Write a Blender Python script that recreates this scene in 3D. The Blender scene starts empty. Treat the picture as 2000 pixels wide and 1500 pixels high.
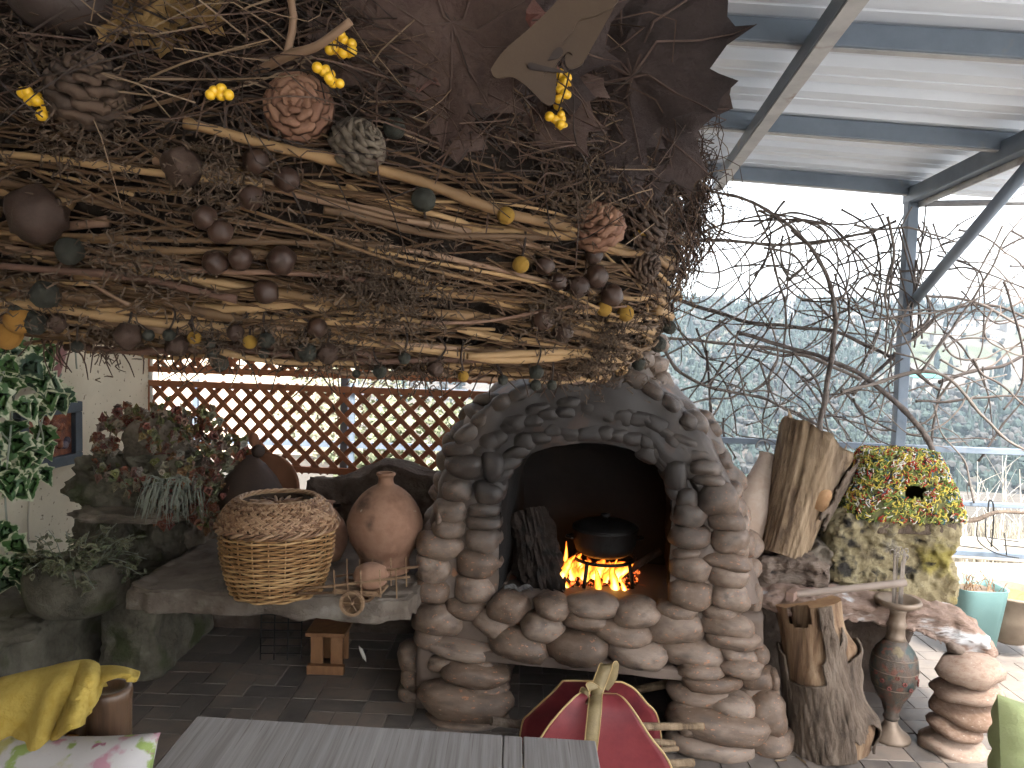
import bpy, bmesh, math, random
import numpy as np
from mathutils import Vector, Matrix, noise, Euler

# ------------------------------------------------------------------ camera, sky, sun, exposure
sc = bpy.context.scene
R_ = math.radians
F = 1500.0                                   # focal length in pixels of the 2000 px wide photograph
EYE = Vector((0, 0, 1.45))
camd = bpy.data.cameras.new('camera')
camd.sensor_width = 36.0
camd.lens = F / 2000.0 * 36.0
camd.clip_start = 0.02
camd.clip_end = 6000
cam = bpy.data.objects.new('camera', camd)
sc.collection.objects.link(cam)
CAM_ROT = Euler((R_(90 - 3.4), 0, 0)).to_matrix() @ Matrix.Rotation(R_(1.5), 3, 'Z')
cam.matrix_basis = Matrix.Translation(EYE) @ CAM_ROT.to_4x4()
sc.camera = cam

world = bpy.data.worlds.new('World')
sc.world = world
world.use_nodes = True
wn, wl = world.node_tree.nodes, world.node_tree.links
wn.clear()
sky = wn.new('ShaderNodeTexSky')
sky.sky_type = 'NISHITA'
sky.sun_disc = False
sky.sun_elevation = R_(60)
sky.sun_rotation = R_(163)
sky.dust_density = 4.0
sky.air_density = 1.2
bw = wn.new('ShaderNodeRGBToBW')
mixw = wn.new('ShaderNodeMix'); mixw.data_type = 'RGBA'
mixw.inputs[0].default_value = 0.78        # thin bright cloud: a nearly white sky
bg = wn.new('ShaderNodeBackground'); bg.inputs[1].default_value = 0.15
wo = wn.new('ShaderNodeOutputWorld')
wl.new(sky.outputs[0], bw.inputs[0])
wl.new(sky.outputs[0], mixw.inputs[6]); wl.new(bw.outputs[0], mixw.inputs[7])
wl.new(mixw.outputs[2], bg.inputs[0]); wl.new(bg.outputs[0], wo.inputs[0])

sund = bpy.data.lights.new('sun', 'SUN')
sund.energy = 2.1
sund.angle = R_(12)
sund.color = (1.0, 0.95, 0.87)
sun = bpy.data.objects.new('sun', sund)
sc.collection.objects.link(sun)
_el, _az = R_(60), R_(163)
sdir = Vector((math.sin(_az) * math.cos(_el), math.cos(_az) * math.cos(_el), math.sin(_el)))
sun.matrix_basis = sdir.to_track_quat('Z', 'Y').to_matrix().to_4x4()

vs = sc.view_settings
vs.view_transform = 'Standard'; vs.look = 'None'; vs.gamma = 1.0; vs.use_curve_mapping = False
vs.exposure = 2.88
cy = sc.cycles
cy.use_denoising = True
cy.use_light_tree = False; cy.use_adaptive_sampling = True; cy.adaptive_threshold = .03; cy.adaptive_min_samples = 20
cy.max_bounces = 6; cy.diffuse_bounces = 4; cy.glossy_bounces = 2
cy.transparent_max_bounces = 16; cy.volume_bounces = 0; cy.transmission_bounces = 3
cy.caustics_reflective = False; cy.caustics_refractive = False
cy.sample_clamp_indirect = 6.0

# ------------------------------------------------------------------ helpers
rnd = random.Random(7)
COL = sc.collection
WM = {}                                       # world matrix of everything built

def ray(px, py):
    return CAM_ROT @ Vector(((px - 1000) / F, -(py - 750) / F, -1.0))

def P(px, py, Y):
    d = ray(px, py)
    return EYE + d * (Y / d.y)

def hit_plane(px, py, o, n):
    d = ray(px, py)
    return EYE + d * ((o - EYE).dot(n) / d.dot(n))

def hit_z(px, py, z):
    d = ray(px, py)
    return EYE + d * ((z - EYE.z) / d.z)

def tag(o, label=None, cat=None, group=None, kind=None):
    if label: o['label'] = label
    if cat: o['category'] = cat
    if group: o['group'] = group
    if kind: o['kind'] = kind
    return o

def _link(o, M, parent):
    COL.objects.link(o)
    o.matrix_basis = M
    WM[o.name] = M.copy()
    if parent is not None:
        o.parent = parent
        o.matrix_parent_inverse = WM[parent.name].inverted()
    return o

def empty(name, loc, label, cat, group=None):
    o = bpy.data.objects.new(name, None)
    o.empty_display_size = 0.05
    _link(o, Matrix.Translation(Vector(loc)), None)
    return tag(o, label, cat, group)

def inst(name, mesh, M, parent=None):
    return _link(bpy.data.objects.new(name, mesh), M, parent)

class MB:
    """collects geometry; build() links it as one mesh object"""
    def __init__(self):
        self.v = []; self.f = []
    def add(self, vs_, fs):
        b = len(self.v)
        self.v.extend(vs_)
        self.f.extend([tuple(i + b for i in q) for q in fs])
        return self
    def box(self, c, s, M=None):
        c = Vector(c); hx, hy, hz = s[0] / 2, s[1] / 2, s[2] / 2
        p = [Vector((x, y, z)) for x in (-hx, hx) for y in (-hy, hy) for z in (-hz, hz)]
        if M is not None: p = [M @ q for q in p]
        p = [q + c for q in p]
        return self.add(p, [(0, 1, 3, 2), (4, 6, 7, 5), (0, 4, 5, 1), (2, 3, 7, 6), (0, 2, 6, 4), (1, 5, 7, 3)])
    def bar(self, a, b, w, h, up=Vector((0, 0, 1))):
        a, b = Vector(a), Vector(b)
        d = (b - a); L = d.length; d.normalize()
        s = d.cross(up)
        if s.length < 1e-5: s = d.cross(Vector((0, 1, 0)))
        s.normalize(); u = s.cross(d)
        M = Matrix((d, s, u)).transposed()
        return self.box((a + b) / 2, (L, w, h), M)
    def tube(self, pts, rad, n=6, caps=True, squash=1.0):
        pts = [Vector(p) for p in pts]
        k = len(pts)
        if not hasattr(rad, '__len__'): rad = [rad] * k
        t0 = (pts[1] - pts[0]).normalized()
        ref = Vector((0, 0, 1)) if abs(t0.z) < 0.9 else Vector((1, 0, 0))
        s = t0.cross(ref).normalized()
        V = []; Fc = []
        for i in range(k):
            t = (pts[min(i + 1, k - 1)] - pts[max(i - 1, 0)])
            if t.length < 1e-9: t = t0
            t = t.normalized()
            s = (s - t * s.dot(t))
            if s.length < 1e-6: s = t.orthogonal()
            s.normalize(); u = t.cross(s)
            for j in range(n):
                a = 2 * math.pi * j / n
                V.append(pts[i] + (s * math.cos(a) + u * (math.sin(a) * squash)) * rad[i])
        for i in range(k - 1):
            for j in range(n):
                Fc.append((i * n + j, i * n + (j + 1) % n, (i + 1) * n + (j + 1) % n, (i + 1) * n + j))
        if caps:
            Fc.append(tuple(range(n - 1, -1, -1))); Fc.append(tuple((k - 1) * n + j for j in range(n)))
        return self.add(V, Fc)
    def lathe(self, prof, n=32, M=None, fn=None):
        k = len(prof); V = []; Fc = []
        for (r, z) in prof:
            for j in range(n):
                a = 2 * math.pi * j / n
                q = Vector((r * math.cos(a), r * math.sin(a), z))
                if fn: q = fn(q)
                V.append(M @ q if M is not None else q)
        for i in range(k - 1):
            for j in range(n):
                Fc.append((i * n + j, i * n + (j + 1) % n, (i + 1) * n + (j + 1) % n, (i + 1) * n + j))
        Fc.append(tuple(range(n - 1, -1, -1)))
        Fc.append(tuple((k - 1) * n + j for j in range(n)))
        return self.add(V, Fc)
    def blob(self, c, s, sub=2, amp=0.0, freq=2.0, seed=0.0, M=None, octs=3, flat=0):
        V, Fc = ICO(sub)
        out = []
        off = Vector((seed * 7.13, seed * 3.7, seed * 5.1))
        for q in V:
            r = 1.0
            if amp: r += amp * fbm(q * freq + off, octs)
            p = q * r
            p = Vector((p.x * s[0], p.y * s[1], p.z * s[2]))
            if M is not None: p = M @ p
            out.append(p + Vector(c))
        return self.add(out, Fc)
    def grid(self, fn, nu, nv):
        V = [fn(i / nu, j / nv) for i in range(nu + 1) for j in range(nv + 1)]
        Fc = [(i * (nv + 1) + j, (i + 1) * (nv + 1) + j, (i + 1) * (nv + 1) + j + 1, i * (nv + 1) + j + 1)
              for i in range(nu) for j in range(nv)]
        return self.add(V, Fc)
    def mesh(self, name, mat=None, smooth=False):
        me = bpy.data.meshes.new(name)
        me.from_pydata([tuple(p) for p in self.v], [], self.f)
        if mat is not None:
            for m in (mat if isinstance(mat, (list, tuple)) else [mat]): me.materials.append(m)
        if smooth: me.polygons.foreach_set('use_smooth', [True] * len(me.polygons))
        me.update()
        return me
    def build(self, name, mat=None, parent=None, smooth=False, M=None, bevel=0.0):
        o = bpy.data.objects.new(name, self.mesh(name, mat, smooth))
        _link(o, M if M is not None else Matrix.Identity(4), parent)
        if bevel:
            b = o.modifiers.new('bevel', 'BEVEL'); b.width = bevel; b.segments = 2; b.limit_method = 'ANGLE'
        return o

_ico = {}
def ICO(sub):
    if sub not in _ico:
        bm = bmesh.new(); bmesh.ops.create_icosphere(bm, subdivisions=sub, radius=1.0)
        bm.verts.ensure_lookup_table()
        _ico[sub] = ([v.co.copy() for v in bm.verts], [tuple(v.index for v in f.verts) for f in bm.faces])
        bm.free()
    return _ico[sub]

def fbm(p, octs=3):
    a, s, f = 0.0, 1.0, 1.0
    for _ in range(octs):
        a += s * noise.noise(p * f); s *= 0.5; f *= 2.1
    return a

def catmull(pts, seg=8):
    pts = [Vector(p) for p in pts]
    if len(pts) < 3: return [pts[0].lerp(pts[-1], i / seg) for i in range(seg + 1)]
    out = []
    n = len(pts)
    for i in range(n - 1):
        p0, p1, p2, p3 = pts[max(i - 1, 0)], pts[i], pts[i + 1], pts[min(i + 2, n - 1)]
        for k in range(seg):
            t = k / seg
            out.append(0.5 * ((2 * p1) + (p2 - p0) * t + (2 * p0 - 5 * p1 + 4 * p2 - p3) * t * t + (3 * p1 - p0 - 3 * p2 + p3) * t ** 3))
    out.append(pts[-1])
    return out

def rotM(rx, ry, rz): return Euler((rx, ry, rz)).to_matrix().to_4x4()
def TRS(loc, rot=None, s=(1, 1, 1)):
    M = Matrix.Translation(Vector(loc))
    if rot is not None: M = M @ (rot if isinstance(rot, Matrix) else rotM(*rot)).to_4x4()
    if not hasattr(s, '__len__'): s = (s, s, s)
    return M @ Matrix.Diagonal((s[0], s[1], s[2], 1))

# ------------------------------------------------------------------ materials
def srgb(r, g, b):
    f = lambda c: (c / 255 / 12.92) if c / 255 <= 0.04045 else ((c / 255 + 0.055) / 1.055) ** 2.4
    return (f(r), f(g), f(b), 1)

def lin(c): return (c[0], c[1], c[2], 1)

def mat(name, cols, scale=6.0, rough=0.7, bump=0.0, bscale=None, detail=6, stretch=(1, 1, 1), metal=0.0,
        spread=(0.35, 0.65), obvar=0.0, spots=None, coord='Object', spec=0.3, bdist=0.01, wave=None, rrange=None, sss=0.0):
    """noise-mixed procedural material: cols = list of linear rgb, spots=(colour, scale, lo, hi)"""
    m = bpy.data.materials.new(name); m.use_nodes = True
    nt = m.node_tree; N, L = nt.nodes, nt.links
    b = N['Principled BSDF']
    b.inputs['Roughness'].default_value = rough
    b.inputs['Metallic'].default_value = metal
    b.inputs['Specular IOR Level'].default_value = spec
    tc = N.new('ShaderNodeTexCoord')
    mp = N.new('ShaderNodeMapping'); mp.inputs['Scale'].default_value = stretch
    L.new(tc.outputs[coord], mp.inputs[0])
    if len(cols) == 1:
        cols = [cols[0], tuple(c * 0.8 for c in cols[0][:3])]
    nz = N.new('ShaderNodeTexNoise'); nz.inputs['Scale'].default_value = scale; nz.inputs['Detail'].default_value = detail
    nz.inputs['Roughness'].default_value = 0.65
    L.new(mp.outputs[0], nz.inputs[0])
    fac = nz.outputs[0]
    if wave:
        wv = N.new('ShaderNodeTexWave'); wv.inputs['Scale'].default_value = wave[0]; wv.inputs['Distortion'].default_value = wave[1]
        wv.inputs['Detail'].default_value = 4; wv.inputs['Detail Scale'].default_value = wave[3] if len(wave) > 3 else 1.5
        wv.bands_direction = wave[2]
        L.new(mp.outputs[0], wv.inputs[0])
        mm = N.new('ShaderNodeMix'); mm.data_type = 'FLOAT'; mm.inputs[0].default_value = 0.5
        L.new(nz.outputs[0], mm.inputs[2]); L.new(wv.outputs[1], mm.inputs[3]); fac = mm.outputs[0]
    if obvar:
        oi = N.new('ShaderNodeObjectInfo')
        ma = N.new('ShaderNodeMath'); ma.operation = 'MULTIPLY_ADD'
        ma.inputs[1].default_value = obvar; L.new(oi.outputs['Random'], ma.inputs[0])
        sb = N.new('ShaderNodeMath'); sb.operation = 'SUBTRACT'; L.new(fac, sb.inputs[0]); sb.inputs[1].default_value = obvar / 2
        L.new(sb.outputs[0], ma.inputs[2]); fac = ma.outputs[0]
        # offset the pattern too, so that pieces that share a mesh differ
        cm = N.new('ShaderNodeMath'); cm.operation = 'MULTIPLY'; cm.inputs[1].default_value = 37.0
        L.new(oi.outputs['Random'], cm.inputs[0]); L.new(cm.outputs[0], mp.inputs['Location'])
    rp = N.new('ShaderNodeValToRGB'); L.new(fac, rp.inputs[0])
    els = rp.color_ramp.elements
    k = len(cols)
    while len(els) < k: els.new(0.5)
    for i, c in enumerate(cols):
        els[i].position = spread[0] + (spread[1] - spread[0]) * i / (k - 1); els[i].color = lin(c)
    outc = rp.outputs[0]
    if spots:
        for (scol, ssc, lo, hi) in (spots if isinstance(spots, list) else [spots]):
            n2 = N.new('ShaderNodeTexNoise'); n2.inputs['Scale'].default_value = ssc; n2.inputs['Detail'].default_value = 5
            L.new(mp.outputs[0], n2.inputs[0])
            mr = N.new('ShaderNodeMapRange'); mr.inputs[1].default_value = lo; mr.inputs[2].default_value = hi
            L.new(n2.outputs[0], mr.inputs[0])
            mx = N.new('ShaderNodeMix'); mx.data_type = 'RGBA'
            L.new(mr.outputs[0], mx.inputs[0]); L.new(outc, mx.inputs[6]); mx.inputs[7].default_value = lin(scol)
            outc = mx.outputs[2]
    L.new(outc, b.inputs['Base Color'])
    if rrange:
        mr = N.new('ShaderNodeMapRange'); mr.inputs[3].default_value = rrange[0]; mr.inputs[4].default_value = rrange[1]
        L.new(nz.outputs[0], mr.inputs[0]); L.new(mr.outputs[0], b.inputs['Roughness'])
    if bump:
        nb = N.new('ShaderNodeTexNoise'); nb.inputs['Scale'].default_value = bscale or scale * 4; nb.inputs['Detail'].default_value = 8
        nb.inputs['Roughness'].default_value = 0.7
        L.new(mp.outputs[0], nb.inputs[0])
        bp = N.new('ShaderNodeBump'); bp.inputs['Strength'].default_value = bump; bp.inputs['Distance'].default_value = bdist
        L.new(nb.outputs[0], bp.inputs['Height']); L.new(bp.outputs[0], b.inputs['Normal'])
    m['_out'] = 0
    return m

def emissive(name, fn):
    m = bpy.data.materials.new(name); m.use_nodes = True
    nt = m.node_tree; nt.nodes.clear(); fn(nt.nodes, nt.links)
    return m

# building frame: u along the fence line, v away from the camera
YAW = math.atan(0.12)
B_O = Vector((0, 4.05, 0))
B_U = Vector((math.cos(YAW), -math.sin(YAW), 0))
B_V = Vector((math.sin(YAW), math.cos(YAW), 0))
def B(u, v, z): return B_O + B_U * u + B_V * v + Vector((0, 0, z))
B_M = Matrix((B_U, B_V, Vector((0, 0, 1)))).transposed()
def hitB(px, py, v):           # pixel ray against the plane v = const of the building frame
    p = hit_plane(px, py, B(0, v, 0), B_V)
    q = p - B_O
    return q.dot(B_U), q.z

# ================================================================== SETTING
m_grout = mat('grout', [(.30, .27, .235), (.22, .195, .17)], 14, .9, .3)
m_tile = mat('slate tile', [(.11, .095, .085), (.17, .145, .125), (.24, .19, .155)], 9, .5, .25, 40, obvar=.5, spread=(.2, .8), bdist=.004, rrange=(.35, .7))
m_ground = mat('dry ground', [(.09, .077, .068), (.063, .058, .05), (.118, .104, .094)], .25, .95, .4, 8,
               spots=[((.05, .058, .036), .02, .5, .62), ((.10, .08, .072), .05, .55, .7)])
m_metal = mat('painted grey steel', [(.155, .19, .235), (.115, .145, .185)], 5, .5, .06, 30, spots=((.22, .2, .18), 9, .62, .75), metal=0)
m_metal_l = mat('galvanised steel strip', [(.42, .42, .42), (.28, .28, .29)], 7, .45, .08, 40, spots=((.2, .15, .12), 12, .62, .72), metal=.3)
m_sheet = mat('pale corrugated sheet', [(.60, .65, .72), (.50, .55, .62)], 1.2, .42, .05, 12, stretch=(.4, 3, 1), spots=((.46, .48, .50), 3, .62, .8), spec=.5)
m_plaster = mat('cream roughcast plaster', [(.62, .55, .42), (.52, .46, .35)], 2.2, .95, .5, 55, bdist=.006,
                spots=[((.15, .12, .09), 42, .64, .70), ((.36, .31, .22), 1.6, .55, .75)])
m_lattice = mat('red brown stained wood', [(.37, .145, .07), (.29, .108, .052)], 7, .6, .2, 60, stretch=(1, 1, 1), obvar=.4)

# ground: one sheet to the horizon, falling into the valley and rising again on the far side
def sstep(a, b, x):
    t = min(1, max(0, (x - a) / (b - a))); return t * t * (3 - 2 * t)
def terrain(x, y):
    near = -0.03
    k = sstep(-3.0, 0.8, x)
    sl = 0.05 + 0.15 * k
    z = near - sl * max(0, min(y, 26) - 5.6) - 0.35 * sstep(5.2, 6.2, y) * k
    z += 0.12 * fbm(Vector((x * .35, y * .35, 0))) * sstep(7, 10, y)
    if y > 26:
        z -= (58 - 4 * (1 - k)) * sstep(26, 170, y)
        z += 101 * sstep(290, 800, y) * (0.5 + 0.5 * min(1, (y - 290) / 480)) if y > 290 else 0
        z += 5.0 * fbm(Vector((x * .006, y * .006, 3.3))) * sstep(150, 400, y)
        z += 1.6 * fbm(Vector((x * .03, y * .03, 1.3))) * sstep(150, 400, y)
        z -= 0.03 * max(0, y - 800)
    return z
mb = MB()
ys = [-40, -12, -4, 0, 3, 4.6, 5.2]
y = 5.6
while y < 2400: ys.append(y); y *= 1.05 if y < 60 else 1.035
nx = 90
V = []
for yy in ys:
    w = 14 + max(0, yy) * 1.05
    for i in range(nx + 1):
        s = (i / nx) * 2 - 1
        x = w * s * (0.45 + 0.55 * abs(s)) + 0.18 * max(0, yy)
        V.append((x, yy, terrain(x, yy)))
Fc = [(j * (nx + 1) + i, j * (nx + 1) + i + 1, (j + 1) * (nx + 1) + i + 1, (j + 1) * (nx + 1) + i) for j in range(len(ys) - 1) for i in range(nx)]
ground = mb.add(V, Fc).build('ground', m_ground, smooth=True)
tag(ground, 'dry pale ground dropping into the valley and rising to the far hill', 'ground', kind='structure')

# pale gravel terrace, added all round the patio to bounce light under the roof
m_gravel = mat('pale gravel', [(.48, .475, .46), (.39, .385, .375), (.56, .555, .54)], 9, .95, .5, 60)
mb = MB(); gx = [-15 + i * 1.0 for i in range(36)]; gy = [-24 + j * 1.0 for j in range(32)]
V = [(x, y, terrain(x, y) + .006) for y in gy for x in gx]
Fc = [(j * 36 + i, j * 36 + i + 1, (j + 1) * 36 + i + 1, (j + 1) * 36 + i) for j in range(31) for i in range(35)]
o = mb.add(V, Fc).build('gravel_terrace', m_gravel, smooth=True)
tag(o, 'pale gravel terrace added round the patio to bounce light', 'terrace', kind='structure')

# patio floor: a slab with each slate piece laid on it
floor = MB().box((0.2, 1.5, -0.012), (7.0, 7.4, 0.02)).build('floor', m_grout)
tag(floor, 'patio floor of small slate coloured tiles', 'floor', kind='structure')
PATS = [[(0, 0, 2, 1), (2, 0, 1, 2), (0, 1, 1, 2), (1, 1, 1, 1), (1, 2, 2, 1)],
        [(0, 0, 1, 1), (1, 0, 2, 1), (0, 1, 2, 2), (2, 1, 1, 2)],
        [(0, 0, 1, 2), (1, 0, 2, 1), (1, 1, 1, 1), (2, 1, 1, 2), (0, 2, 2, 1)],
        [(0, 0, 3, 1), (0, 1, 1, 2), (1, 1, 2, 1), (1, 2, 1, 1), (2, 2, 1, 1)]]
tile_meshes = {}
def tile_mesh(w, h):
    if (w, h) not in tile_meshes:
        W, H, g, t = w * .1 - .003, h * .1 - .003, .0015, .004
        b = MB()
        b.add([(-W/2, -H/2, 0), (W/2, -H/2, 0), (W/2, H/2, 0), (-W/2, H/2, 0),
               (-W/2+g, -H/2+g, t), (W/2-g, -H/2+g, t), (W/2-g, H/2-g, t), (-W/2+g, H/2-g, t)],
              [(4, 5, 6, 7), (0, 1, 5, 4), (1, 2, 6, 5), (2, 3, 7, 6), (3, 0, 4, 7)])
        tile_meshes[(w, h)] = b.mesh('tile', m_tile)
    return tile_meshes[(w, h)]
far_tiles = MB()
ca, sa = math.cos(-.02), math.sin(-.02)
r2 = random.Random(3)
for ci in range(-9, 13):
    for cj in range(-4, 14):
        x0, y0 = ci * .3, cj * .3 - .05
        pat = r2.choice(PATS)
        seen = (2.1 < y0 < 3.75 and -1.7 < x0 < -.25) or (2.0 < y0 < 2.9 and .9 < x0 < 2.4)
        for (a, b_, w, h) in pat:
            cx, cyy = x0 + (a + w / 2) * .1, y0 + (b_ + h / 2) * .1
            p = Vector((cx * ca - cyy * sa, cx * sa + cyy * ca, -.002 + r2.uniform(-.0012, .0012)))
            M = TRS(p, (r2.uniform(-.006, .006), r2.uniform(-.006, .006), -.02 + r2.uniform(-.006, .006)))
            me = tile_mesh(w, h)
            if seen: inst('tile', me, M, floor)
            else: far_tiles.add([M @ v.co for v in me.vertices], [tuple(q.vertices) for q in me.polygons])
o = far_tiles.build('tile_field', m_tile, floor); o['kind'] = 'stuff'

# plaster wall on the left
wall = empty('plaster_wall', B(-2.05, -1.5, 0), 'cream speckled roughcast wall at the left edge', 'wall'); wall['kind'] = 'thing'
mb = MB()
mb.box(B(-2.18, -2.6, 1.25), (.2, 5.3, 2.5), B_M)
mb.build('wall_face', m_plaster, wall)
MB().box(B(-2.075, .052, 1.2), (.03, .012, 2.4), B_M).build('edge_strip', mat('white edge', [(.75, .73, .68)], 8, .6), wall)

hw_ = empty('light_blocking_wall', B(-.9, -5.2, 0), 'unseen cream wall added behind the viewer to cut frontal light', 'wall'); hw_['kind'] = 'structure'
MB().box(B(-.9, -5.35, 1.25), (2.6, .2, 2.5), B_M).build('wall_face', m_plaster, hw_)  # unseen wall added to weaken the flat light from behind the camera

# ------------------------------------------------------------------ canopy: sheets, purlins, rafters, posts
ROOF0, RSL = 2.40, -.085
def zr(u): return ROOF0 + RSL * u
canopy = empty('patio_canopy', B(1.95, 0, 0), 'steel framed patio roof with pale corrugated sheets overhead', 'roof')
tilt = Matrix.Rotation(math.atan(-RSL), 4, 'Y')
def BZ(u, v, dz=0): return B(u, v, zr(u) + dz)
prof = [(0, 0), (.062, 0), (.066, .006), (.074, .006), (.078, 0), (.15, 0), (.172, .036), (.228, .036), (.25, 0)]
for k in range(6):
    v1 = .22 - k * 1.0
    u0, u1 = -2.4, 2.42 + .03 * (k % 2)
    pr = []
    for r in range(4):
        for (a, z) in prof[:-1]: pr.append((r * .25 + a, z))
    pr.append((1.0 + .02, 0))
    V = []; 
    for (a, z) in pr:
        V += [BZ(u0, v1 - a, .035 + z + .002 * (k % 2)), BZ(u1, v1 - a, .035 + z + .002 * (k % 2))]
    n = len(pr)
    V += [p + Vector((0, 0, .0012)) for p in V]
    Fc = [(2*i, 2*i+1, 2*i+3, 2*i+2) for i in range(n-1)] + [(2*n+2*i, 2*n+2*i+2, 2*n+2*i+3, 2*n+2*i+1) for i in range(n-1)]
    MB().add(V, Fc).build('roof_sheet', m_sheet, canopy)
for v in (0, -.88, -1.75, -2.62, -3.5, -4.4):
    MB().bar(BZ(-2.35, v, 0), BZ(2.0, v, 0), .05, .065).build('purlin', m_metal, canopy, bevel=.003)
    MB().bar(BZ(-2.35, v - .0, -.0345), BZ(2.0, v, -.0345), .026, .004).build('purlin_lip', m_metal_l, canopy)
for u in (-1.9, 1.02):
    MB().bar(BZ(u, -5, -.055), BZ(u, .03, -.055), .05, .05).build('rafter', m_metal, canopy, bevel=.003)
    MB().bar(BZ(u + .002, -5, -.0825), BZ(u + .002, .03, -.0825), .046, .005).build('rafter_flange', m_metal_l, canopy)
MB().bar(BZ(1.95, -5, -.035), BZ(1.95, .05, -.035), .05, .07).build('side_beam', m_metal, canopy, bevel=.003)
MB().bar(BZ(1.977, -5, -.07), BZ(1.977, .05, -.07), .006, .05).build('beam_lip', m_metal_l, canopy)
for (u, v) in ((1.95, -.0), (1.95, -4.9), (-1.98, -4.9)):
    MB().bar(B(u, v, 0), BZ(u, v, -.06), .052, .052, Vector((0, 1, 0))).build('post', m_metal, canopy, bevel=.004)
pb = hitB(1752, 592, 0)
MB().tube([B(1.97, -.03, pb[1]), B(2.0, -1.15, zr(1.97) - .02)], .025, 12).build('brace', m_metal, canopy, smooth=True)
MB().tube([B(1.97, .06, 2.17), B(5.6, .10, 2.26)], .016, 8).build('outrigger_pipe', m_metal_l, canopy, smooth=True)

# ------------------------------------------------------------------ lattice screen
def lattice(u0, u1, z0, z1, v, label, wirev=None):
    lt = empty('lattice_screen', B(u0, v, z0), label, 'lattice', 'red brown lattice panels')
    fr = .034
    for (a, b_) in (((u0, z0 + fr/2), (u1, z0 + fr/2)), ((u0, z1 - fr/2), (u1, z1 - fr/2))):
        MB().bar(B(a[0], v - .002, a[1]), B(b_[0], v - .002, b_[1]), .03, fr).build('frame_rail', m_lattice, lt, bevel=.002)
    for u in (u0 + fr/2, u1 - fr/2):
        MB().bar(B(u, v - .0025, z0 + fr), B(u, v - .0025, z1 - fr), .026, fr, B_V).build('frame_stile', m_lattice, lt, bevel=.002)
    pitch, w = .108, .027
    H = z1 - z0; Wd = u1 - u0
    for s in (1, -1):
        k = 0
        c = -H + .04
        while c < Wd:
            # line from (c,0) to (c+H,H), clipped to the panel
            a0, a1 = max(0, -c), min(H, Wd - c)
            if a1 - a0 > .05:
                pts = [(c + a0, a0), (c + a1, a1)]
                if s < 0: pts = [(Wd - p, q) for (p, q) in pts]
                A_ = B(u0 + pts[0][0], v + s * .0055, z0 + pts[0][1]); B_ = B(u0 + pts[1][0], v + s * .0055, z0 + pts[1][1])
                MB().bar(A_, B_, w, .010, B_V).build('slat', m_lattice, lt)
            c += pitch
uL, zb = hitB(286, 905, .06)
_, zt1 = hitB(500, 749, .06); _, zb1 = hitB(500, 918, .06); _, zt2 = hitB(500, 733, .06)
lattice(uL, .55, zb1, zt1, .06, 'lower red brown lattice panel, below the bright gap')
lattice(uL, .55, zt2, zt2 + .78, .06, 'upper red brown lattice panel, partly hidden by the hanging wreath')
for u in (-.95, .3):
    o = MB().bar(B(u, .11, 0), B(u, .11, 2.2), .04, .04, Vector((0, 1, 0))).build('lattice_post', m_metal)
    tag(o, 'slim grey steel post behind the lattice, ' + ('near the round clay dish' if u < 0 else 'behind the stone fireplace'), 'post')

# ------------------------------------------------------------------ railing on the right
u_a, zra = hitB(1395, 856, .02); u_b, zrb = hitB(1995, 886, .02)
zr1 = (zra + zrb) / 2
_, zr2 = hitB(1900, 984, .02); _, zr3 = hitB(1930, 1082, .02)
rail = empty('railing', B(1.95, .02, 0), 'grey steel railing with horizontal bars at the patio edge', 'railing')
for z, h in ((zr1, .03), (zr2, .022), (zr3, .026)):
    MB().bar(B(.35, .02, z), B(1.92, .02, z), .03, h).build('rail', m_metal, rail, bevel=.003)
    MB().bar(B(1.98, .02, z), B(4.6, .02, z), .03, h).build('rail', m_metal, rail, bevel=.003)
for u in (3.2, 4.4): MB().bar(B(u, .02, 0), B(u, .02, zr1 - .016), .035, .035, Vector((0, 1, 0))).build('rail_post', m_metal, rail)

# ================================================================== FIREPLACE
FSL = -.165
F_O = Vector((-.27, 2.90, 0))
F_U = Vector((1, FSL, 0)).normalized()
F_N = Vector((-F_U.y, F_U.x, 0))             # away from the camera
if F_N.y < 0: F_N = -F_N
def FP(px, py, off=0.0):                     # point on the front plane (off > 0 lies towards the camera)
    return hit_plane(px, py, F_O - F_N * off, F_N)
F_M = Matrix((F_U, F_N, Vector((0, 0, 1)))).transposed()

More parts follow.
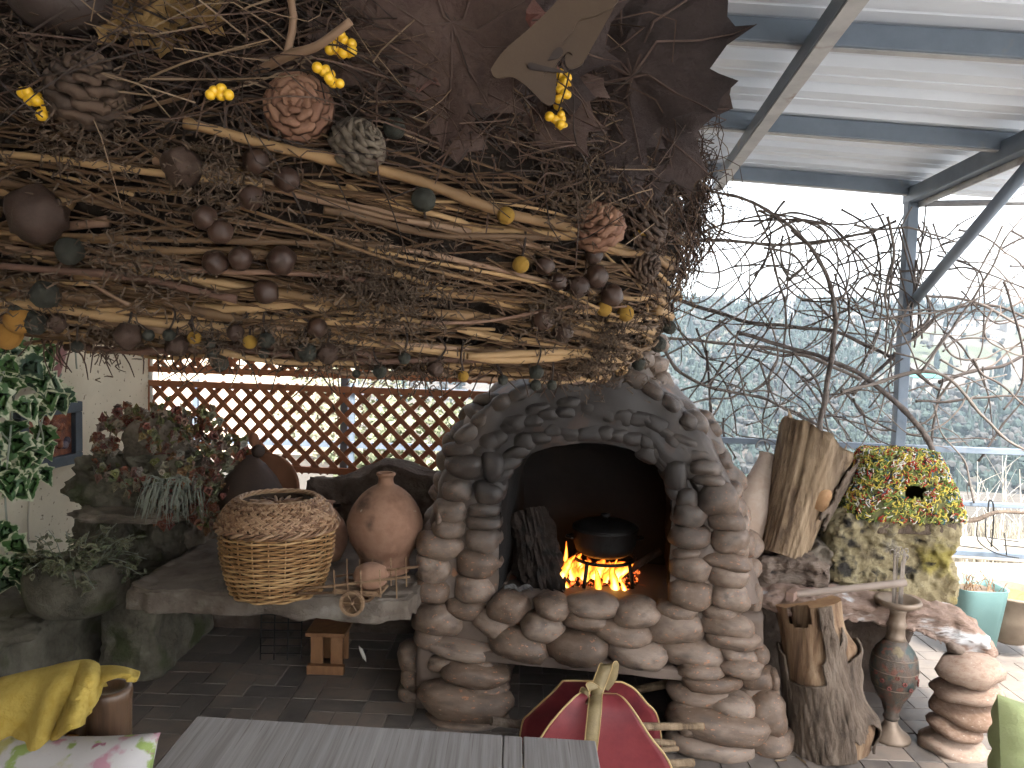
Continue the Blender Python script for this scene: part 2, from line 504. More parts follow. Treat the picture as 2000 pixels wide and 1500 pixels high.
def clay_material(name, cols, soot=True):
    m = mat(name, cols, 3.0, .62, .28, 16, obvar=.5, spread=(.25, .75), bdist=.008, coord='Object', rrange=(.38, .7), spec=.4,
            spots=[((.10, .074, .058), 2.0, .50, .70), ((.36, .17, .095), 7, .635, .67), ((.34, .28, .24), 12, .70, .735)])
    if soot:
        nt = m.node_tree; N, L = nt.nodes, nt.links
        b = N['Principled BSDF']
        src = b.inputs['Base Color'].links[0].from_socket
        g = N.new('ShaderNodeNewGeometry')
        c = FP(1140, 905)
        sub = N.new('ShaderNodeVectorMath'); sub.operation = 'SUBTRACT'; sub.inputs[1].default_value = c
        L.new(g.outputs['Position'], sub.inputs[0])
        sc_ = N.new('ShaderNodeVectorMath'); sc_.operation = 'MULTIPLY'; sc_.inputs[1].default_value = (1.0, 1.0, 1.25)
        L.new(sub.outputs[0], sc_.inputs[0])
        ln = N.new('ShaderNodeVectorMath'); ln.operation = 'LENGTH'; L.new(sc_.outputs[0], ln.inputs[0])
        nz = N.new('ShaderNodeTexNoise'); nz.inputs['Scale'].default_value = 7; nz.inputs['Detail'].default_value = 4
        L.new(g.outputs['Position'], nz.inputs[0])
        ad = N.new('ShaderNodeMath'); ad.operation = 'MULTIPLY_ADD'; ad.inputs[1].default_value = .3
        L.new(nz.outputs[0], ad.inputs[0]); L.new(ln.outputs['Value'], ad.inputs[2])
        mr = N.new('ShaderNodeMapRange'); mr.inputs[1].default_value = .52; mr.inputs[2].default_value = .84
        mr.inputs[3].default_value = .93; mr.inputs[4].default_value = 0
        L.new(ad.outputs[0], mr.inputs[0])
        mx = N.new('ShaderNodeMix'); mx.data_type = 'RGBA'
        L.new(mr.outputs[0], mx.inputs[0]); L.new(src, mx.inputs[6]); mx.inputs[7].default_value = (.018, .016, .016, 1)
        L.new(mx.outputs[2], b.inputs['Base Color'])
    return m
m_stone = clay_material('clay washed river stone', [(.125, .082, .057), (.185, .13, .096), (.23, .172, .134)])
m_clay = clay_material('clay mortar', [(.115, .08, .06), (.165, .122, .098)])
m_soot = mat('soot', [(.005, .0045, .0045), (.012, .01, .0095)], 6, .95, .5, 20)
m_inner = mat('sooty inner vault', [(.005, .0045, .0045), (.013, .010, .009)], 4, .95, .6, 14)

fire = empty('stone_fireplace', FP(1150, 1470) * Vector((1, 1, 0)) if False else Vector((FP(1150, 1470).x, FP(1150, 1470).y, 0)),
             'arched fireplace of clay covered river stones with a fire burning inside', 'fireplace')

def cell(v, a=.010, f=9): return v + Vector((noise.noise(v * f), noise.noise(v * f + Vector((9, 1, 4))), noise.noise(v * f + Vector((3, 8, 2))))) * a + \
    Vector((noise.noise(v * f * 3), noise.noise(v * f * 3 + Vector((9, 1, 4))), noise.noise(v * f * 3 + Vector((3, 8, 2))))) * a * .35

inner = [(972, 1165), (974, 1110), (976, 1050), (978, 1000), (984, 955), (1003, 915), (1035, 888), (1080, 872), (1130, 866), (1185, 868), (1235, 880), (1272, 900), (1298, 932), (1310, 975), (1311, 1030), (1310, 1100), (1309, 1170)]
outer = [(815, 1180), (828, 1110), (842, 1040), (858, 970), (878, 900), (905, 845), (948, 797), (1010, 762), (1085, 742), (1160, 738), (1235, 752), (1300, 785), (1352, 830), (1395, 885), (1425, 960), (1448, 1060), (1468, 1180)]
def resample(pl, n):
    q = catmull([Vector((a, b, 0)) for a, b in pl], 6)
    L_ = [0]
    for i in range(1, len(q)): L_.append(L_[-1] + (q[i] - q[i-1]).length)
    out = []
    j = 0
    for k in range(n):
        t = L_[-1] * k / (n - 1)
        while j < len(L_) - 2 and L_[j+1] < t: j += 1
        f = (t - L_[j]) / max(1e-9, L_[j+1] - L_[j])
        out.append(q[j].lerp(q[j+1], f))
    return out
NI = 64
iin, oout = resample(inner, NI), resample(outer, NI)
Ip = [FP(p.x, p.y) for p in iin]; Op = [FP(p.x, p.y) for p in oout]
cen = FP(1140, 1040)
# arch front and outer vault
def body_fn(u, w):
    i = min(NI - 1, int(round(u * (NI - 1))))
    if w <= .35:                               # front face, inner to outer
        p = Ip[i].lerp(Op[i], w / .35) - F_N * (.010 * math.sin(math.pi * min(1, w / .35)) ** .6 * (1 + .5 * noise.noise(Ip[i] * 7 + Vector((w * 9, 0, 0)))))
    else:                                      # over the back: bulging vault
        t = (w - .35) / .65
        k = 1 + .10 * math.sin(min(1, t * 2.2) * math.pi * .5) - .35 * max(0, t - .45)
        q = cen + (Op[i] - cen) * k
        p = q + F_N * (.72 * t)
    return cell(p, .024 if w > .02 else .008, 8)
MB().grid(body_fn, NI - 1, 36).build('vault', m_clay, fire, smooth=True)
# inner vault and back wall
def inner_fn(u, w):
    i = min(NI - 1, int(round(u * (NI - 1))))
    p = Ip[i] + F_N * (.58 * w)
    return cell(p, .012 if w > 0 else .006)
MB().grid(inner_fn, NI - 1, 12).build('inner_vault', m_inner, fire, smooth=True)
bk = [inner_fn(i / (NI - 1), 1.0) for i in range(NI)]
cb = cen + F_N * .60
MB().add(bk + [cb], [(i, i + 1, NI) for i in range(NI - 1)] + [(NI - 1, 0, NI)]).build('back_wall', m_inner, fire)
# legs, hearth slab
def lump_box(pxl, py0, pxr, py1, depth, off, name, mm, zlo=None, zhi=None, amp=.010, n=12):
    a = FP(pxl, py1, off); b = FP(pxr, py1, off)
    z0 = FP((pxl + pxr) / 2, py1, off).z if zlo is None else zlo
    z1 = FP((pxl + pxr) / 2, py0, off).z if zhi is None else zhi
    bm = bmesh.new(); bmesh.ops.create_cube(bm, size=1.0); bmesh.ops.subdivide_edges(bm, edges=bm.edges[:], cuts=n, use_grid_fill=True)
    M = Matrix.Translation(((a + b) / 2) * Vector((1, 1, 0)) + F_N * depth / 2 + Vector((0, 0, (z0 + z1) / 2))) @ F_M.to_4x4() @ Matrix.Diagonal(((b - a).length, depth, z1 - z0, 1))
    V = [cell(M @ v.co, amp) for v in bm.verts]; Fc = [tuple(v.index for v in f.verts) for f in bm.faces]; bm.free()
    return MB().add(V, Fc).build(name, mm, fire, smooth=True)
zslab0, zslab1 = FP(1150, 1306, .02).z, FP(1150, 1290, .02).z
zh = FP(1150, 1172, -.02).z
lump_box(812, 1180, 968, 1420, .62, .0, 'left_leg', m_clay, zlo=-.01, zhi=zh)
lump_box(1325, 1180, 1478, 1480, .62, .0, 'right_leg', m_clay, zlo=-.01, zhi=zh)
lump_box(900, 1172, 1400, 1290, .60, -.03, 'hearth', m_clay, zlo=zslab1, zhi=zh - .004, amp=.008)
lump_box(880, 1290, 1400, 1306, .66, .045, 'hearth_slab', m_clay, zlo=zslab0, zhi=zslab1 + .004, amp=.004)
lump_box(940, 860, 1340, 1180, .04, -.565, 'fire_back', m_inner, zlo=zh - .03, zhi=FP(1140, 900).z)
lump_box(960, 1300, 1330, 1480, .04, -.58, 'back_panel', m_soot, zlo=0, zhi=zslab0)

# the stones: one object each, a few shared shapes
stone_meshes = []
for s in range(10):
    b = MB(); V, Fc = ICO(3); out = []
    rs = random.Random(s + 40)
    pw = rs.uniform(2.2, 2.9)
    for q in V:
        l = (abs(q.x) ** pw + abs(q.y) ** pw + abs(q.z) ** pw) ** (1 / pw)
        p = q / l * .93
        r = 1 + .20 * noise.noise(q * 1.1 + Vector((s * 5.1, 1, 2))) + .06 * noise.noise(q * 3.1 + Vector((s * 3.1, 4, 2)))
        out.append(p * r)
    stone_meshes.append(b.add(out, Fc).mesh('stone', m_stone, True))
rs = random.Random(12)
stones = '''906,912,76,44 890,960,68,48 878,998,68,44 874,1034,60,38 854,1068,92,48 844,1112,66,54 842,1156,70,46 800,1172,40,44 850,1216,104,62 898,1271,134,36,.06 806,1290,60,54 930,1298,74,28
962,912,44,54 952,964,58,42 943,996,62,30 942,1022,70,30 940,1056,66,46 928,1104,86,54 922,1152,78,54 906,1190,76,38 960,1220,80,46,.35
919,1319,124,44,.1 937,1353,88,34,-.05 906,1381,162,60,.05 810,1328,60,44 800,1361,52,32 806,1386,56,50 900,1418,140,28
990,1192,74,52 1078,1190,74,44 1056,1229,78,46 1156,1188,94,40 1144,1217,86,36 1240,1204,90,48 1216,1241,102,44,.08 1014,1268,110,56,.15 1126,1273,118,64 1244,1283,108,52,.1 1322,1198,76,34 1318,1230,108,62 1354,1282,122,52,.1
1346,1008,66,46 1350,1049,74,46 1342,1082,54,22 1350,1113,74,50 1350,1165,78,54
1402,978,78,62 1420,1020,66,36 1426,1057,70,50 1418,1097,90,30,.08 1422,1129,74,42 1426,1169,70,46 1406,1199,62,32 1422,1223,94,46,.06 1430,1254,92,36 1470,1177,32,58 1474,1219,22,26 1464,1068,24,44
1384,938,62,24,.1 1376,916,60,30,.05 1366,890,64,30,.15 1336,864,66,30,.3 1302,846,60,26,.4 1264,824,62,22,.5 1266,884,46,38,.3 1320,930,42,58 1342,976,42,36 1225,800,56,20,.35 1185,782,50,20,.2
1174,744,28,28 1203,750,32,36 1242,742,44,30,.3 1275,766,46,26,.5 1310,792,46,26,.6 1345,824,40,28,.7 1140,742,40,26 1100,744,44,28 1058,752,48,28,-.2 1016,768,50,28,-.4 978,788,50,28,-.5 940,818,50,30,-.7 912,850,56,34,-.6 896,880,66,30,-.1 958,865,46,40,-.3 1000,830,60,30,-.4 1050,800,64,26,-.3 1110,786,60,24,-.1
1372,1312,80,30 1391,1338,104,34 1374,1365,118,40 1346,1392,62,26 1433,1389,74,38 1405,1428,164,54,.08 1388,1465,142,44,.04 1507,1456,86,52 1500,1399,66,64 1475,1364,62,44 1510,1357,24,24 1479,1329,66,38 1450,1310,76,30 1482,1284,40,30 1444,1286,64,34 1510,1333,22,32 858,1010,20,40 826,1212,36,40 836,1250,60,36 868,1300,60,30 1400,1405,60,30 1360,1425,60,30'''
for ln in stones.split():
    a = [float(t) for t in ln.split(',')]
    px, py, w, h = a[:4]; rot = a[4] if len(a) > 4 else rs.uniform(-.08, .08)
    off = .02
    if py > 1300: off = .05
    if py > 1370: off = .085
    if py > 1415 and px > 1300: off = .12
    if px < 830 or 1460 < px < 1480 and py < 1300: off = -.06
    if px > 1465 and py > 1270: off = .0 if py < 1390 else .05
    if py < 900: off = .0
    if 975 < px < 1300 and 1170 < py < 1300: off = .045
    p = FP(px, py, off)
    k = (p - EYE).length / F * 1.03
    sx, sz = w * k / 2 * 1.12, h * k / 2 * 1.20
    dep = min(.11, max(.055, .55 * (sx + sz)))
    if py < 900: dep = .04 + .2 * sz
    if py < 960 and 960 < px < 1330: dep *= .8
    M = TRS(p + F_N * dep * .55, F_M.to_4x4() @ Matrix.Rotation(rot, 4, 'Y') @ Matrix.Rotation(rs.uniform(-.12, .12), 4, 'Z'), (sx, dep, sz))
    M = M @ Matrix.Diagonal((rs.choice((-1, 1)), 1, rs.choice((-1, 1)), 1))
    inst('stone', stone_meshes[rs.randrange(10)], M, fire)
for f_, n_, hh_ in ((.18, 17, .044), (.52, 16, .046)):
    for k in range(n_):
        i = int(NI * (.24 + .52 * (k + .5 * (f_ > .3)) / (n_ - 1)))
        if i >= NI - 1: continue
        p = Ip[i].lerp(Op[i], f_ + rs.uniform(-.06, .06)); t_ = (Ip[min(i + 1, NI - 1)] - Ip[max(i - 1, 0)])
        ang = math.atan2(t_.z, t_.dot(F_U)); ang = ang * .55
        inst('stone', stone_meshes[rs.randrange(10)], TRS(p + F_N * .022, F_M.to_4x4() @ Matrix.Rotation(-ang + rs.uniform(-.2, .2), 4, 'Y'), (.056 + rs.uniform(-.012, .014), .042, hh_ * .78 + rs.uniform(-.006, .008))), fire)
# side of the right leg, stones that wrap back
for (u_, z_, dd) in ((.84, .12, .2), (.83, .3, .18), (.82, .45, .2), (.80, .62, .2), (.79, .80, .2), (.84, .2, .38), (.82, .52, .4)):
    p = F_O + F_U * (u_ + .28) + F_N * dd + Vector((0, 0, z_))
    inst('stone', stone_meshes[rs.randrange(10)], TRS(p, F_M.to_4x4() @ rotM(0, 0, rs.uniform(-.2, .2)), (.05, .10, .055)), fire)

# rough lumps over the outer right and left shoulder of the vault
for k in range(34):
    i = int(NI * (.60 + .38 * (k % 17) / 17)) if k < 17 else int(NI * (.04 + .34 * (k % 17) / 17))
    dd = rs.uniform(.05, .30); p = cen + (Op[i] - cen) * (.945 + .10 * math.sin(min(1, dd / .72 * 2.2) * math.pi * .5)) + F_N * dd
    inst('stone', stone_meshes[rs.randrange(10)], TRS(p, F_M.to_4x4() @ rotM(rs.uniform(-.6, .6), rs.uniform(-.6, .6), rs.uniform(-1, 1)), (rs.uniform(.05, .085), rs.uniform(.05, .09), rs.uniform(.04, .06))), fire)

# chimney rising behind the hanging wreath
ch = MB()
def chim(u, w):
    a = 2 * math.pi * u; z = FP(1200, 760).z + w * 1.25
    r = .15 - .02 * w
    c = FP(1205, 740) + F_N * .26
    return cell(Vector((c.x + r * 1.05 * math.cos(a), c.y + r * math.sin(a), z - .05)), .014)
ch.grid(chim, 28, 24).build('chimney', m_clay, fire, smooth=True)
cc = FP(1205, 740) + F_N * .26
for k in range(46):
    a = math.pi * (1 + rs.random()) ; z = FP(1200, 760).z + .02 + (k // 6) * .075 + rs.uniform(-.015, .015)
    a = math.pi + (k % 6 + .5 * ((k // 6) % 2)) / 5.5 * math.pi
    p = Vector((cc.x + .155 * math.cos(a), cc.y + .15 * math.sin(a), z))
    inst('stone', stone_meshes[rs.randrange(10)], TRS(p, rotM(0, 0, a + math.pi / 2), (.05 + .012 * rs.random(), .04, .036)), fire)

# ------------------------------------------------------------------ in the hearth: logs, trivet, pot, flames
hz0 = FP(1150, 1168, -.05).z
m_char = mat('charred bark', [(.010, .008, .007), (.032, .021, .016), (.014, .011, .01)], 14, .85, .9, 40, bdist=.02)
lg = empty('charred_log', P(1010, 1160, 3.05), 'thick charred log leaning against the left side of the hearth', 'log')
def log_pts(a, b, n): return [a.lerp(b, i / n) for i in range(n + 1)]
def barky(a, b, ra, rb, mm, name, parent, nseg=40, nang=48, amp=.12, seed=0, fr=9, smooth=False, ribs=0):
    b_ = MB(); ax = (b - a); L_ = ax.length; ax.normalize(); s = ax.orthogonal().normalized(); u = ax.cross(s)
    def fn(i, j):
        ang = 2 * math.pi * i; c = a + ax * (L_ * j); r = ra + (rb - ra) * j
        d = s * math.cos(ang) + u * math.sin(ang)
        q = Vector((math.cos(ang) * fr * .35, math.sin(ang) * fr * .35, j * L_ * 3.5 + seed))
        n1 = abs(noise.noise(q * 2.0)) * 1.3 + .5 * fbm(q * 4, 2)
        return c + d * r * (1 + amp * (n1 - .3) + .06 * noise.noise(q * .4))
    b_.grid(fn, nang, nseg)
    ca_ = [fn(i / nang, 0) for i in range(nang)]; cb_ = [fn(i / nang, 1) for i in range(nang)]
    b_.add(ca_ + [a], [(i, nang, (i + 1) % nang) for i in range(nang)])
    b_.add(cb_ + [b], [((i + 1) % nang, nang, i) for i in range(nang)])
    return b_.build(name, mm, parent, smooth)
barky(P(1075, 1185, 3.0), P(1030, 1000, 3.16), .10, .075, m_char, 'log_body', lg, 60, 70, amp=.42, seed=4, fr=14)
for i, (x0, y0, x1, y1, r, lab) in enumerate([(1080, 1160, 1210, 1164, .022, 'burning log lying low in front of the embers'), (1120, 1150, 1190, 1130, .020, 'burning log lying slantwise under the pot'),
                        (1150, 1164, 1290, 1075, .016, 'burning branch slanting up to the right under the pot'), (1185, 1162, 1140, 1120, .018, 'short glowing log crossing under the pot')]):
    o = empty('burning_log', P(x0, y0, 3.0), lab, 'log', 'burning logs in the hearth')
    barky(P(x0, y0, 2.98 + .03 * i), P(x1, y1, 3.02 + .03 * i), r, r * .9, m_char, 'log_body', o, 14, 16, .2, i * 3)
# embers
def ember_nodes(N, L):
    out = N.new('ShaderNodeOutputMaterial'); e = N.new('ShaderNodeEmission'); d = N.new('ShaderNodeBsdfDiffuse'); d.inputs[0].default_value = (.02, .012, .01, 1)
    nz = N.new('ShaderNodeTexNoise'); nz.inputs['Scale'].default_value = 45
    tc = N.new('ShaderNodeTexCoord'); L.new(tc.outputs['Object'], nz.inputs[0])
    rp = N.new('ShaderNodeValToRGB'); rp.color_ramp.elements[0].position = .5; rp.color_ramp.elements[0].color = (0, 0, 0, 1)
    rp.color_ramp.elements[1].position = .68; rp.color_ramp.elements[1].color = (1, .16, .03, 1)
    L.new(nz.outputs[0], rp.inputs[0]); L.new(rp.outputs[0], e.inputs[0]); e.inputs[1].default_value = .5
    a = N.new('ShaderNodeAddShader'); L.new(e.outputs[0], a.inputs[0]); L.new(d.outputs[0], a.inputs[1]); L.new(a.outputs[0], out.inputs[0])
m_ember = emissive('embers', ember_nodes)
eb = MB(); re = random.Random(5)
for k in range(240):
    px = re.uniform(1055, 1245); c = P(px, 1167, re.uniform(2.98, 3.2)); c.z = hz0 + re.uniform(0, .035) * (1 - abs(px - 1150) / 130)
    eb.blob(c, (re.uniform(.006, .013),) * 3, 1, .4, 2, k)
o = eb.build('ember_bed', m_ember); tag(o, 'bed of glowing embers and ash under the pot', 'embers', kind='stuff')

def flame_nodes(N, L):
    out = N.new('ShaderNodeOutputMaterial'); e = N.new('ShaderNodeEmission'); tr = N.new('ShaderNodeBsdfTransparent')
    tc = N.new('ShaderNodeTexCoord'); sp = N.new('ShaderNodeSeparateXYZ'); L.new(tc.outputs['Generated'], sp.inputs[0])
    mp = N.new('ShaderNodeMapping'); mp.inputs['Scale'].default_value = (26, 26, 7); L.new(tc.outputs['Object'], mp.inputs[0])
    nz = N.new('ShaderNodeTexNoise'); nz.inputs['Scale'].default_value = 1.0; nz.inputs['Detail'].default_value = 3; nz.inputs['Distortion'].default_value = 1.2
    L.new(mp.outputs[0], nz.inputs[0])
    # hotter low and in the middle of the tongue, cooler at the rim and the tip
    lw = N.new('ShaderNodeLayerWeight'); lw.inputs[0].default_value = .5
    m1 = N.new('ShaderNodeMath'); m1.operation = 'MULTIPLY_ADD'; m1.inputs[1].default_value = -.55; m1.inputs[2].default_value = .78; L.new(sp.outputs['Z'], m1.inputs[0])
    m2 = N.new('ShaderNodeMath'); m2.operation = 'MULTIPLY_ADD'; m2.inputs[1].default_value = .75; L.new(nz.outputs[0], m2.inputs[0]); L.new(m1.outputs[0], m2.inputs[2])
    m3 = N.new('ShaderNodeMath'); m3.operation = 'MULTIPLY_ADD'; m3.inputs[1].default_value = -.55; L.new(lw.outputs['Facing'], m3.inputs[0]); L.new(m2.outputs[0], m3.inputs[2])
    rp = N.new('ShaderNodeValToRGB'); L.new(m3.outputs[0], rp.inputs[0])
    E = rp.color_ramp.elements
    E[0].position = .25; E[0].color = (.5, .05, .005, 1)
    E[1].position = .95; E[1].color = (1, .62, .16, 1)
    a = E.new(.5); a.color = (1, .17, .015, 1)
    a = E.new(.7); a.color = (1, .33, .03, 1)
    L.new(rp.outputs[0], e.inputs[0])
    st = N.new('ShaderNodeMapRange'); st.inputs[1].default_value = .3; st.inputs[2].default_value = .95; st.inputs[3].default_value = .15; st.inputs[4].default_value = .9
    L.new(m3.outputs[0], st.inputs[0]); L.new(st.outputs[0], e.inputs[1])
    al = N.new('ShaderNodeMapRange'); al.inputs[1].default_value = .22; al.inputs[2].default_value = .5
    L.new(m3.outputs[0], al.inputs[0])
    mx = N.new('ShaderNodeMixShader'); L.new(al.outputs[0], mx.inputs[0]); L.new(tr.outputs[0], mx.inputs[1]); L.new(e.outputs[0], mx.inputs[2])
    L.new(mx.outputs[0], out.inputs[0])
m_flame = emissive('flame', flame_nodes)
fl = empty('wood_fire', P(1150, 1165, 3.08), 'yellow orange flames licking up round the pot in the hearth', 'fire')
tongues = [([(1092, 1158), (1096, 1125), (1112, 1100), (1124, 1084)], 16, 3.02), ([(1084, 1150), (1090, 1120), (1104, 1090), (1106, 1056)], 12, 3.10),
           ([(1136, 1150), (1140, 1120), (1150, 1100), (1146, 1086)], 20, 3.06), ([(1160, 1140), (1164, 1118), (1176, 1100), (1180, 1086)], 20, 3.08),
           ([(1170, 1164), (1168, 1140), (1166, 1120), (1160, 1104)], 10, 2.98), ([(1200, 1166), (1200, 1140), (1196, 1116), (1206, 1092)], 14, 3.0),
           ([(1192, 1146), (1206, 1122), (1226, 1106), (1242, 1090)], 14, 3.06), ([(1124, 1142), (1134, 1110), (1130, 1092), (1136, 1080)], 15, 3.14),
           ([(1078, 1160), (1070, 1140), (1082, 1120), (1092, 1106)], 9, 3.04), ([(1212, 1166), (1218, 1150), (1212, 1134), (1216, 1122)], 8, 2.99),
           ([(1150, 1130), (1178, 1112), (1200, 1104), (1222, 1096)], 17, 3.12), ([(1100, 1166), (1108, 1150), (1102, 1136), (1108, 1124)], 10, 2.99),
           ([(1112, 1150), (1122, 1128), (1118, 1108), (1126, 1094)], 13, 3.05), ([(1180, 1150), (1184, 1128), (1194, 1112), (1190, 1096)], 13, 3.05),
           ([(1046, 1164), (1054, 1160), (1058, 1158), (1064, 1157)], 4, 3.0)]
for i, (pl, w, yy) in enumerate(tongues):
    pts = catmull([P(a, b, yy) + Vector((0, re.uniform(-.01, .01), 0)) for a, b in pl], 6)
    n = len(pts)
    rad = [1.3 * w / F * yy * (math.sin(math.pi * (.12 + .88 * (k / (n - 1))) ** .7) * .95 + .03) * (1 + .25 * noise.noise(Vector((k * .5, i * 3, 0)))) for k in range(n)]
    MB().tube(pts, rad, 12, squash=.55).build('flame', m_flame, fl, smooth=True)

m_iron = mat('sooty iron', [(.009, .008, .008), (.016, .014, .013)], 12, .55, .3, 50, metal=.3)
tv = empty('iron_trivet', P(1180, 1165, 3.05), 'black iron trivet standing over the flames', 'trivet')
pc = P(1180, 1082, 3.08); R0 = .135
ringp = [pc + Vector((R0 * .92 * math.cos(t * .2618), R0 * .92 * math.sin(t * .2618), -.012)) for t in range(25)]
MB().tube(ringp, .007, 6, False).build('ring', m_iron, tv, smooth=True)
for (a, q) in ((-2.25, (1120, 1166)), (-.75, (1256, 1172)), (1.5, (1190, 1150))):
    p0 = pc + Vector((R0 * .92 * math.cos(a), R0 * .92 * math.sin(a), -.012)); p1 = Vector((pc.x + R0 * 1.06 * math.cos(a), pc.y + R0 * 1.06 * math.sin(a), hz0))
    MB().tube([p0, p1], .0085, 6).build('leg', m_iron, tv, smooth=True)
pot = empty('cooking_pot', pc, 'black sooty cooking pot with a lid on the iron trivet', 'pot')
MB().lathe([(.02, 0), (.09, .002), (.115, .018), (.126, .05), (.13, .10), (.134, .105), (.134, .112), (.126, .112)], 40, Matrix.Translation(pc)).build('body', m_iron, pot, smooth=True)
m_lid = mat('sooty lid', [(.018, .017, .017), (.012, .011, .011)], 10, .4, .1, metal=.5)
ld = MB().lathe([(.132, .1125), (.130, .118), (.10, .132), (.04, .142), (.012, .145)], 40, Matrix.Translation(pc)).build('lid', m_lid, pot, smooth=True)
MB().lathe([(.012, .144), (.010, .152), (.02, .158), (.018, .166), (.006, .17)], 16, Matrix.Translation(pc)).build('knob', m_iron, ld, smooth=True)
for s in (-1, 1):
    h = [pc + Vector((s * (.128 + .028 * math.sin(math.pi * t / 6)), -.03 + .01 * t, .07)) for t in range(7)]
    MB().tube(h, .006, 6).build('handle', m_iron, pot, smooth=True)
tg = MB().bar(P(1235, 1146, 3.1), P(1305, 1160, 3.0), .012, .012).build('poker_bar', mat('hot bar', [(.22, .08, .05), (.12, .05, .03)], 9, .5))
tag(tg, 'reddish iron bar lying behind the right trivet leg', 'bar')
m_foil = mat('ash grey foil', [(.32, .31, .30), (.14, .13, .125)], 9, .35, .4, 30, metal=.6)
def scrap(u, w):
    p = P(985 + 55 * u, 1150 + 18 * w + 10 * math.sin(u * 7), 2.93 - .06 * w); p.z = zh + .004 + .018 * abs(math.sin(u * 6 + w * 3)); return p
o = MB().grid(scrap, 10, 5).build('foil_scrap', m_foil); tag(o, 'crumpled grey foil scrap on the left end of the hearth', 'foil')

# ================================================================== LEFT CORNER
def pix0(p):
    q = CAM_ROT.transposed() @ (p - EYE); return 1000 + F * q.x / -q.z, 750 - F * q.y / -q.z
m_rock = mat('dusty brown rock', [(.12, .098, .075), (.20, .165, .13), (.28, .235, .19)], 6, .9, 1.0, 18, bdist=.02)
m_rockg = mat('mossy grey green stone', [(.075, .067, .05), (.135, .12, .09), (.195, .175, .135)], 7, .95, 1.0, 22, bdist=.02, spots=((.07, .078, .036), 6, .55, .68))
m_slab = mat('dusty shelf slab', [(.105, .08, .062), (.155, .125, .10), (.21, .175, .145)], 5, .9, .9, 20, bdist=.015, spots=((.32, .29, .25), 7, .6, .72))

def lumpy(name, mm, lo, hi, M=None, n=14, amp=.02, f=6, parent=None, smooth=True, fn=None):
    """subdivided, noise-worn block between two corners (lo, hi in the frame M)"""
    bm = bmesh.new(); bmesh.ops.create_cube(bm, size=1.0); bmesh.ops.subdivide_edges(bm, edges=bm.edges[:], cuts=n, use_grid_fill=True)
    lo, hi = Vector(lo), Vector(hi); V = []
    for v in bm.verts:
        q = Vector(((v.co.x + .5), (v.co.y + .5), (v.co.z + .5)))
        e = sum(1 for c in v.co if abs(c) > .42)
        p = Vector((lo.x + (hi.x - lo.x) * q.x, lo.y + (hi.y - lo.y) * q.y, lo.z + (hi.z - lo.z) * q.z))
        cen_ = (lo + hi) / 2
        if e >= 2: p = p.lerp(cen_, .03 * (e - 1))
        if fn: p = fn(p, q)
        d = Vector((fbm(p * f, 3), fbm(p * f + Vector((5, 2, 8)), 3), fbm(p * f + Vector((1, 9, 4)), 3))) * amp
        p = p + d
        V.append(M @ p if M is not None else p)
    Fc = [tuple(v.index for v in f_.verts) for f_ in bm.faces]; bm.free()
    return MB().add(V, Fc).build(name, mm, parent, smooth)
BM4 = Matrix.Translation(B_O) @ B_M.to_4x4()

# stone bench along the wall, shelf slab, back wall
ledge = empty('stone_bench', B(-1.8, -1.5, 0), 'low grey stone bench along the cream wall', 'bench')
lumpy('bench_block', m_rockg, (-2.07, -3.0, -.02), (-1.62, -.5, .33), BM4, 44, .03, 7, ledge)
for (a, b_, c, s) in ((-1.72, -1.25, .31, .1), (-1.66, -1.5, .32, .09), (-1.78, -1.75, .325, .11), (-1.68, -2.0, .31, .10), (-1.9, -2.05, .335, .12), (-1.62, -1.0, .30, .09)):
    MB().blob(B(a, b_, c), (s * 1.2, s, .03), 3, .35, 2.2, a * 9).build('cap_stone', m_rockg, ledge, True)
shelf = empty('stone_shelf', Vector((-.85, 2.95, 0)), 'rough dusty stone shelf left of the fireplace', 'shelf')
def shelf_bend(p, q):
    if q.y < .5: p.y -= .012 * math.sin(q.x * 9) + .012 * math.sin(q.x * 23)
    return p
SZ = .52
lumpy('shelf_slab', m_slab, (-1.50, 2.66, SZ - .095), (-.44, 3.5, SZ - .006), Matrix.Rotation(-.04, 4, 'Z'), 52, .009, 13, shelf, fn=shelf_bend)
lumpy('shelf_support', m_rockg, (-1.66, 3.06, -.02), (-1.43, 3.7, SZ - .08), None, 34, .03, 7, shelf)
bw_ = empty('back_stone_wall', Vector((-.7, 3.62, 0)), 'low dark rubble wall behind the clay jug', 'wall'); bw_['kind'] = 'thing'
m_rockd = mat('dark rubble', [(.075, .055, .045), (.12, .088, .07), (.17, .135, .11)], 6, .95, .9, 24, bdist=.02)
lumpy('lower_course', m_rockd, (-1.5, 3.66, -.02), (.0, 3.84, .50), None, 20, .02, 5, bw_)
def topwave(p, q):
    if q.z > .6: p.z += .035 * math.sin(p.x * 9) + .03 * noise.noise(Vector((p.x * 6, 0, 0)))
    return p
lumpy('upper_course', m_rockd, (-.95, 3.55, .46), (.05, 3.75, .80), None, 24, .035, 6, bw_, fn=topwave)

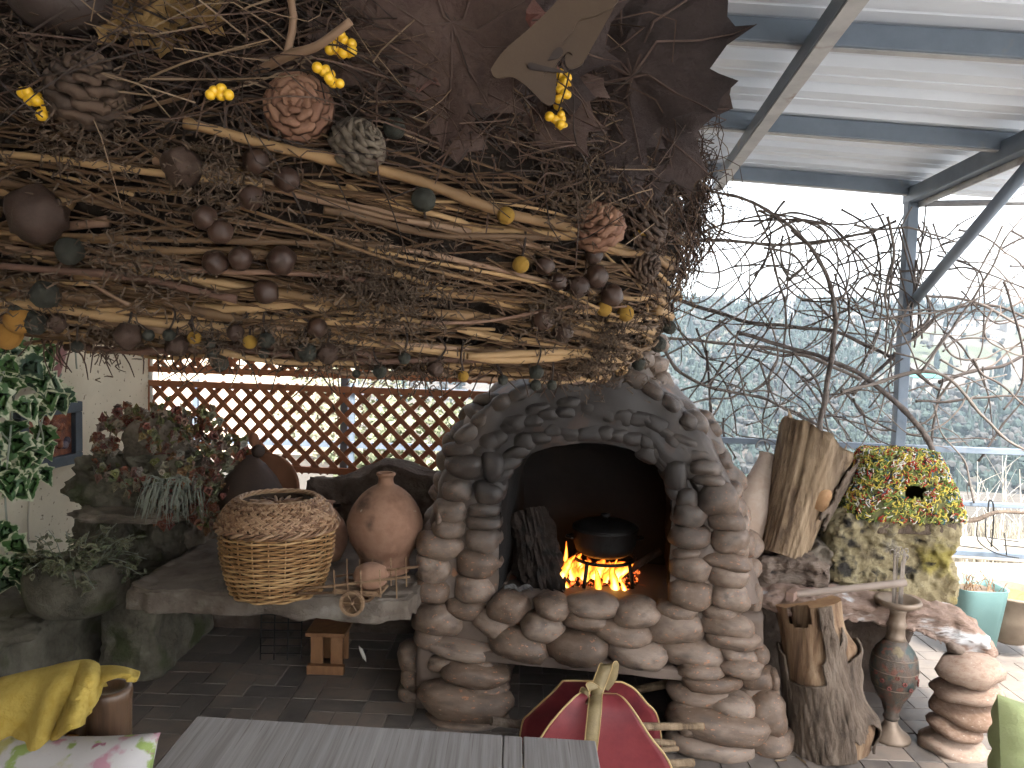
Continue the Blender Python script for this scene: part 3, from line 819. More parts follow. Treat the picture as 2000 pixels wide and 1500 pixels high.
# ------------------------------------------------------------------ rockery in the corner
rk = empty('corner_rockery', P(270, 1150, 3.3), 'stacked mossy rocks in the corner overgrown with ivy', 'rockery')
def rock(px, py, yy, w, h, d, parent, mm, name='rock', sub=5, amp=.32, fr=1.8, seed=None, rot=0, rx=0):
    c = P(px, py, yy); k = yy / F
    M3 = Matrix.Rotation(rot, 3, 'Y') @ Matrix.Rotation(rx, 3, 'X')
    V, Fc = ICO(sub); out = []
    sd = px * .17 + py * .31 if seed is None else seed
    for q in V:
        l = (abs(q.x) ** 3 + abs(q.y) ** 3 + abs(q.z) ** 3) ** (1 / 3)
        p = q / l
        n_ = fbm(p * fr + Vector((sd, 0, 0)), 4)
        rdg = abs(noise.noise(p * fr * 2.3 + Vector((0, sd, 0))))
        p = p * (.92 + amp * n_ - amp * .35 * rdg + .05 * fbm(p * 7 + Vector((sd, 2, 0)), 2))
        out.append(c + M3 @ Vector((p.x * w * k / 2, p.y * d / 2, p.z * h * k / 2)))
    return MB().add(out, Fc).build(name, mm, parent, True)
rock(312, 862, 3.42, 135, 120, .22, rk, m_rock, amp=.12)
rock(235, 950, 3.38, 190, 130, .30, rk, m_rockg, rot=.3)
rock(330, 940, 3.36, 170, 130, .30, rk, m_rockg)
rock(270, 1000, 3.26, 260, 26, .34, rk, m_rock, amp=.14)
rock(215, 1085, 3.36, 130, 170, .30, rk, m_rockg)
rock(335, 1080, 3.44, 140, 180, .30, rk, m_rockg, amp=.2)
rock(395, 1060, 3.44, 60, 150, .22, rk, m_rock, amp=.4)
rock(395, 1130, 3.3, 60, 60, .16, rk, m_rock, amp=.4)
rock(270, 1165, 3.42, 240, 60, .34, rk, m_rockg)

# ------------------------------------------------------------------ leaves
def leaf_mesh(name, outline, mm, fold=.18, droop=.25, thick=True):
    """outline: right half from the stalk to the tip; rings give the leaf an inner field and a rim"""
    pts = outline + [(-x, y) for (x, y) in reversed(outline[1:-1])]
    n = len(pts); V = []; E = []
    cx, cy_ = 0, .45
    for s, e in ((.0, 0), (.45, .35), (.78, .7), (1.0, 1.0)):
        for (x, y) in pts:
            X, Y = cx + (x - cx) * s, cy_ + (y - cy_) * s
            V.append(Vector((X, Y, fold * abs(X) - droop * Y * Y + .03 * math.sin(Y * 9 + X * 5)))); E.append(e)
    Fc = [(r * n + i, r * n + (i + 1) % n, (r + 1) * n + (i + 1) % n, (r + 1) * n + i) for r in range(1, 3) for i in range(n)]
    c = len(V); V.append(Vector((cx, cy_, -droop * cy_ * cy_))); E.append(0)
    Fc += [(c, n + i, n + (i + 1) % n) for i in range(n)]
    V = V[n:]; E = E[n:]; Fc = [tuple(i - n for i in f) for f in Fc]
    me = MB().add(V, Fc).mesh(name, mm, True)
    at = me.attributes.new('edge', 'FLOAT', 'POINT')
    at.data.foreach_set('value', E)
    return me
IVY = [(0, 0), (.16, -.08), (.36, .02), (.34, .16), (.52, .34), (.34, .42), (.26, .58), (.13, .80), (0, 1.0)]
def leafmat(name, cin, crim, lo, hi, rough=.45, nscale=14):
    m = bpy.data.materials.new(name); m.use_nodes = True
    N, L = m.node_tree.nodes, m.node_tree.links; b = N['Principled BSDF']
    b.inputs['Roughness'].default_value = rough; b.inputs['Specular IOR Level'].default_value = .35
    at = N.new('ShaderNodeAttribute'); at.attribute_name = 'edge'
    oi = N.new('ShaderNodeObjectInfo'); tc = N.new('ShaderNodeTexCoord')
    ad = N.new('ShaderNodeVectorMath'); ad.operation = 'ADD'; L.new(tc.outputs['Object'], ad.inputs[0]); L.new(oi.outputs['Random'], ad.inputs[1])
    vm = N.new('ShaderNodeVectorMath'); vm.operation = 'MULTIPLY_ADD'; vm.inputs[1].default_value = (1, 1, 1)
    nz = N.new('ShaderNodeTexNoise'); nz.inputs['Scale'].default_value = nscale * .25; nz.inputs['Detail'].default_value = 3; nz.noise_dimensions = '4D'
    L.new(tc.outputs['Object'], nz.inputs['Vector'])
    m4 = N.new('ShaderNodeMath'); m4.operation = 'MULTIPLY'; m4.inputs[1].default_value = 50; L.new(oi.outputs['Random'], m4.inputs[0]); L.new(m4.outputs[0], nz.inputs['W'])
    ma = N.new('ShaderNodeMath'); ma.operation = 'MULTIPLY_ADD'; ma.inputs[1].default_value = 1.8; L.new(nz.outputs[0], ma.inputs[0]); L.new(at.outputs['Fac'], ma.inputs[2])
    mr = N.new('ShaderNodeMapRange'); mr.inputs[1].default_value = lo; mr.inputs[2].default_value = hi; L.new(ma.outputs[0], mr.inputs[0])
    rp = N.new('ShaderNodeValToRGB'); L.new(oi.outputs['Random'], rp.inputs[0])
    E = rp.color_ramp.elements
    while len(E) < len(cin): E.new(.5)
    for i, c in enumerate(cin): E[i].position = i / max(1, len(cin) - 1); E[i].color = lin(c)
    mx = N.new('ShaderNodeMix'); mx.data_type = 'RGBA'; L.new(mr.outputs[0], mx.inputs[0]); L.new(rp.outputs[0], mx.inputs[6]); mx.inputs[7].default_value = lin(crim)
    L.new(mx.outputs[2], b.inputs['Base Color'])
    return m
m_varieg = leafmat('variegated ivy leaf', [(.035, .085, .025), (.055, .12, .03), (.04, .075, .045)], (.52, .53, .36), 1.66, 1.84)
m_ivyred = leafmat('winter ivy leaf', [(.16, .045, .035), (.22, .085, .045), (.14, .15, .05), (.26, .24, .2), (.17, .06, .05), (.28, .23, .16), (.11, .13, .06)], (.26, .2, .15), 1.95, 2.2)
leaf_v = leaf_mesh('leaf', IVY, m_varieg, .22, .3)
leaf_r = leaf_mesh('leaf', IVY, m_ivyred, .2, .25)
rl = random.Random(23)

ivy = empty('ivy_plant', P(330, 980, 3.3), 'reddish winter ivy trailing over the corner rocks', 'ivy')
stems = [[(380, 975, 3.2), (410, 920, 3.25), (430, 870, 3.3), (400, 825, 3.35), (330, 805, 3.38), (270, 808, 3.38), (228, 815, 3.4), (215, 850, 3.4), (208, 890, 3.38)],
         [(350, 990, 3.18), (290, 960, 3.18), (240, 930, 3.2), (200, 905, 3.28)],
         [(400, 1000, 3.2), (440, 950, 3.24), (460, 900, 3.28), (470, 870, 3.3)],
         [(420, 1010, 3.2), (425, 960, 3.2), (420, 900, 3.28), (390, 850, 3.3), (350, 840, 3.28)],
         [(330, 1000, 3.14), (340, 930, 3.18), (320, 880, 3.28), (300, 830, 3.3)], [(400, 1010, 3.16), (395, 950, 3.16), (370, 900, 3.2)]]
for st in stems:
    sp = catmull([P(*q) for q in st], 8)
    MB().tube(sp, .0035, 5).build('stem', m_bushw if 'm_bushw' in globals() else m_rock, ivy)
    for p in sp:
        for k in range(5):
            if rl.random() < .2: continue
            d = Vector((rl.gauss(0, .03), rl.gauss(-.01, .02), rl.gauss(0, .03)))
            s = rl.uniform(.026, .052)
            inst('leaf', leaf_r, TRS(p + d, (R_(90) + rl.gauss(0, .5), rl.gauss(0, .4), rl.gauss(0, .9)) if rl.random() < .2 else (R_(-70) + rl.gauss(0, .45), rl.gauss(0, .5), rl.gauss(0, .5)), s), ivy)
# grey strappy tuft on the rocks
tuft = empty('grey_tuft_plant', P(350, 990, 3.15), 'pale grey feathery tuft plant hanging over the rock slab', 'plant')
m_tuft = mat('grey felted leaves', [(.20, .22, .17), (.30, .31, .26)], 8, .9)
tb = MB()
for k in range(150):
    p0 = P(rl.uniform(310, 385), rl.uniform(940, 975), 3.2 + rl.uniform(-.06, .06)); a = rl.uniform(-1.4, 1.4); L_ = rl.uniform(.06, .14)
    p1 = p0 + Vector((math.sin(a) * L_ * .4, -.05, .03)); p2 = p0 + Vector((math.sin(a) * L_ * .7, -.08, -L_ * .8))
    tb.tube(catmull([p0, p1, p2], 3), [.003, .003, .0025, .002, .002, .0015, .001], 4)
o = tb.build('strands', m_tuft, tuft); o['kind'] = 'stuff'

# ------------------------------------------------------------------ stone pot with a small shrub
sp_c = Vector((P(152, 1190, 2.98).x, 2.98, .335))
spot = empty('stone_flower_pot', sp_c, 'round mossy stone flower pot on the low bench', 'pot')
MB().lathe([(.05, 0), (.13, .0), (.17, .03), (.188, .09), (.185, .15), (.168, .192), (.15, .2), (.14, .19), (.13, .17), (.02, .165)], 48, Matrix.Translation(sp_c),
           lambda q: q * (1 + .035 * fbm(q * 14, 3))).build('body', m_rockg, spot, True)
shrub = empty('pot_shrub', sp_c + Vector((0, 0, .17)), 'small grey green bushy plant growing in the stone pot', 'plant')
m_sed = leafmat('small grey leaves', [(.10, .12, .06), (.15, .16, .085), (.20, .20, .12), (.12, .11, .07)], (.2, .2, .14), 1.8, 2.1)
sed = leaf_mesh('leaf', [(0, 0), (.18, .25), (.22, .55), (.12, .85), (0, 1)], m_sed, .15, .2)
for k in range(44):
    a = rl.random() * 6.28; r = .16 * rl.random() ** .5; p0 = sp_c + Vector((r * .6 * math.cos(a), r * .6 * math.sin(a), .17))
    p1 = sp_c + Vector((r * 1.45 * math.cos(a) + .02, r * 1.3 * math.sin(a) - .02, .21 + .13 * rl.random()))
    if k > 26: p1.z -= .09; p1.x += .1; p1.y -= .06
    MB().tube(catmull([p0, p0.lerp(p1, .5) + Vector((0, 0, .03)), p1], 3), .002, 4).build('stem', m_tuft, shrub)
    for j in range(9):
        inst('leaf', sed, TRS(p0.lerp(p1, .55 + .05 * j) + Vector((rl.gauss(0, .008), rl.gauss(0, .008), rl.gauss(0, .008))), (rl.uniform(-1.2, 1.2), rl.uniform(-1.2, 1.2), rl.random() * 6.28), rl.uniform(.028, .05)), shrub)

# ------------------------------------------------------------------ on the wall: frame, cable, socket, planter with variegated ivy
WU = -2.08
def onwall(px, py, off=0.0):                # point on the wall face
    return hit_plane(px, py, B(WU + off, 0, 0), B_U)
def wl_co(p):
    q = p - B_O; return q.dot(B_V), q.z
vr, z_t = wl_co(onwall(146, 783)); _, z_b = wl_co(onwall(140, 903)); vl = vr - .40
m_frame = mat('blue grey painted frame', [(.075, .095, .115), (.055, .07, .085)], 8, .6, .2, 40)
m_relief = mat('copper clay relief', [(.30, .105, .045), (.20, .065, .035), (.10, .04, .03)], 26, .45, .6, 50, bdist=.01)
m_relief2 = mat('dull violet glaze', [(.06, .05, .085), (.12, .09, .11)], 20, .35)
pf = empty('picture_frame', B(WU, (vr + vl) / 2, z_b), 'blue grey frame with an orange clay relief on the cream wall', 'picture')
zm = (z_t + z_b) / 2; hh = z_t - z_b; fw = .05
for (v0, v1, za, zc) in ((vl, vr, z_t - fw, z_t), (vl, vr, z_b, z_b + fw)):
    MB().box(B(WU + .022, (v0 + v1) / 2, (za + zc) / 2), (.042, v1 - v0, zc - za), B_M).build('frame_bar', m_frame, pf, bevel=.004)
for v0 in (vl, vr - fw):
    MB().box(B(WU + .0215, v0 + fw / 2, zm), (.041, fw, hh - 2 * fw - .002), B_M).build('frame_bar', m_frame, pf, bevel=.004)
MB().box(B(WU + .012, (vr + vl) / 2, zm), (.012, vr - vl - 2 * fw, hh - 2 * fw), B_M).build('relief_panel', m_relief, pf)
for k in range(34):
    v = rl.uniform(vl + fw + .03, vr - fw - .03); z = rl.uniform(z_b + fw + .02, z_t - fw - .02)
    MB().blob(B(WU + .02, v, z), (.012, rl.uniform(.012, .03), rl.uniform(.01, .024)), 2, .3, 2, k, B_M).build('relief_lump', m_relief2 if (z < zm - .02 and k % 2) else m_relief, pf, True)
cb_ = [onwall(56 + 1.5 * math.sin(k), 905 + k * 26, .008) for k in range(9)]
o = MB().tube(catmull(cb_, 4), .004, 6).build('wall_cable', mat('pale cable', [(.42, .38, .30)], 5, .6)); tag(o, 'thin pale cable running down the wall below the picture', 'cable')
so = onwall(64, 1126)
m_pvc = mat('dull white plastic', [(.55, .52, .46), (.48, .45, .4)], 6, .5)
sk = empty('wall_socket', so, 'double pale plastic socket low on the cream wall', 'socket')
MB().box(so + B_U * .012, (.024, .15, .082), B_M).build('plate', m_pvc, sk, bevel=.006)
m_dk = mat('dark recess', [(.12, .11, .1)], 5, .6)
for s in (-1, 1):
    c = so + B_U * .0245 + B_V * s * .036
    MB().tube([c, c + B_U * .003], .026, 20).build('socket_face', m_dk, sk, True)

pc2 = onwall(106, 690, .10)
hp = empty('hanging_planter', pc2, 'dusty plum coloured wall planter with raised lettering under the wreath', 'planter')
m_plum = mat('dusty plum plastic', [(.22, .10, .095), (.17, .075, .075)], 10, .55, .2, 40)
m_plumr = mat('pink raised letters', [(.42, .24, .20)], 10, .6)
def shieldpt(u, w):                              # tapering, bulging front
    z = .10 - .21 * w; half = .088 * (1 - .55 * max(0, w - .45) / .55 - .08 * w)
    a = (u - .5) * math.pi
    return pc2 + B_V * (math.sin(a) * half) + B_U * (math.cos(a) * (.075 * (1 - .45 * w)) - .03) + Vector((0, 0, z))
pl_ = MB().grid(shieldpt, 24, 14).build('body', m_plum, hp, True)
so_ = pl_.modifiers.new('thick', 'SOLIDIFY'); so_.thickness = .006
MB().tube([shieldpt(.06 + .88 * k / 20, .30 + .42 * math.sin(math.pi * (k / 20)) ** .8) + B_U * .001 for k in range(21)], .0022, 5).build('swag_line', m_soot, pl_)
for r_, row in enumerate(((.40, .47, .52, .57, .62), (.47, .52, .57, .62))):
    for k, u in enumerate(row):
        a = shieldpt(u, .17 + .12 * r_) + B_U * .003; b_ = shieldpt(u + (.012 if k % 2 else -.01), .25 + .12 * r_) + B_U * .003; c = shieldpt(u + .03, (.18 if k % 2 else .24) + .12 * r_) + B_U * .003
        MB().tube([a, b_, c], .0022, 5).build('raised_letter', m_plumr, pl_)
vi = empty('variegated_ivy', pc2, 'large leaved green and cream ivy trailing down the left edge', 'ivy')
vst = [[(110, 650, .15), (60, 690, .2), (30, 760, .22), (20, 850, .24), (10, 960, .24), (15, 1050, .22), (10, 1120, .2)], [(90, 660, .14), (40, 680, .16), (10, 720, .2), (-20, 800, .2)],
       [(120, 730, .12), (90, 790, .14), (75, 850, .14), (50, 900, .14)], [(100, 640, .16), (140, 650, .16), (150, 720, .12)], [(60, 780, .18), (85, 860, .14), (65, 905, .14)], [(20, 700, .2), (70, 740, .16), (120, 790, .1)], [(-20, 820, .22), (30, 880, .2), (40, 930, .2)]]
for st in vst:
    sp = catmull([onwall(x, y, o_) for (x, y, o_) in st], 6)
    MB().tube(sp, .004, 5).build('stem', m_tuft, vi)
    for i, p in enumerate(sp):
        for k in range(2 if i % 2 else 3):
            if rl.random() < .62: continue
            xx, yy_ = pix0(p)
            if 70 < xx < 150 and 630 < yy_ < 745 and rl.random() < .93: continue
            if 45 < xx < 170 and 765 < yy_ < 920 and rl.random() < .93: continue
            d = B_V * rl.gauss(0, .04) + B_U * rl.uniform(-.01, .05) + Vector((0, 0, rl.gauss(0, .03)))
            inst('leaf', leaf_v, TRS(p + d, Matrix.Rotation(rl.uniform(.1, 1.0), 4, 'Z') @ rotM(R_(-75) + rl.gauss(0, .35), rl.gauss(0, .55), 0), rl.uniform(.085, .14)), vi)

# ------------------------------------------------------------------ basket
m_wick = mat('wicker', [(.24, .125, .05), (.36, .20, .085), (.45, .28, .13)], 16, .5, .3, 60, obvar=.5, bdist=.003)
m_wickl = mat('wicker of the lid', [(.17, .09, .05), (.26, .145, .08), (.35, .22, .13)], 16, .5, .3, 60, obvar=.5, bdist=.003)
bc = hit_z(516, 1180, SZ + .003); bc.y += .145
bk_ = empty('wicker_basket', bc, 'round wicker basket with a woven lid on the stone shelf', 'basket')
def brad(t): return .152 + .042 * math.sin(min(1, t * 1.15) * math.pi / 2)
NS, BH, NR = 22, .232, 26
for k in range(NS):
    a = 2 * math.pi * k / NS
    MB().tube([bc + Vector((brad(t / 8) * math.cos(a), brad(t / 8) * math.sin(a), .004 + BH * t / 8)) for t in range(9)], .0042, 5, squash=.6).build('stake', m_wick, bk_, True)
for r in range(NR):
    t = (r + .5) / NR; z = BH * t; pts = []
    for j in range(NS * 6 + 1):
        a = 2 * math.pi * j / (NS * 6)
        w = math.cos(a * NS / 2 * 2 / 2 + (math.pi if r % 2 else 0))
        pts.append(bc + Vector(((brad(t) + .0065 * w) * math.cos(a), (brad(t) + .0065 * w) * math.sin(a), z + .0012 * noise.noise(Vector((a * 3, r, 0))))))
    MB().tube(pts, .0047, 6, False, .85).build('weave_strand', m_wick, bk_, True)
MB().lathe([(.01, 0), (.149, 0), (.149, .006), (.01, .006)], 32, Matrix.Translation(bc)).build('base', m_wick, bk_)
m_dark_in = mat('basket inside', [(.05, .03, .018)], 6, .9)
MB().lathe([(.13, .01), (.176, .16), (.18, BH), (.176, BH + .002), (.01, BH + .003)], 32, Matrix.Translation(bc)).build('inner_lining', m_dark_in, bk_, True)
lid = MB().lathe([(.18, BH + .004), (.192, BH + .014), (.167, BH + .055), (.127, BH + .097), (.114, BH + .097), (.105, BH + .077), (.01, BH + .072)], 40, Matrix.Translation(bc)).build('lid', m_dark_in, bk_, True)
def lidpt(a, t, o_=0):
    r = .200 + (.130 - .200) * t + .016 * math.sin(t * math.pi) + o_; return bc + Vector((r * math.cos(a), r * math.sin(a), BH + .012 + .093 * t ** .9 + o_ * .6))
NL = 32
for fam in (1, -1):
    for k in range(NL):
        a0 = 2 * math.pi * k / NL
        for q in (-.05, 0, .05):
            pts = [lidpt(a0 + q * (1 - .1 * t / 12) + fam * .85 * t / 12, t / 12, .004 * fam * math.cos(t * 1.65 * math.pi / 1.5) + .004) for t in range(13)]
            MB().tube(pts, .0048, 5, squash=.75).build('lid_strand', m_wickl, lid, True)
for (rr, zz, n_, am, tr_) in ((.206, BH + .012, 38, .008, .006), (.132, BH + .103, 28, .006, .005)):
    for ph in range(3):
        pts = []
        for j in range(n_ * 5 + 1):
            a = 2 * math.pi * j / (n_ * 5); f = a * n_ / 3 + ph * 2.094
            pts.append(bc + Vector(((rr + am * math.cos(f)) * math.cos(a), (rr + am * math.cos(f)) * math.sin(a), zz + am * math.sin(f))))
        MB().tube(pts, tr_, 5, False).build('rim_braid', m_wickl, lid, True)
for k in range(26):
    a = 2 * math.pi * k / 26
    MB().tube([bc + Vector((r * math.cos(a + .2 * (r - .02)), r * math.sin(a + .2 * (r - .02)), BH + .084 + .004 * math.cos(r * 60 + k * math.pi))) for r in (.02, .045, .07, .095, .12)], .005, 5).build('top_weave', m_wickl, lid, True)

# ------------------------------------------------------------------ clay vessels
m_terra = mat('terracotta', [(.23, .122, .075), (.28, .158, .104), (.185, .094, .06)], 5, .88, .35, 30, spots=[((.36, .25, .18), 3.5, .6, .78), ((.10, .06, .042), 7, .62, .72), ((.42, .34, .27), 24, .70, .74)], bdist=.006)
m_terrad = mat('dark terracotta', [(.17, .075, .04), (.23, .10, .055)], 4, .7, .25, 30)
jb = hit_z(752, 1142, SZ); jb.y = 2.99; jb.x = P(752, 1042, 2.99).x
k_ = 2.99 / F
jug = empty('clay_jug', jb, 'tall egg shaped terracotta jug with a narrow neck', 'jug')
prof = [(.05, 0), (.10, .004), (48, 30), (66, 70), (74, 105), (73, 128), (64, 155), (48, 182), (30, 200), (18, 208), (15, 216), (15, 224), (17, 229), (19, 231), (18, 236), (13, 236), (11, 225)]
prof = [(r if r < 1 else r * k_, z if z < 1 else z * k_ * .83) for r, z in prof]
prof = [(p_.x, p_.y) for p_ in catmull([Vector((r, z, 0)) for r, z in prof], 6)]
MB().lathe(prof, 56, Matrix.Translation(jb), lambda q: Vector((q.x * (1 + .02 * noise.noise(q * 5) + .004 * math.sin(q.z * 260)), q.y * (1 + .02 * noise.noise(q * 5) + .004 * math.sin(q.z * 260)), q.z))).build('body', m_terra, jug, True)
p2 = Vector((P(632, 1090, 3.12).x, 3.12, SZ))
j2 = empty('clay_pot', p2, 'smaller rounded clay pot half hidden behind the basket', 'pot')
MB().lathe([(.05, 0), (.07, .003), (.095, .06), (.098, .11), (.08, .16), (.05, .2), (.035, .215), (.035, .235), (.045, .24), (.03, .24)], 40, Matrix.Translation(p2)).build('body', m_terra, j2, True)
dc = P(513, 958, 3.36); Dm = Matrix.Translation(dc) @ rotM(R_(76), 0, -.1)
dish = empty('round_clay_dish', dc, 'round brown clay dish leaning upright behind the basket', 'dish')
MB().lathe([(.001, -.012), (.16, -.012), (.168, -.004), (.168, .012), (.16, .014), (.15, .004), (.001, .0)], 56, Dm).build('body', m_terrad, dish, True)
c3 = P(490, 985, 3.28)
bell = empty('dark_clay_bell', c3, 'dark cone shaped clay vessel with a ball stopper before the round dish', 'vessel')
m_bell = mat('smoked clay', [(.035, .022, .017), (.06, .036, .026)], 6, .7, .2)
k3 = 3.28 / F
MB().lathe([(70*k3, 0), (66*k3, 20*k3), (48*k3, 55*k3), (28*k3, 80*k3), (14*k3, 92*k3), (10*k3, 97*k3), (2*k3, 99*k3)], 36, Matrix.Translation(c3)).build('body', m_bell, bell, True)
MB().blob(c3 + Vector((.03, 0, 106 * k3)), (13 * k3,) * 3, 3).build('stopper', m_bell, bell, True)
MB().blob(c3 + Vector((.002, .03, 126 * k3)), (10 * k3, 9 * k3, 15 * k3), 3).build('knob', m_terrad, bell, True)

# ------------------------------------------------------------------ toy cart
co = hit_z(700, 1190, SZ + .004); ks = co.y / F
m_cw = mat('cart wood', [(.20, .12, .065), (.29, .185, .11), (.14, .08, .045)], 22, .7, .2, obvar=.5, stretch=(1, 4, 4))
ct = empty('toy_cart', co, 'little wooden toy cart with spoked wheels on the shelf', 'toy cart')
CM = Matrix.Translation(co) @ Matrix.Rotation(-.12, 4, 'Z') @ Matrix.Scale(1.35, 4)
def cpt(x, y, z): return CM @ Vector((x, y, z))
whm = MB().lathe([(.024, -.005), (.031, -.005), (.031, .005), (.024, .005), (.024, -.005)], 24).mesh('rim', m_cw, False)
for s in (-1, 1):
    wc = cpt(.0, s * .05, .032); wt = MB().tube([cpt(0, s * .05 - .008, .032), cpt(0, s * .05 + .008, .032)], .006, 10).build('wheel', m_cw, ct, True)
    inst('rim', whm, Matrix.Translation(wc) @ CM.to_3x3().to_4x4() @ rotM(R_(90), 0, 0), wt)
    for k in range(6):
        a = k * math.pi / 3
        MB().tube([wc, wc + CM.to_3x3() @ Vector((.026 * math.cos(a), 0, .026 * math.sin(a)))], .0026, 5).build('spoke', m_cw, wt)
MB().tube([cpt(0, -.06, .032), cpt(0, .06, .032)], .004, 6).build('axle', m_cw, ct)
for k in range(4): MB().box(cpt(.005, -.03 + .02 * k, .052), (.12, .017, .006), CM.to_3x3()).build('bed_plank', m_cw, ct)
for s in (-1, 1):
    MB().bar(cpt(-.075, s * .042, .066), cpt(.14, s * .042, .105), .006, .007).build('side_rail', m_cw, ct)
    MB().bar(cpt(-.05, s * .042, .058), cpt(.06, s * .042, .058), .005, .012).build('side_board', m_cw, ct)
    MB().tube([cpt(-.04, s * .03, .05), cpt(-.15, s * .018, .036)], .0045, 6).build('shaft', m_cw, ct)
    for x in (-.045, -.012, .022, .07, .11):
        MB().tube([cpt(x, s * .046, .05), cpt(x - .003, s * .048, .112 + .12 * max(0, x))], .0026, 5).build('side_stake', m_cw, ct)
MB().tube([cpt(-.15, -.03, .036), cpt(-.15, .03, .036)], .004, 6).build('yoke', m_cw, ct)
cpz = cpt(.03, .0, .056)
o = MB().lathe([(.02, 0), (.04, .012), (.048, .034), (.04, .055), (.02, .066), (.008, .068)], 28, Matrix.Translation(cpz) @ Matrix.Scale(1.25, 4)).build('little_clay_jar', m_terra, None, True)
tag(o, 'small round clay jar riding in the toy cart', 'jar')

# ------------------------------------------------------------------ under the shelf
m_pine = mat('orange pine', [(.26, .13, .06), (.20, .095, .045)], 10, .6, .2, stretch=(4, 4, 1))
st_c = hit_z(636, 1316, 0); st = empty('wooden_step_stool', st_c, 'small orange wooden stool standing under the shelf', 'stool')
kk = st_c.y / F
for dx in (-20, 20): MB().box(st_c + Vector((dx * kk, .02, .09)), (25 * kk, .018, .15)).build('upright', m_pine, st, bevel=.003)
MB().box(st_c + Vector((0, .0, .02)), (74 * kk, .03, .04)).build('foot_board', m_pine, st, bevel=.003)
MB().box(st_c + Vector((0, .10, .175)), (80 * kk, .24, .018)).build('seat', m_pine, st, bevel=.003)
MB().box(st_c + Vector((0, .16, .07)), (60 * kk, .018, .14)).build('back_board', m_pine, st, bevel=.003)
wr_c = hit_z(548, 1290, 0); m_wire = mat('black wire', [(.02, .02, .02)], 5, .5)
wr = empty('wire_rack', wr_c, 'black wire rack standing in the shadow under the shelf', 'rack')
for k in range(6): MB().tube([wr_c + Vector((-.09, 0, .03 + .035 * k)), wr_c + Vector((.09, .01, .03 + .035 * k))], .0025, 5).build('wire', m_wire, wr)
for k in range(4): MB().tube([wr_c + Vector((-.09 + .06 * k, 0, 0)), wr_c + Vector((-.09 + .06 * k, .01, .21))], .003, 5).build('upright_wire', m_wire, wr)
o = MB().blob(hit_z(708, 1290, .1) + Vector((0, 0, .03)), (.008, .006, .035), 2, .3, 2, 3, Matrix.Rotation(-.4, 3, 'Y')).build('pale_chip', m_pvc); tag(o, 'tiny pale chip glinting in the dark under the shelf', 'chip')

# ================================================================== RIGHT SIDE: ROCKS, LOGS, VASE
m_moss = mat('ochre mossy tufa', [(.14, .11, .066), (.24, .195, .11), (.31, .26, .155), (.19, .165, .125)], 9, .95, 1.0, 20, bdist=.03,
             spots=[((.26, .215, .06), 5, .57, .66), ((.035, .03, .025), 13, .56, .66), ((.40, .38, .34), 4, .66, .74)])
m_barkrock = mat('flaky brown rock', [(.12, .085, .065), (.22, .165, .13), (.30, .24, .20)], 7, .95, 1.0, 22, bdist=.03, stretch=(1, 1, 2.5), spots=((.05, .04, .035), 10, .6, .7))
m_slabr = mat('pinkish layered slab', [(.19, .125, .09), (.28, .195, .155), (.36, .28, .235)], 6, .9, 1.0, 24, bdist=.02, stretch=(1, 1, 3), spots=[((.62, .62, .63), 6, .56, .66), ((.14, .09, .07), 12, .62, .7)])
def bigrock(name, corners_px, yy, depth, mm, label, amp=.03, f=7, n=22, sub=None):
    """rough block whose front outline follows a polygon of pixels at distance yy"""
    poly = [P(a, b, yy) for a, b in corners_px]
    c = sum(poly, Vector()) / len(poly)
    t = empty(name, (c.x, yy, min(p.z for p in poly)), label, 'rock')
    ring = catmull(poly + [poly[0]], 6)[:-1]
    k = len(ring)
    b = MB(); V = []
    L_ = [(-.0, .25), (-.02, .6), (-.03, .88), (.03, 1.0), (depth * .25, 1.03), (depth * .6, 1.0), (depth * .9, .85), (depth, .5)]
    for (dy, s) in L_:
        for p in ring:
            q = c + (p - c) * s + Vector((0, dy, 0))
            r_ = abs(noise.noise(q * f)) - .25
            V.append(q + Vector((fbm(q * f, 4), fbm(q * f + Vector((4, 7, 1)), 4) - 1.2 * r_, fbm(q * f + Vector((2, 3, 9)), 4))) * amp)
    Fc = [(r * k + i, (r + 1) * k + i, (r + 1) * k + (i + 1) % k, r * k + (i + 1) % k) for r in range(len(L_) - 1) for i in range(k)]
    Fc += [tuple(range(k)), tuple((len(L_) - 1) * k + i for i in reversed(range(k)))]
    o = b.add(V, Fc).build('rock_body', mm, t, True)
    s = o.modifiers.new('remesh', 'REMESH'); s.mode = 'VOXEL'; s.voxel_size = .008; s.use_smooth_shade = True
    tx = bpy.data.textures.new(name + '_relief', 'CLOUDS'); tx.noise_scale = .06; tx.noise_depth = 5
    d = o.modifiers.new('relief', 'DISPLACE'); d.texture = tx; d.strength = amp * 3.0; d.mid_level = .5; d.texture_coords = 'LOCAL'
    t2 = bpy.data.textures.new(name + '_pits', 'VORONOI'); t2.noise_scale = .035; t2.distance_metric = 'DISTANCE'
    d = o.modifiers.new('pits', 'DISPLACE'); d.texture = t2; d.strength = amp * 1.0; d.mid_level = .4; d.texture_coords = 'LOCAL'
    return t
bigrock('mossy_boulder', [(1622, 1010), (1700, 1000), (1790, 1012), (1870, 1020), (1884, 1050), (1868, 1095), (1880, 1130), (1876, 1175), (1830, 1195), (1740, 1190), (1650, 1150), (1603, 1128), (1612, 1095), (1625, 1060)], 2.98, .34, m_moss,
        'big ochre mossy boulder under the colourful yarn house', .022)
bigrock('flaky_rock', [(1478, 1105), (1520, 1095), (1580, 1092), (1606, 1110), (1605, 1150), (1560, 1178), (1500, 1180), (1482, 1150)], 2.92, .3, m_barkrock, 'flaky brown rock beside the fireplace under the leaning log', .02)
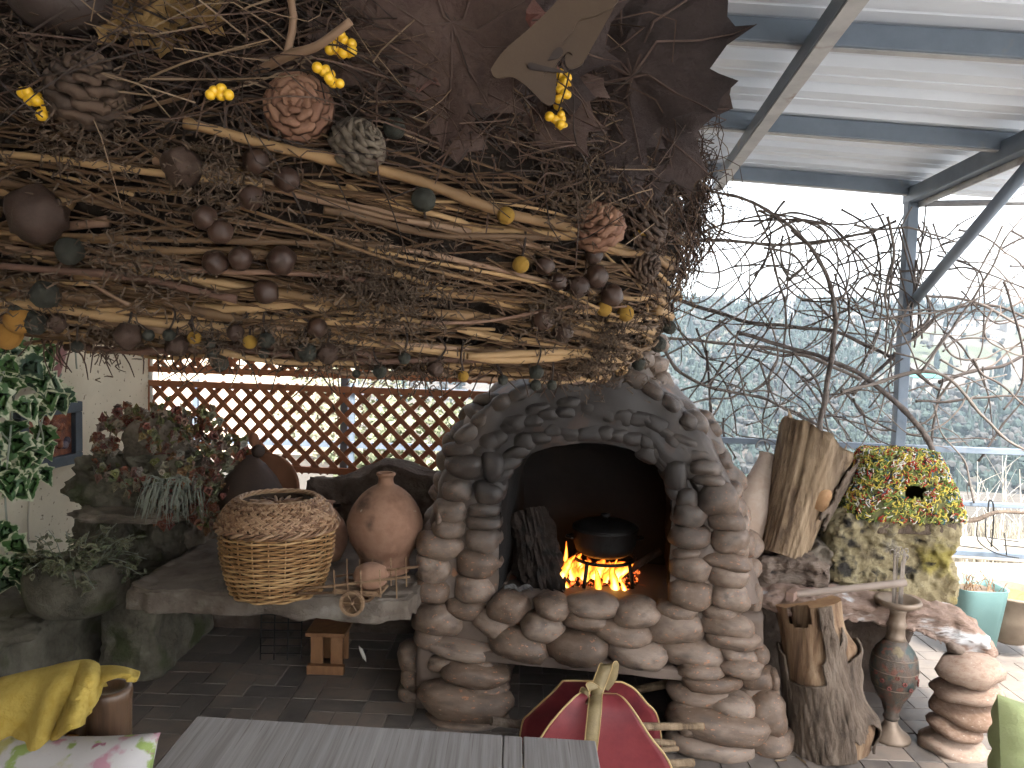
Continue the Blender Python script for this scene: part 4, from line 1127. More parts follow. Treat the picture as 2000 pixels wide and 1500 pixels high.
bigrock('slab_rock', [(1480, 1172), (1600, 1165), (1720, 1180), (1800, 1190), (1870, 1200), (1915, 1225), (1958, 1280), (1940, 1290), (1880, 1265), (1800, 1232), (1720, 1218), (1600, 1205), (1490, 1190)], 2.80, .42, m_slabr,
        'pinkish layered stone slab resting on the stack of flat stones', .012)
bigrock('grey_rock', [(1575, 1075), (1600, 1062), (1622, 1070), (1625, 1100), (1600, 1108), (1578, 1098)], 3.0, .15, m_rock, 'small grey rock wedged between leaning log and mossy boulder', .012)
# dark wall under the slab
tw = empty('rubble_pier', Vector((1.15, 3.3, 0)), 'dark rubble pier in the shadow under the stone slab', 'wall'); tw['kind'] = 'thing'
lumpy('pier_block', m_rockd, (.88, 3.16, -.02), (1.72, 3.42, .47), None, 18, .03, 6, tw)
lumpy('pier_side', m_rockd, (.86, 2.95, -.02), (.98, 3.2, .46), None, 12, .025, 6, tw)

# flat stones stacked as a leg
stk = [(1862, 1456, 122, 58, 0), (1866, 1418, 112, 40, .08), (1884, 1386, 122, 50, -.05), (1886, 1348, 124, 38, .1), (1894, 1306, 128, 56, .08)]
m_flat = mat('terracotta flat stone', [(.20, .125, .085), (.26, .175, .13), (.31, .23, .18)], 5, .85, .5, 24, obvar=.4, spots=((.52, .47, .42), 9, .66, .72))
sm2 = [MB().add(*(lambda V, Fc: ([Vector((q.x, q.y, q.z)) * (1 + .22 * noise.noise(q * 1.2 + Vector((s * 9, 0, 0))) + .08 * noise.noise(q * 3 + Vector((s, 5, 0)))) for q in V], Fc))(*ICO(3))).mesh('flat_stone', m_flat, True) for s in range(5)]
labs = ['bottom stone of the flat stone stack at the right', 'second stone from the floor in the flat stone stack', 'middle stone of the flat stone stack', 'second stone from the top of the flat stone stack', 'topmost flat stone of the stack, under the slab tip']
for i, (px, py, w, h, r) in enumerate(stk):
    c = P(px, py, 2.72); k = 2.72 / F
    t = inst('flat_stone', sm2[i], TRS(c, (0, r, i * .9), (w * k / 2 * 1.05, w * k / 2 * .9, h * k / 2 * 1.12))); tag(t, labs[i], 'stone', 'stack of flat stones')
# packing chip between slab and top stone
o = MB().blob(P(1866, 1268, 2.76), (.03, .04, .02), 2, .4, 2, 3).build('packing_stone', m_barkrock, None, True); tag(o, 'small packing stone between slab and top flat stone', 'stone')

# ------------------------------------------------------------------ logs
def wood_material(name, cols, wv=(14, 6), bump=.5):
    return mat(name, cols, 26, .8, bump, 60, stretch=(1, 1, .07), bdist=.01, spread=(.34, .62), detail=10, spots=[((.10, .06, .035), 9, .55, .68), ((.10, .078, .064), 3.2, .55, .70)])
m_wood_y = wood_material('split yellow wood', [(.085, .054, .034), (.19, .13, .078), (.285, .205, .13)], bump=1.0)
m_wood_o = wood_material('bare orange wood', [(.09, .05, .03), (.20, .122, .07), (.29, .20, .125)], bump=1.0)
m_bark = mat('furrowed bark', [(.06, .043, .032), (.135, .10, .075), (.20, .155, .12)], 12, .95, 1.0, 34, stretch=(1, 1, .3), bdist=.02)
m_endg = mat('end grain', [(.36, .22, .11), (.26, .14, .07)], 20, .8, .3)

def frame_of(a, b):
    ax = (b - a).normalized(); side = ax.cross(Vector((0, 1, 0))).normalized(); front = side.cross(ax)
    if front.y > 0: front = -front
    return ax, side, front
def shell(name, mm, parent, a, b, rfn, nseg, nang, mask=None, cap=False, thick=0, tfn=None):
    """surface r(angle, t) round the axis a-b; angle 0 = right, 90 deg = towards the camera"""
    ax, s, f = frame_of(a, b)
    if s.x < 0: s = -s
    V, Fc = [], []
    for j in range(nseg + 1):
        for i in range(nang):
            an = 2 * math.pi * i / nang; t = j / nseg
            V.append(a.lerp(b, tfn(an, t) if tfn else t) + (s * math.cos(an) + f * math.sin(an)) * rfn(an, t))
    for j in range(nseg):
        for i in range(nang):
            if mask and not mask(2 * math.pi * (i + .5) / nang, (j + .5) / nseg): continue
            Fc.append((j * nang + i, j * nang + (i + 1) % nang, (j + 1) * nang + (i + 1) % nang, (j + 1) * nang + i))
    mb_ = MB().add(V, Fc)
    if cap:
        mb_.f.append(tuple(range(nang))); mb_.f.append(tuple(nseg * nang + i for i in reversed(range(nang))))
    o = mb_.build(name, mm, parent, True)
    if thick:
        so = o.modifiers.new('thick', 'SOLIDIFY'); so.thickness = thick; so.offset = -1
    return o
def N3(an, t, L_, f=1.0, sd=0.0): return Vector((math.cos(an) * f, math.sin(an) * f, t * L_ + sd))

# leaning split log
a, b_ = P(1527, 1090, 3.0), P(1592, 868, 3.14); LL = (b_ - a).length
ll = empty('leaning_split_log', a, 'big split yellow log leaning on the rocks behind the stump', 'log')
def t_ll(an, t): return t * (1.0 - .11 * math.cos(an) * t + (.03 * noise.noise(Vector((math.cos(an) * 4, math.sin(an) * 4, 2))) * t ** 4))
def r_ll(an, t):
    base = .088 + .074 * t ** 1.5
    top = 1 + (.10 * noise.noise(Vector((math.cos(an) * 3, math.sin(an) * 3, 7))) if t > .9 else 0)
    return base * top * (1 + .07 * fbm(N3(an, t, 1.0, 2.0, 3), 3) + .05 * noise.noise(N3(an, t, .6, 7, 1)) - .05 * max(0, abs(noise.noise(N3(an, t, .5, 5, 9))) * -6 + .7))
shell('log_body', m_wood_y, ll, a, b_, r_ll, 40, 150, cap=True, tfn=t_ll)
shell('bark_strip', m_bark, ll, a, b_, lambda an, t: r_ll(an, t) * 1.03 + .006 + .008 * abs(noise.noise(N3(an, t, 8, 6))), 40, 96,
      lambda an, t: (an < .95 + .35 * noise.noise(Vector((0, t * 6, 1))) or an > 5.2) and t > .38 + .12 * noise.noise(Vector((an * 3, 2, 5))), thick=.01, tfn=t_ll)
ax, s_, f_ = frame_of(a, b_)
if s_.x < 0: s_ = -s_
kn = a.lerp(b_, .57) + s_ * .045 + f_ * .10
MB().tube([kn - f_ * .03 - ax * .04, kn, kn + f_ * .02 + s_ * .012], [.05, .03, .022], 14).build('knot_stub', m_endg, ll, True)
spl = b_ - s_ * .12
MB().add([spl + f_ * .05 - ax * .05, spl + s_ * .05 + f_ * .06 - ax * .05, spl + s_ * .02 - ax * .05 - f_ * .05, spl - s_ * .03 + ax * .10, spl - s_ * .012 + ax * .075 + f_ * .01], [(0, 1, 4), (1, 2, 4), (2, 0, 3), (0, 4, 3), (2, 3, 4)]).build('splinter', m_wood_y, ll)
for k in range(7):
    q = b_ - s_ * (.10 - .03 * k) + f_ * .08
    MB().add([q - ax * .03, q + s_ * .022 - ax * .03, q + s_ * .01 - f_ * .04 - ax * .03, q + s_ * .008 + ax * (.012 + .02 * rl.random())], [(0, 1, 3), (1, 2, 3), (2, 0, 3)]).build('splinter', m_wood_y, ll)

# stump with a hollow
a, b_ = P(1622, 1474, 2.70), P(1576, 1174, 2.78); a.z = 0.0; LL = (b_ - a).length
sl = empty('hollow_stump', a, 'upright log with furrowed bark and a square hollow at the top', 'log')
bumps = [(1.15, .78, .020, .05), (.45, .67, .035, .06), (2.1, .52, .02, .06), (1.3, .40, .012, .05), (.15, .50, .022, .05), (.6, .19, .036, .07), (.95, .11, .02, .05), (.05, .1, .015, .06), (1.9, .1, .01, .1)]
def r_sl(an, t):
    r = .118 + .004 * math.sin(t * 7) + .018 * (1 - t) ** 3
    for (ba, bt, bh, bs) in bumps:
        d = math.atan2(math.sin(an - ba), math.cos(an - ba))
        r += bh * math.exp(-((d * .12) ** 2 + ((t - bt) * LL) ** 2) / (2 * (bs * .55) ** 2))
    return r
hole = lambda an, t: t > .885 + .015 * math.sin(an * 5) and 1.85 < an < 2.55
shell('log_body', m_wood_o, sl, a, b_, lambda an, t: r_sl(an, t) * .965 + .003 * noise.noise(N3(an, t, .5, 8)), 46, 96, lambda an, t: not hole(an, t))
shell('hollow_lining', m_wood_o, sl, a, b_, lambda an, t: r_sl(an, t) * .965 - .05, 30, 48, lambda an, t: t > .8)
ax, s_, f_ = frame_of(a, b_)
if s_.x < 0: s_ = -s_
topring = [b_ + (s_ * math.cos(x_) + f_ * math.sin(x_)) * (r_sl(x_, 1) * .965 - (.05 if hole(x_, 1) else 0)) for x_ in [2 * math.pi * i / 96 for i in range(96)]]
MB().add(topring + [b_ + ax * .004], [(i, (i + 1) % 96, 96) for i in range(96)]).build('top_face', m_endg, sl)
def bark_mask(an, t):
    lim = .72 + .10 * noise.noise(Vector((an * 2.5, 3, 1))) - .32 * max(0, math.sin(an - .5)) * (1 if an < 2.2 else .2) - (.28 if 1.9 < an < 2.9 else 0)
    if 1.25 < an < 1.62: lim = .97
    return t < max(.5, lim + .25 if 1.0 < an < 1.75 else lim) and not (t < .16 + .05 * math.sin(an * 9) and .7 < an < 1.35)
shell('bark', m_bark, sl, a, b_, lambda an, t: r_sl(an, t) * .97 + .006 + .010 * (abs(noise.noise(Vector((math.cos(an) * 7, math.sin(an) * 7, t * LL * 9)))) + .5 * abs(noise.noise(Vector((math.cos(an) * 13, math.sin(an) * 13, t * LL * 14 + 4))))) + .004 * fbm(N3(an, t, 3, 1.4), 2),
      110, 190, bark_mask, thick=.007)

# hammer lying across stump and rock
m_haft = mat('worn grey handle', [(.24, .19, .155), (.17, .13, .105)], 9, .6, .2, stretch=(.3, 3, 3))
hm0, hm1 = P(1538, 1162, 2.66), P(1768, 1138, 2.70)
hmr = empty('long_hammer', hm0, 'long handled hammer lying on top of the hollow stump', 'hammer')
MB().tube([hm0.lerp(hm1, t / 8) for t in range(9)], [.011, .012, .012, .0125, .0125, .013, .013, .0135, .013], 12).build('handle', m_haft, hmr, True)
MB().bar(P(1542, 1166, 2.60), P(1553, 1158, 2.72), .030, .030).build('head', mat('rusty head', [(.24, .15, .11), (.16, .10, .08)], 12, .6, .3), hmr, bevel=.004)

# ------------------------------------------------------------------ clay flask
m_flask = mat('pale clay', [(.42, .31, .24), (.50, .40, .33), (.36, .27, .21)], 5, .85, .3, 40)
a, b_ = P(1448, 1085, 3.12), P(1500, 886, 3.22)
fk = empty('clay_flask', a, 'pale clay flask with a tapering neck leaning beside the fireplace', 'flask')
kf = 3.15 / F
pr = [(30, 0), (42, .05), (46, .2), (45, .35), (40, .5), (31, .65), (22, .78), (16, .88), (13, .95), (14, 1.0)]
def r_fk(an, t):
    for (r0, t0), (r1, t1) in zip(pr, pr[1:]):
        if t0 <= t <= t1 + 1e-9: return (r0 + (r1 - r0) * (t - t0) / (t1 - t0)) * kf
    return pr[-1][0] * kf
o = shell('body', m_flask, fk, a, b_, r_fk, 40, 36, thick=.006)
hk = [P(1486, 880, 3.2), P(1484, 862, 3.2), P(1487, 850, 3.2)]
MB().tube(catmull([P(1490 + 13 * math.cos(x_), 872 + 12 * math.sin(x_), 3.2 + .02 * math.sin(x_)) for x_ in [i * .5 - 3.3 for i in range(9)]], 3), .003, 6).build('wire_hook', m_metal_l, fk, True)

# ------------------------------------------------------------------ yarn house
YH = 3.08; ky = YH / F
def yarn_pt(u, w, off=0.0):      # u round, w up
    z = w; half = 110 - 48 * (w ** 1.3); hd = 75 - 28 * w
    an = 2 * math.pi * u; pw = 3.2
    c_, s__ = math.cos(an), math.sin(an); l = (abs(c_) ** pw + abs(s__) ** pw) ** (1 / pw)
    cen_ = P(1752 + 2 * w, 1004 - 120 * w, YH)
    return cen_ + Vector((c_ / l * (half * ky + off), s__ / l * (hd * ky + off), 0))
yh = empty('yarn_house', P(1752, 1004, YH), 'little house covered in multicoloured yarn with a dark niche, on the boulder', 'yarn house')
m_ycore = mat('olive felt core', [(.10, .10, .045), (.18, .17, .07)], 20, .95)
b = MB(); nu, nv = 72, 20
V = [yarn_pt(i / nu, j / nv) for j in range(nv + 1) for i in range(nu)]
def pix(p):
    q = CAM_ROT.transposed() @ (p - EYE); return 1000 + F * q.x / -q.z, 750 - F * q.y / -q.z
def in_niche(p):
    if p.y > YH: return False
    x_, y_ = pix(p); return abs(x_ - 1787) < 19 and 948 < y_ < 973
Fc = []
for j in range(nv):
    for i in range(nu):
        q = (j * nu + i, j * nu + (i + 1) % nu, (j + 1) * nu + (i + 1) % nu, (j + 1) * nu + i)
        if in_niche((V[q[0]] + V[q[2]]) / 2): continue
        Fc.append(q)
Fc.append(tuple(nv * nu + i for i in range(nu)))
b.add(V, Fc).build('core', m_ycore, yh)
ycols = [('yellow', (.66, .52, .10), .28), ('green', (.16, .24, .06), .2), ('olive', (.40, .40, .13), .16), ('red', (.42, .05, .035), .14), ('white', (.72, .68, .6), .11), ('black', (.02, .022, .025), .07), ('blue', (.05, .16, .24), .05)]
yb = {c[0]: MB() for c in ycols}
ry = random.Random(77)
for k in range(4600):
    u, w = ry.random(), ry.random() ** .9
    if ry.random() < .16: u = ry.random(); w = 1.0
    p = yarn_pt(u, min(w, 1), .004)
    if w >= 1.0: c_ = P(1754, 884, YH); p = c_ + (p - c_) * ry.random() ** .5 + Vector((0, 0, .004))
    if in_niche(p): continue
    cl = noise.noise(p * 17); x_ = (cl * .9 + .5 + ry.gauss(0, .18)) % 1.0
    if ry.random() < .35: x_ = ry.random()
    acc = 0; nm = 'yellow'
    for (cn, _, wt) in ycols:
        acc += wt
        if x_ < acc: nm = cn; break
    n_ = Vector((p.x - P(1752, 950, YH).x, (p.y - YH) * 1.3, .02)).normalized()
    t1 = n_.orthogonal().normalized(); t2 = n_.cross(t1); an = ry.random() * 6.28
    d1 = t1 * math.cos(an) + t2 * math.sin(an); d2 = n_
    R0_ = ry.uniform(.005, .0105)
    pts = [p + d1 * R0_ * math.cos(x2) + d2 * R0_ * (.8 + .9 * math.sin(x2)) + (t1 * math.sin(x2 * 2) * .004) for x2 in [-.6 + i * .62 for i in range(7)]]
    yb[nm].tube(pts, .0019, 4, False)
for (cn, c_, _) in ycols:
    o = yb[cn].build('yarn_loops', mat(cn + ' yarn', [c_, tuple(x_ * .7 for x_ in c_)], 30, .95), yh); o['kind'] = 'stuff'
o = lumpy('bark_plate', m_bark, P(1652, 1014, 3.2) , P(1872, 1004, 2.96) + Vector((0, 0, 0)), None, 10, .008, 9); tag(o, 'flat dark bark plate under the yarn house', 'bark')
brn = MB().tube(catmull([P(1850, 1010, 3.1), P(1900, 1016, 3.15), P(1950, 1000, 3.3), P(2020, 1004, 3.4)], 6), [.013 - .0004 * k for k in range(19)], 7).build('dead_branch', m_bark, None, True)
tag(brn, 'dark dead branch sticking out right of the yarn house', 'branch')

# ------------------------------------------------------------------ brass vase with skewers
vb = hit_z(1742, 1452, 0); vb.y = 2.78; vb.x = P(1744, 1340, 2.78).x; kv = 2.78 / F
m_brass = mat('engraved brass', [(.125, .085, .06), (.09, .078, .066), (.135, .072, .05)], 30, .5, .5, 60, metal=.25, spread=(.3, .7),
              spots=[((.055, .072, .068), 18, .55, .62), ((.17, .075, .055), 26, .6, .66), ((.17, .135, .08), 22, .62, .68)])
m_brassp = mat('plain brass', [(.24, .185, .14), (.17, .125, .092)], 9, .5, .15, metal=.35)
vz = empty('brass_vase', vb, 'tall engraved brass vase holding a bundle of skewers', 'vase')
H0 = vb.z
def vz_l(pr_): return [(r * kv, h * kv) for r, h in pr_]
VM = Matrix.Translation(vb)
MB().lathe(vz_l([(36, 0), (38, 4), (36, 9), (22, 20), (14, 30), (12, 40)]), 40, VM).build('foot', m_brassp, vz, True)
MB().lathe(vz_l([(12.5, 40), (16, 46), (13, 52), (20, 75), (34, 100), (43, 125), (45, 145), (43, 165), (36, 183), (25, 196), (20, 204)]), 48, VM).build('belly', m_brass, vz, True)
MB().lathe(vz_l([(20, 204), (17, 212), (16, 228), (20, 234), (16, 240), (15, 252), (17, 262), (18, 268)]), 40, VM).build('neck', m_brassp, vz, True)
MB().lathe(vz_l([(18, 268), (28, 270), (41, 276), (44, 282), (42, 287), (36, 286), (26, 278), (15, 268)]), 40, VM).build('rim', m_brassp, vz, True)
for (h, r) in ((146, 45.3), (112, 39.5), (172, 41)):
    MB().tube([vb + Vector((r * kv * math.cos(i * .2094), r * kv * math.sin(i * .2094), h * kv)) for i in range(31)], .0016, 5, False).build('engraved_band', m_brassp, vz, True)
m_fl = mat('red enamel', [(.20, .055, .045)], 20, .5)
for k in range(9):
    an = -math.pi * (.1 + .8 * k / 8); h = 130 + 12 * (k % 3 - 1); r = (44.5 if h < 150 else 44) * kv
    c = vb + Vector((r * math.cos(an), r * math.sin(an), h * kv)); nrm = Vector((math.cos(an), math.sin(an), 0))
    q = MB()
    for j in range(6):
        x_ = j * math.pi / 3; q.blob(c + (Vector((-nrm.y, nrm.x, 0)) * math.cos(x_) + Vector((0, 0, 1)) * math.sin(x_)) * .006, (.0035,) * 3, 1)
    q.build('enamel_flower', m_fl, vz, True)
m_steel = mat('steel skewer', [(.30, .27, .24), (.18, .15, .13)], 20, .35, metal=.8)
vt = vb + Vector((0, 0, 250 * kv))
for k in range(11):
    x0, x1 = ry.uniform(-.011, .011), ry.uniform(-.026, .026); y0 = ry.uniform(-.012, .012); top_ = vb + Vector((x1, y0 * 1.6, (372 + ry.uniform(-12, 22)) * kv))
    s_k = empty('skewer', vt + Vector((x0, y0, 0)), 'thin steel skewer in the bundle standing in the brass vase', 'skewer', 'skewers in the vase')
    MB().bar(vt + Vector((x0, y0, -.12)), top_, .0045, .0025, Vector((0, 1, .1))).build('blade', m_steel, s_k)
    d = ry.choice((-1, 1))
    MB().tube([top_ + Vector((d * .008 * (1 - math.cos(x_)), 0, .009 * math.sin(x_))) for x_ in [i * .55 for i in range(9)]], .0018, 5).build('loop', m_steel, s_k, True)

# ------------------------------------------------------------------ planters and hook rack at the right edge
m_turq = mat('turquoise plastic', [(.17, .30, .295), (.145, .265, .26)], 4, .5, .1)
m_soil = mat('dry soil', [(.11, .08, .06), (.17, .13, .10)], 14, .95, .8)
tq = hit_z(1925, 1275, .06); tq.y += .12
tp = empty('turquoise_planter', tq, 'turquoise square planter with dry stems behind the stone slab', 'planter')
kt = tq.y / F
def sq(r, z, n=40, pw=5):
    out = []
    for i in range(n):
        an = 2 * math.pi * i / n + .3; c_, s__ = math.cos(an), math.sin(an); l = (abs(c_) ** pw + abs(s__) ** pw) ** (1 / pw)
        out.append(tq + Vector((c_ / l * r, s__ / l * r, z)))
    return out
H_ = 118 * kt; V = sq(36 * kt, 0) + sq(49 * kt, H_) + sq(50 * kt, H_ + .004) + sq(46 * kt, H_) + sq(44 * kt, H_ - .05)
n = 40; Fc = [(r * n + i, r * n + (i + 1) % n, (r + 1) * n + (i + 1) % n, (r + 1) * n + i) for r in range(4) for i in range(n)]
MB().add(V, Fc + [tuple(reversed(range(n)))]).build('body', m_turq, tp, True)
MB().add(sq(44.5 * kt, H_ - .03), [tuple(range(n))]).build('soil', m_soil, tp)
dp = empty('dry_pot_plant', tq + Vector((0, 0, H_ - .03)), 'dry wiry stems growing in the turquoise planter', 'plant')
for k in range(40):
    p0 = tq + Vector((ry.uniform(-38, 38) * kt, ry.uniform(-38, 38) * kt, H_ - .03)); d = Vector((ry.uniform(-.07, .07), ry.uniform(-.05, .05), ry.uniform(.03, .09)))
    MB().tube(catmull([p0, p0 + d * .6 + Vector((0, 0, .012)), p0 + d], 3), .0018, 4).build('stem', m_straw if 'm_straw' in globals() else m_cw, dp)
bq = hit_z(2010, 1275, .06); bq.y += .15
bp_ = empty('brown_bowl_planter', bq, 'dark brown bowl planter cut off by the right edge', 'planter')
MB().lathe([(.07, 0), (.11, .03), (.145, .13), (.162, .23), (.168, .235), (.166, .245), (.152, .243), (.146, .21), (.01, .205)], 40, Matrix.Translation(bq)).build('body', mat('brown glazed pot', [(.13, .10, .075), (.2, .16, .12)], 5, .6, .2), bp_, True)
MB().lathe([(.01, .208), (.146, .212), (.146, .209)], 30, Matrix.Translation(bq), lambda q: q + Vector((0, 0, .01 * noise.noise(q * 40)))).build('soil', mat('mossy soil', [(.14, .12, .06), (.2, .18, .07)], 16, .95, .8), bp_)
hr = empty('wire_hook_rack', B(2.3, -.02, .6), 'dark bent wire hooks and small grill hanging on the railing', 'rack')
def wire(pts, r=.004): MB().tube(catmull([P(a_, b2, 3.72) for a_, b2 in pts], 4), r, 5).build('wire', m_wire, hr, True)
wire([(1930, 1000), (1932, 978), (1940, 985), (1940, 1030), (1936, 1068)]); wire([(1910, 1012), (1910, 1055), (1945, 1080), (1990, 1090)], .003); wire([(1926, 1012), (1926, 1050), (1950, 1075)], .003)
wire([(1910, 1013), (1927, 1013)], .003); wire([(1930, 1050), (1990, 1058)], .003); wire([(1962, 1040), (1966, 1084)], .003); wire([(1960, 1065), (2010, 1070)], .003); wire([(1860, 1064), (1920, 1072)], .003)

# ================================================================== LEAFLESS GRAPEVINE ON THE RAILING
m_vine = mat('vine cane', [(.062, .05, .045), (.108, .088, .078), (.155, .13, .115)], 14, .85, .5, 60, obvar=.7, stretch=(1, 1, 1))
gv = empty('grapevine', B(1.55, .1, 0), 'leafless tangled grapevine climbing over the railing to the roof', 'vine')
rv = random.Random(31)
def cane(pl, r0, r1=None, v=None, name='cane'):
    v = rv.uniform(-.16, .22) if v is None else v
    pts = []
    for i, (a, b) in enumerate(pl):
        u, z = hitB(a, b, v); pts.append(B(u, v + .05 * noise.noise(Vector((i * .9, a * .01, b * .01))), z))
    sp = catmull(pts, 7); n = len(sp); r1 = r0 * .55 if r1 is None else r1
    sp = [p + Vector((noise.noise(p * 9), noise.noise(p * 9 + Vector((3, 3, 3))), noise.noise(p * 9 + Vector((7, 1, 5))))) * .008 for p in sp]
    rad = [(r0 + (r1 - r0) * i / (n - 1)) * (1 + (.25 if i % 7 == 0 else 0) + .12 * noise.noise(Vector((i * .8, r0 * 999, 0)))) for i in range(n)]
    MB().tube(sp, rad, 6).build(name, m_vine, gv, True)
    return sp
main = [
 ([(1598, 985), (1600, 845), (1612, 780), (1622, 700), (1630, 620), (1622, 560), (1600, 510), (1560, 460), (1500, 410), (1430, 380), (1330, 365)], .0125, .006),
 ([(1250, 560), (1290, 575), (1400, 610), (1480, 632), (1620, 645), (1690, 672), (1745, 700), (1800, 735), (1835, 760)], .010, .008),
 ([(1440, 650), (1560, 685), (1640, 712), (1700, 745), (1770, 800), (1815, 860), (1850, 945)], .009, .014),
 ([(1270, 655), (1400, 670), (1500, 680), (1600, 705), (1680, 740)], .007, .009),
 ([(1280, 640), (1320, 720), (1400, 760), (1480, 775), (1560, 810), (1620, 840)], .008, .006),
 ([(1660, 770), (1740, 700), (1800, 640), (1870, 602), (1940, 596), (2010, 622)], .008, .006),
 ([(1640, 765), (1730, 745), (1800, 725), (1850, 735), (1900, 790), (1960, 850), (2010, 885)], .008, .006),
 ([(1830, 745), (1900, 725), (1960, 715), (2010, 690)], .008, .007), ([(1790, 785), (1860, 785), (1940, 775), (2010, 772)], .006, .005),
 ([(1770, 578), (1860, 580), (1920, 600), (2010, 640)], .007, .006), ([(1800, 725), (1870, 630), (1920, 540), (1960, 470), (2005, 420)], .006, .003),
 ([(1820, 870), (1830, 800), (1845, 740)], .006, .004), ([(1750, 690), (1790, 700), (1835, 728)], .005, .004),
 ([(1290, 480), (1400, 470), (1500, 478), (1600, 472), (1700, 452), (1750, 432)], .008, .007), ([(1290, 500), (1380, 450), (1470, 430), (1560, 430), (1640, 440), (1725, 418)], .005, .004),
 ([(1530, 460), (1525, 510), (1550, 540), (1590, 522), (1602, 480), (1580, 445)], .005, .003), ([(1470, 395), (1500, 470), (1540, 540), (1600, 600), (1660, 660)], .005, .004),
 ([(1305, 375), (1340, 450), (1330, 540), (1300, 600)], .005, .003), ([(1400, 368), (1412, 420), (1390, 480), (1340, 540), (1290, 580)], .006, .004),
 ([(1460, 600), (1540, 560), (1620, 520), (1700, 470)], .004, .003), ([(1290, 700), (1400, 640), (1480, 590), (1560, 530), (1640, 470), (1700, 440)], .005, .003),
 ([(1280, 600), (1360, 680), (1420, 760), (1440, 850)], .005, .003), ([(1360, 640), (1380, 720), (1340, 800), (1380, 870)], .005, .003), ([(1550, 690), (1590, 740), (1610, 800), (1618, 850)], .006, .004),
 ([(1480, 700), (1500, 760), (1490, 830), (1500, 885)], .005, .003), ([(1790, 405), (1800, 450), (1830, 468), (1870, 442), (1905, 422)], .004, .003), ([(1840, 480), (1900, 450), (1960, 400), (2010, 372)], .004, .003),
 ([(1760, 530), (1850, 525), (1890, 524), (2010, 565)], .005, .004), ([(1960, 440), (1930, 500), (1880, 580), (1850, 650), (1810, 700)], .004, .003), ([(1955, 550), (1990, 640), (1998, 740), (1960, 800)], .005, .004),
 ([(1300, 770), (1380, 745), (1440, 700), (1480, 650)], .005, .003), ([(1340, 870), (1400, 800), (1440, 720), (1500, 640)], .005, .003), ([(1420, 620), (1380, 660), (1390, 700), (1450, 690)], .005, .003),
 ([(1500, 640), (1560, 640), (1620, 620), (1700, 580)], .005, .003), ([(1640, 470), (1690, 520), (1720, 600), (1700, 690)], .005, .003), ([(1700, 440), (1720, 520), (1705, 600), (1740, 640)], .005, .003),
 ([(1735, 420), (1750, 500), (1725, 580), (1742, 640)], .006, .004), ([(1720, 640), (1690, 700), (1640, 760), (1600, 800)], .006, .004), ([(1610, 770), (1680, 760), (1760, 700)], .005, .003),
 ([(1640, 760), (1680, 800), (1700, 850), (1760, 890)], .006, .004), ([(1900, 980), (1880, 900), (1840, 850), (1820, 790)], .004, .003), ([(1910, 900), (1960, 830), (2010, 760)], .005, .003),
 ([(1290, 420), (1350, 440), (1420, 500), (1460, 580), (1500, 640)], .004, .003), ([(1520, 700), (1500, 740), (1520, 790), (1570, 820)], .004, .003)]
for pl, r0, r1 in main:
    sp = cane(pl, r0 * 1.15, r1 * 1.05)
    for k in range(max(1, len(sp) // 8)):
        p = sp[rv.randrange(len(sp))]; d = Vector((rv.gauss(0, 1), rv.gauss(0, .4), rv.gauss(0, 1))).normalized() * rv.uniform(.04, .16)
        MB().tube(catmull([p, p + d * .5 + Vector((rv.gauss(0, .012), 0, rv.gauss(0, .012))), p + d], 3), [.0028, .0026, .0024, .002, .0018, .0015, .0012], 4).build('side_twig', m_vine, gv)
for k in range(84):
    x, y = (rv.uniform(1270, 1740), rv.uniform(385, 830)) if k < 66 else (rv.uniform(1760, 2000), rv.uniform(420, 760))
    a = rv.uniform(-.9, .9) + (math.pi / 2 if rv.random() < .3 else 0); cv = rv.uniform(-.75, .75); pl = [(x, y)]
    for j in range(rv.randrange(4, 9)):
        st = rv.uniform(35, 60); x += math.cos(a) * st; y += math.sin(a) * st; a += cv * rv.uniform(.2, 1.2) + rv.gauss(0, .25)
        if x < 1240 or (y < 375 + .1 * (x - 1300)) or y > 900: break
        pl.append((x, y))
    if len(pl) >= 3: cane(pl, rv.uniform(.0035, .0068))
for k in range(34):                         # loops hanging in the light under the eave
    x, y = (rv.uniform(1275, 1720), rv.uniform(385, 560)) if k < 24 else (rv.uniform(1780, 1990), rv.uniform(400, 520))
    a = rv.uniform(-.7, .7); cv = rv.choice((-1, 1)) * rv.uniform(.15, .55); pl = [(x, y)]
    for j in range(rv.randrange(6, 11)):
        x += math.cos(a) * 42; y += math.sin(a) * 42; a += cv + rv.gauss(0, .15)
        if x < 1250 or y < 372 + .11 * (x - 1300) or y > 760: break
        pl.append((x, y))
    if len(pl) >= 4: cane(pl, rv.uniform(.003, .0058))
for k in range(16):                         # canes wound round the post
    z0 = rv.uniform(1.2, 1.9); L_ = rv.uniform(.25, .6); a0 = rv.random() * 6; tw_ = rv.uniform(-4, 4); rr = rv.uniform(.045, .085)
    pts = [B(1.95 + rr * math.cos(a0 + tw_ * t / 6) - .02 * t / 6, rr * .9 * math.sin(a0 + tw_ * t / 6), z0 + L_ * t / 6) for t in range(7)]
    MB().tube(catmull(pts, 3), rv.uniform(.0025, .005), 5).build('cane', m_vine, gv, True)

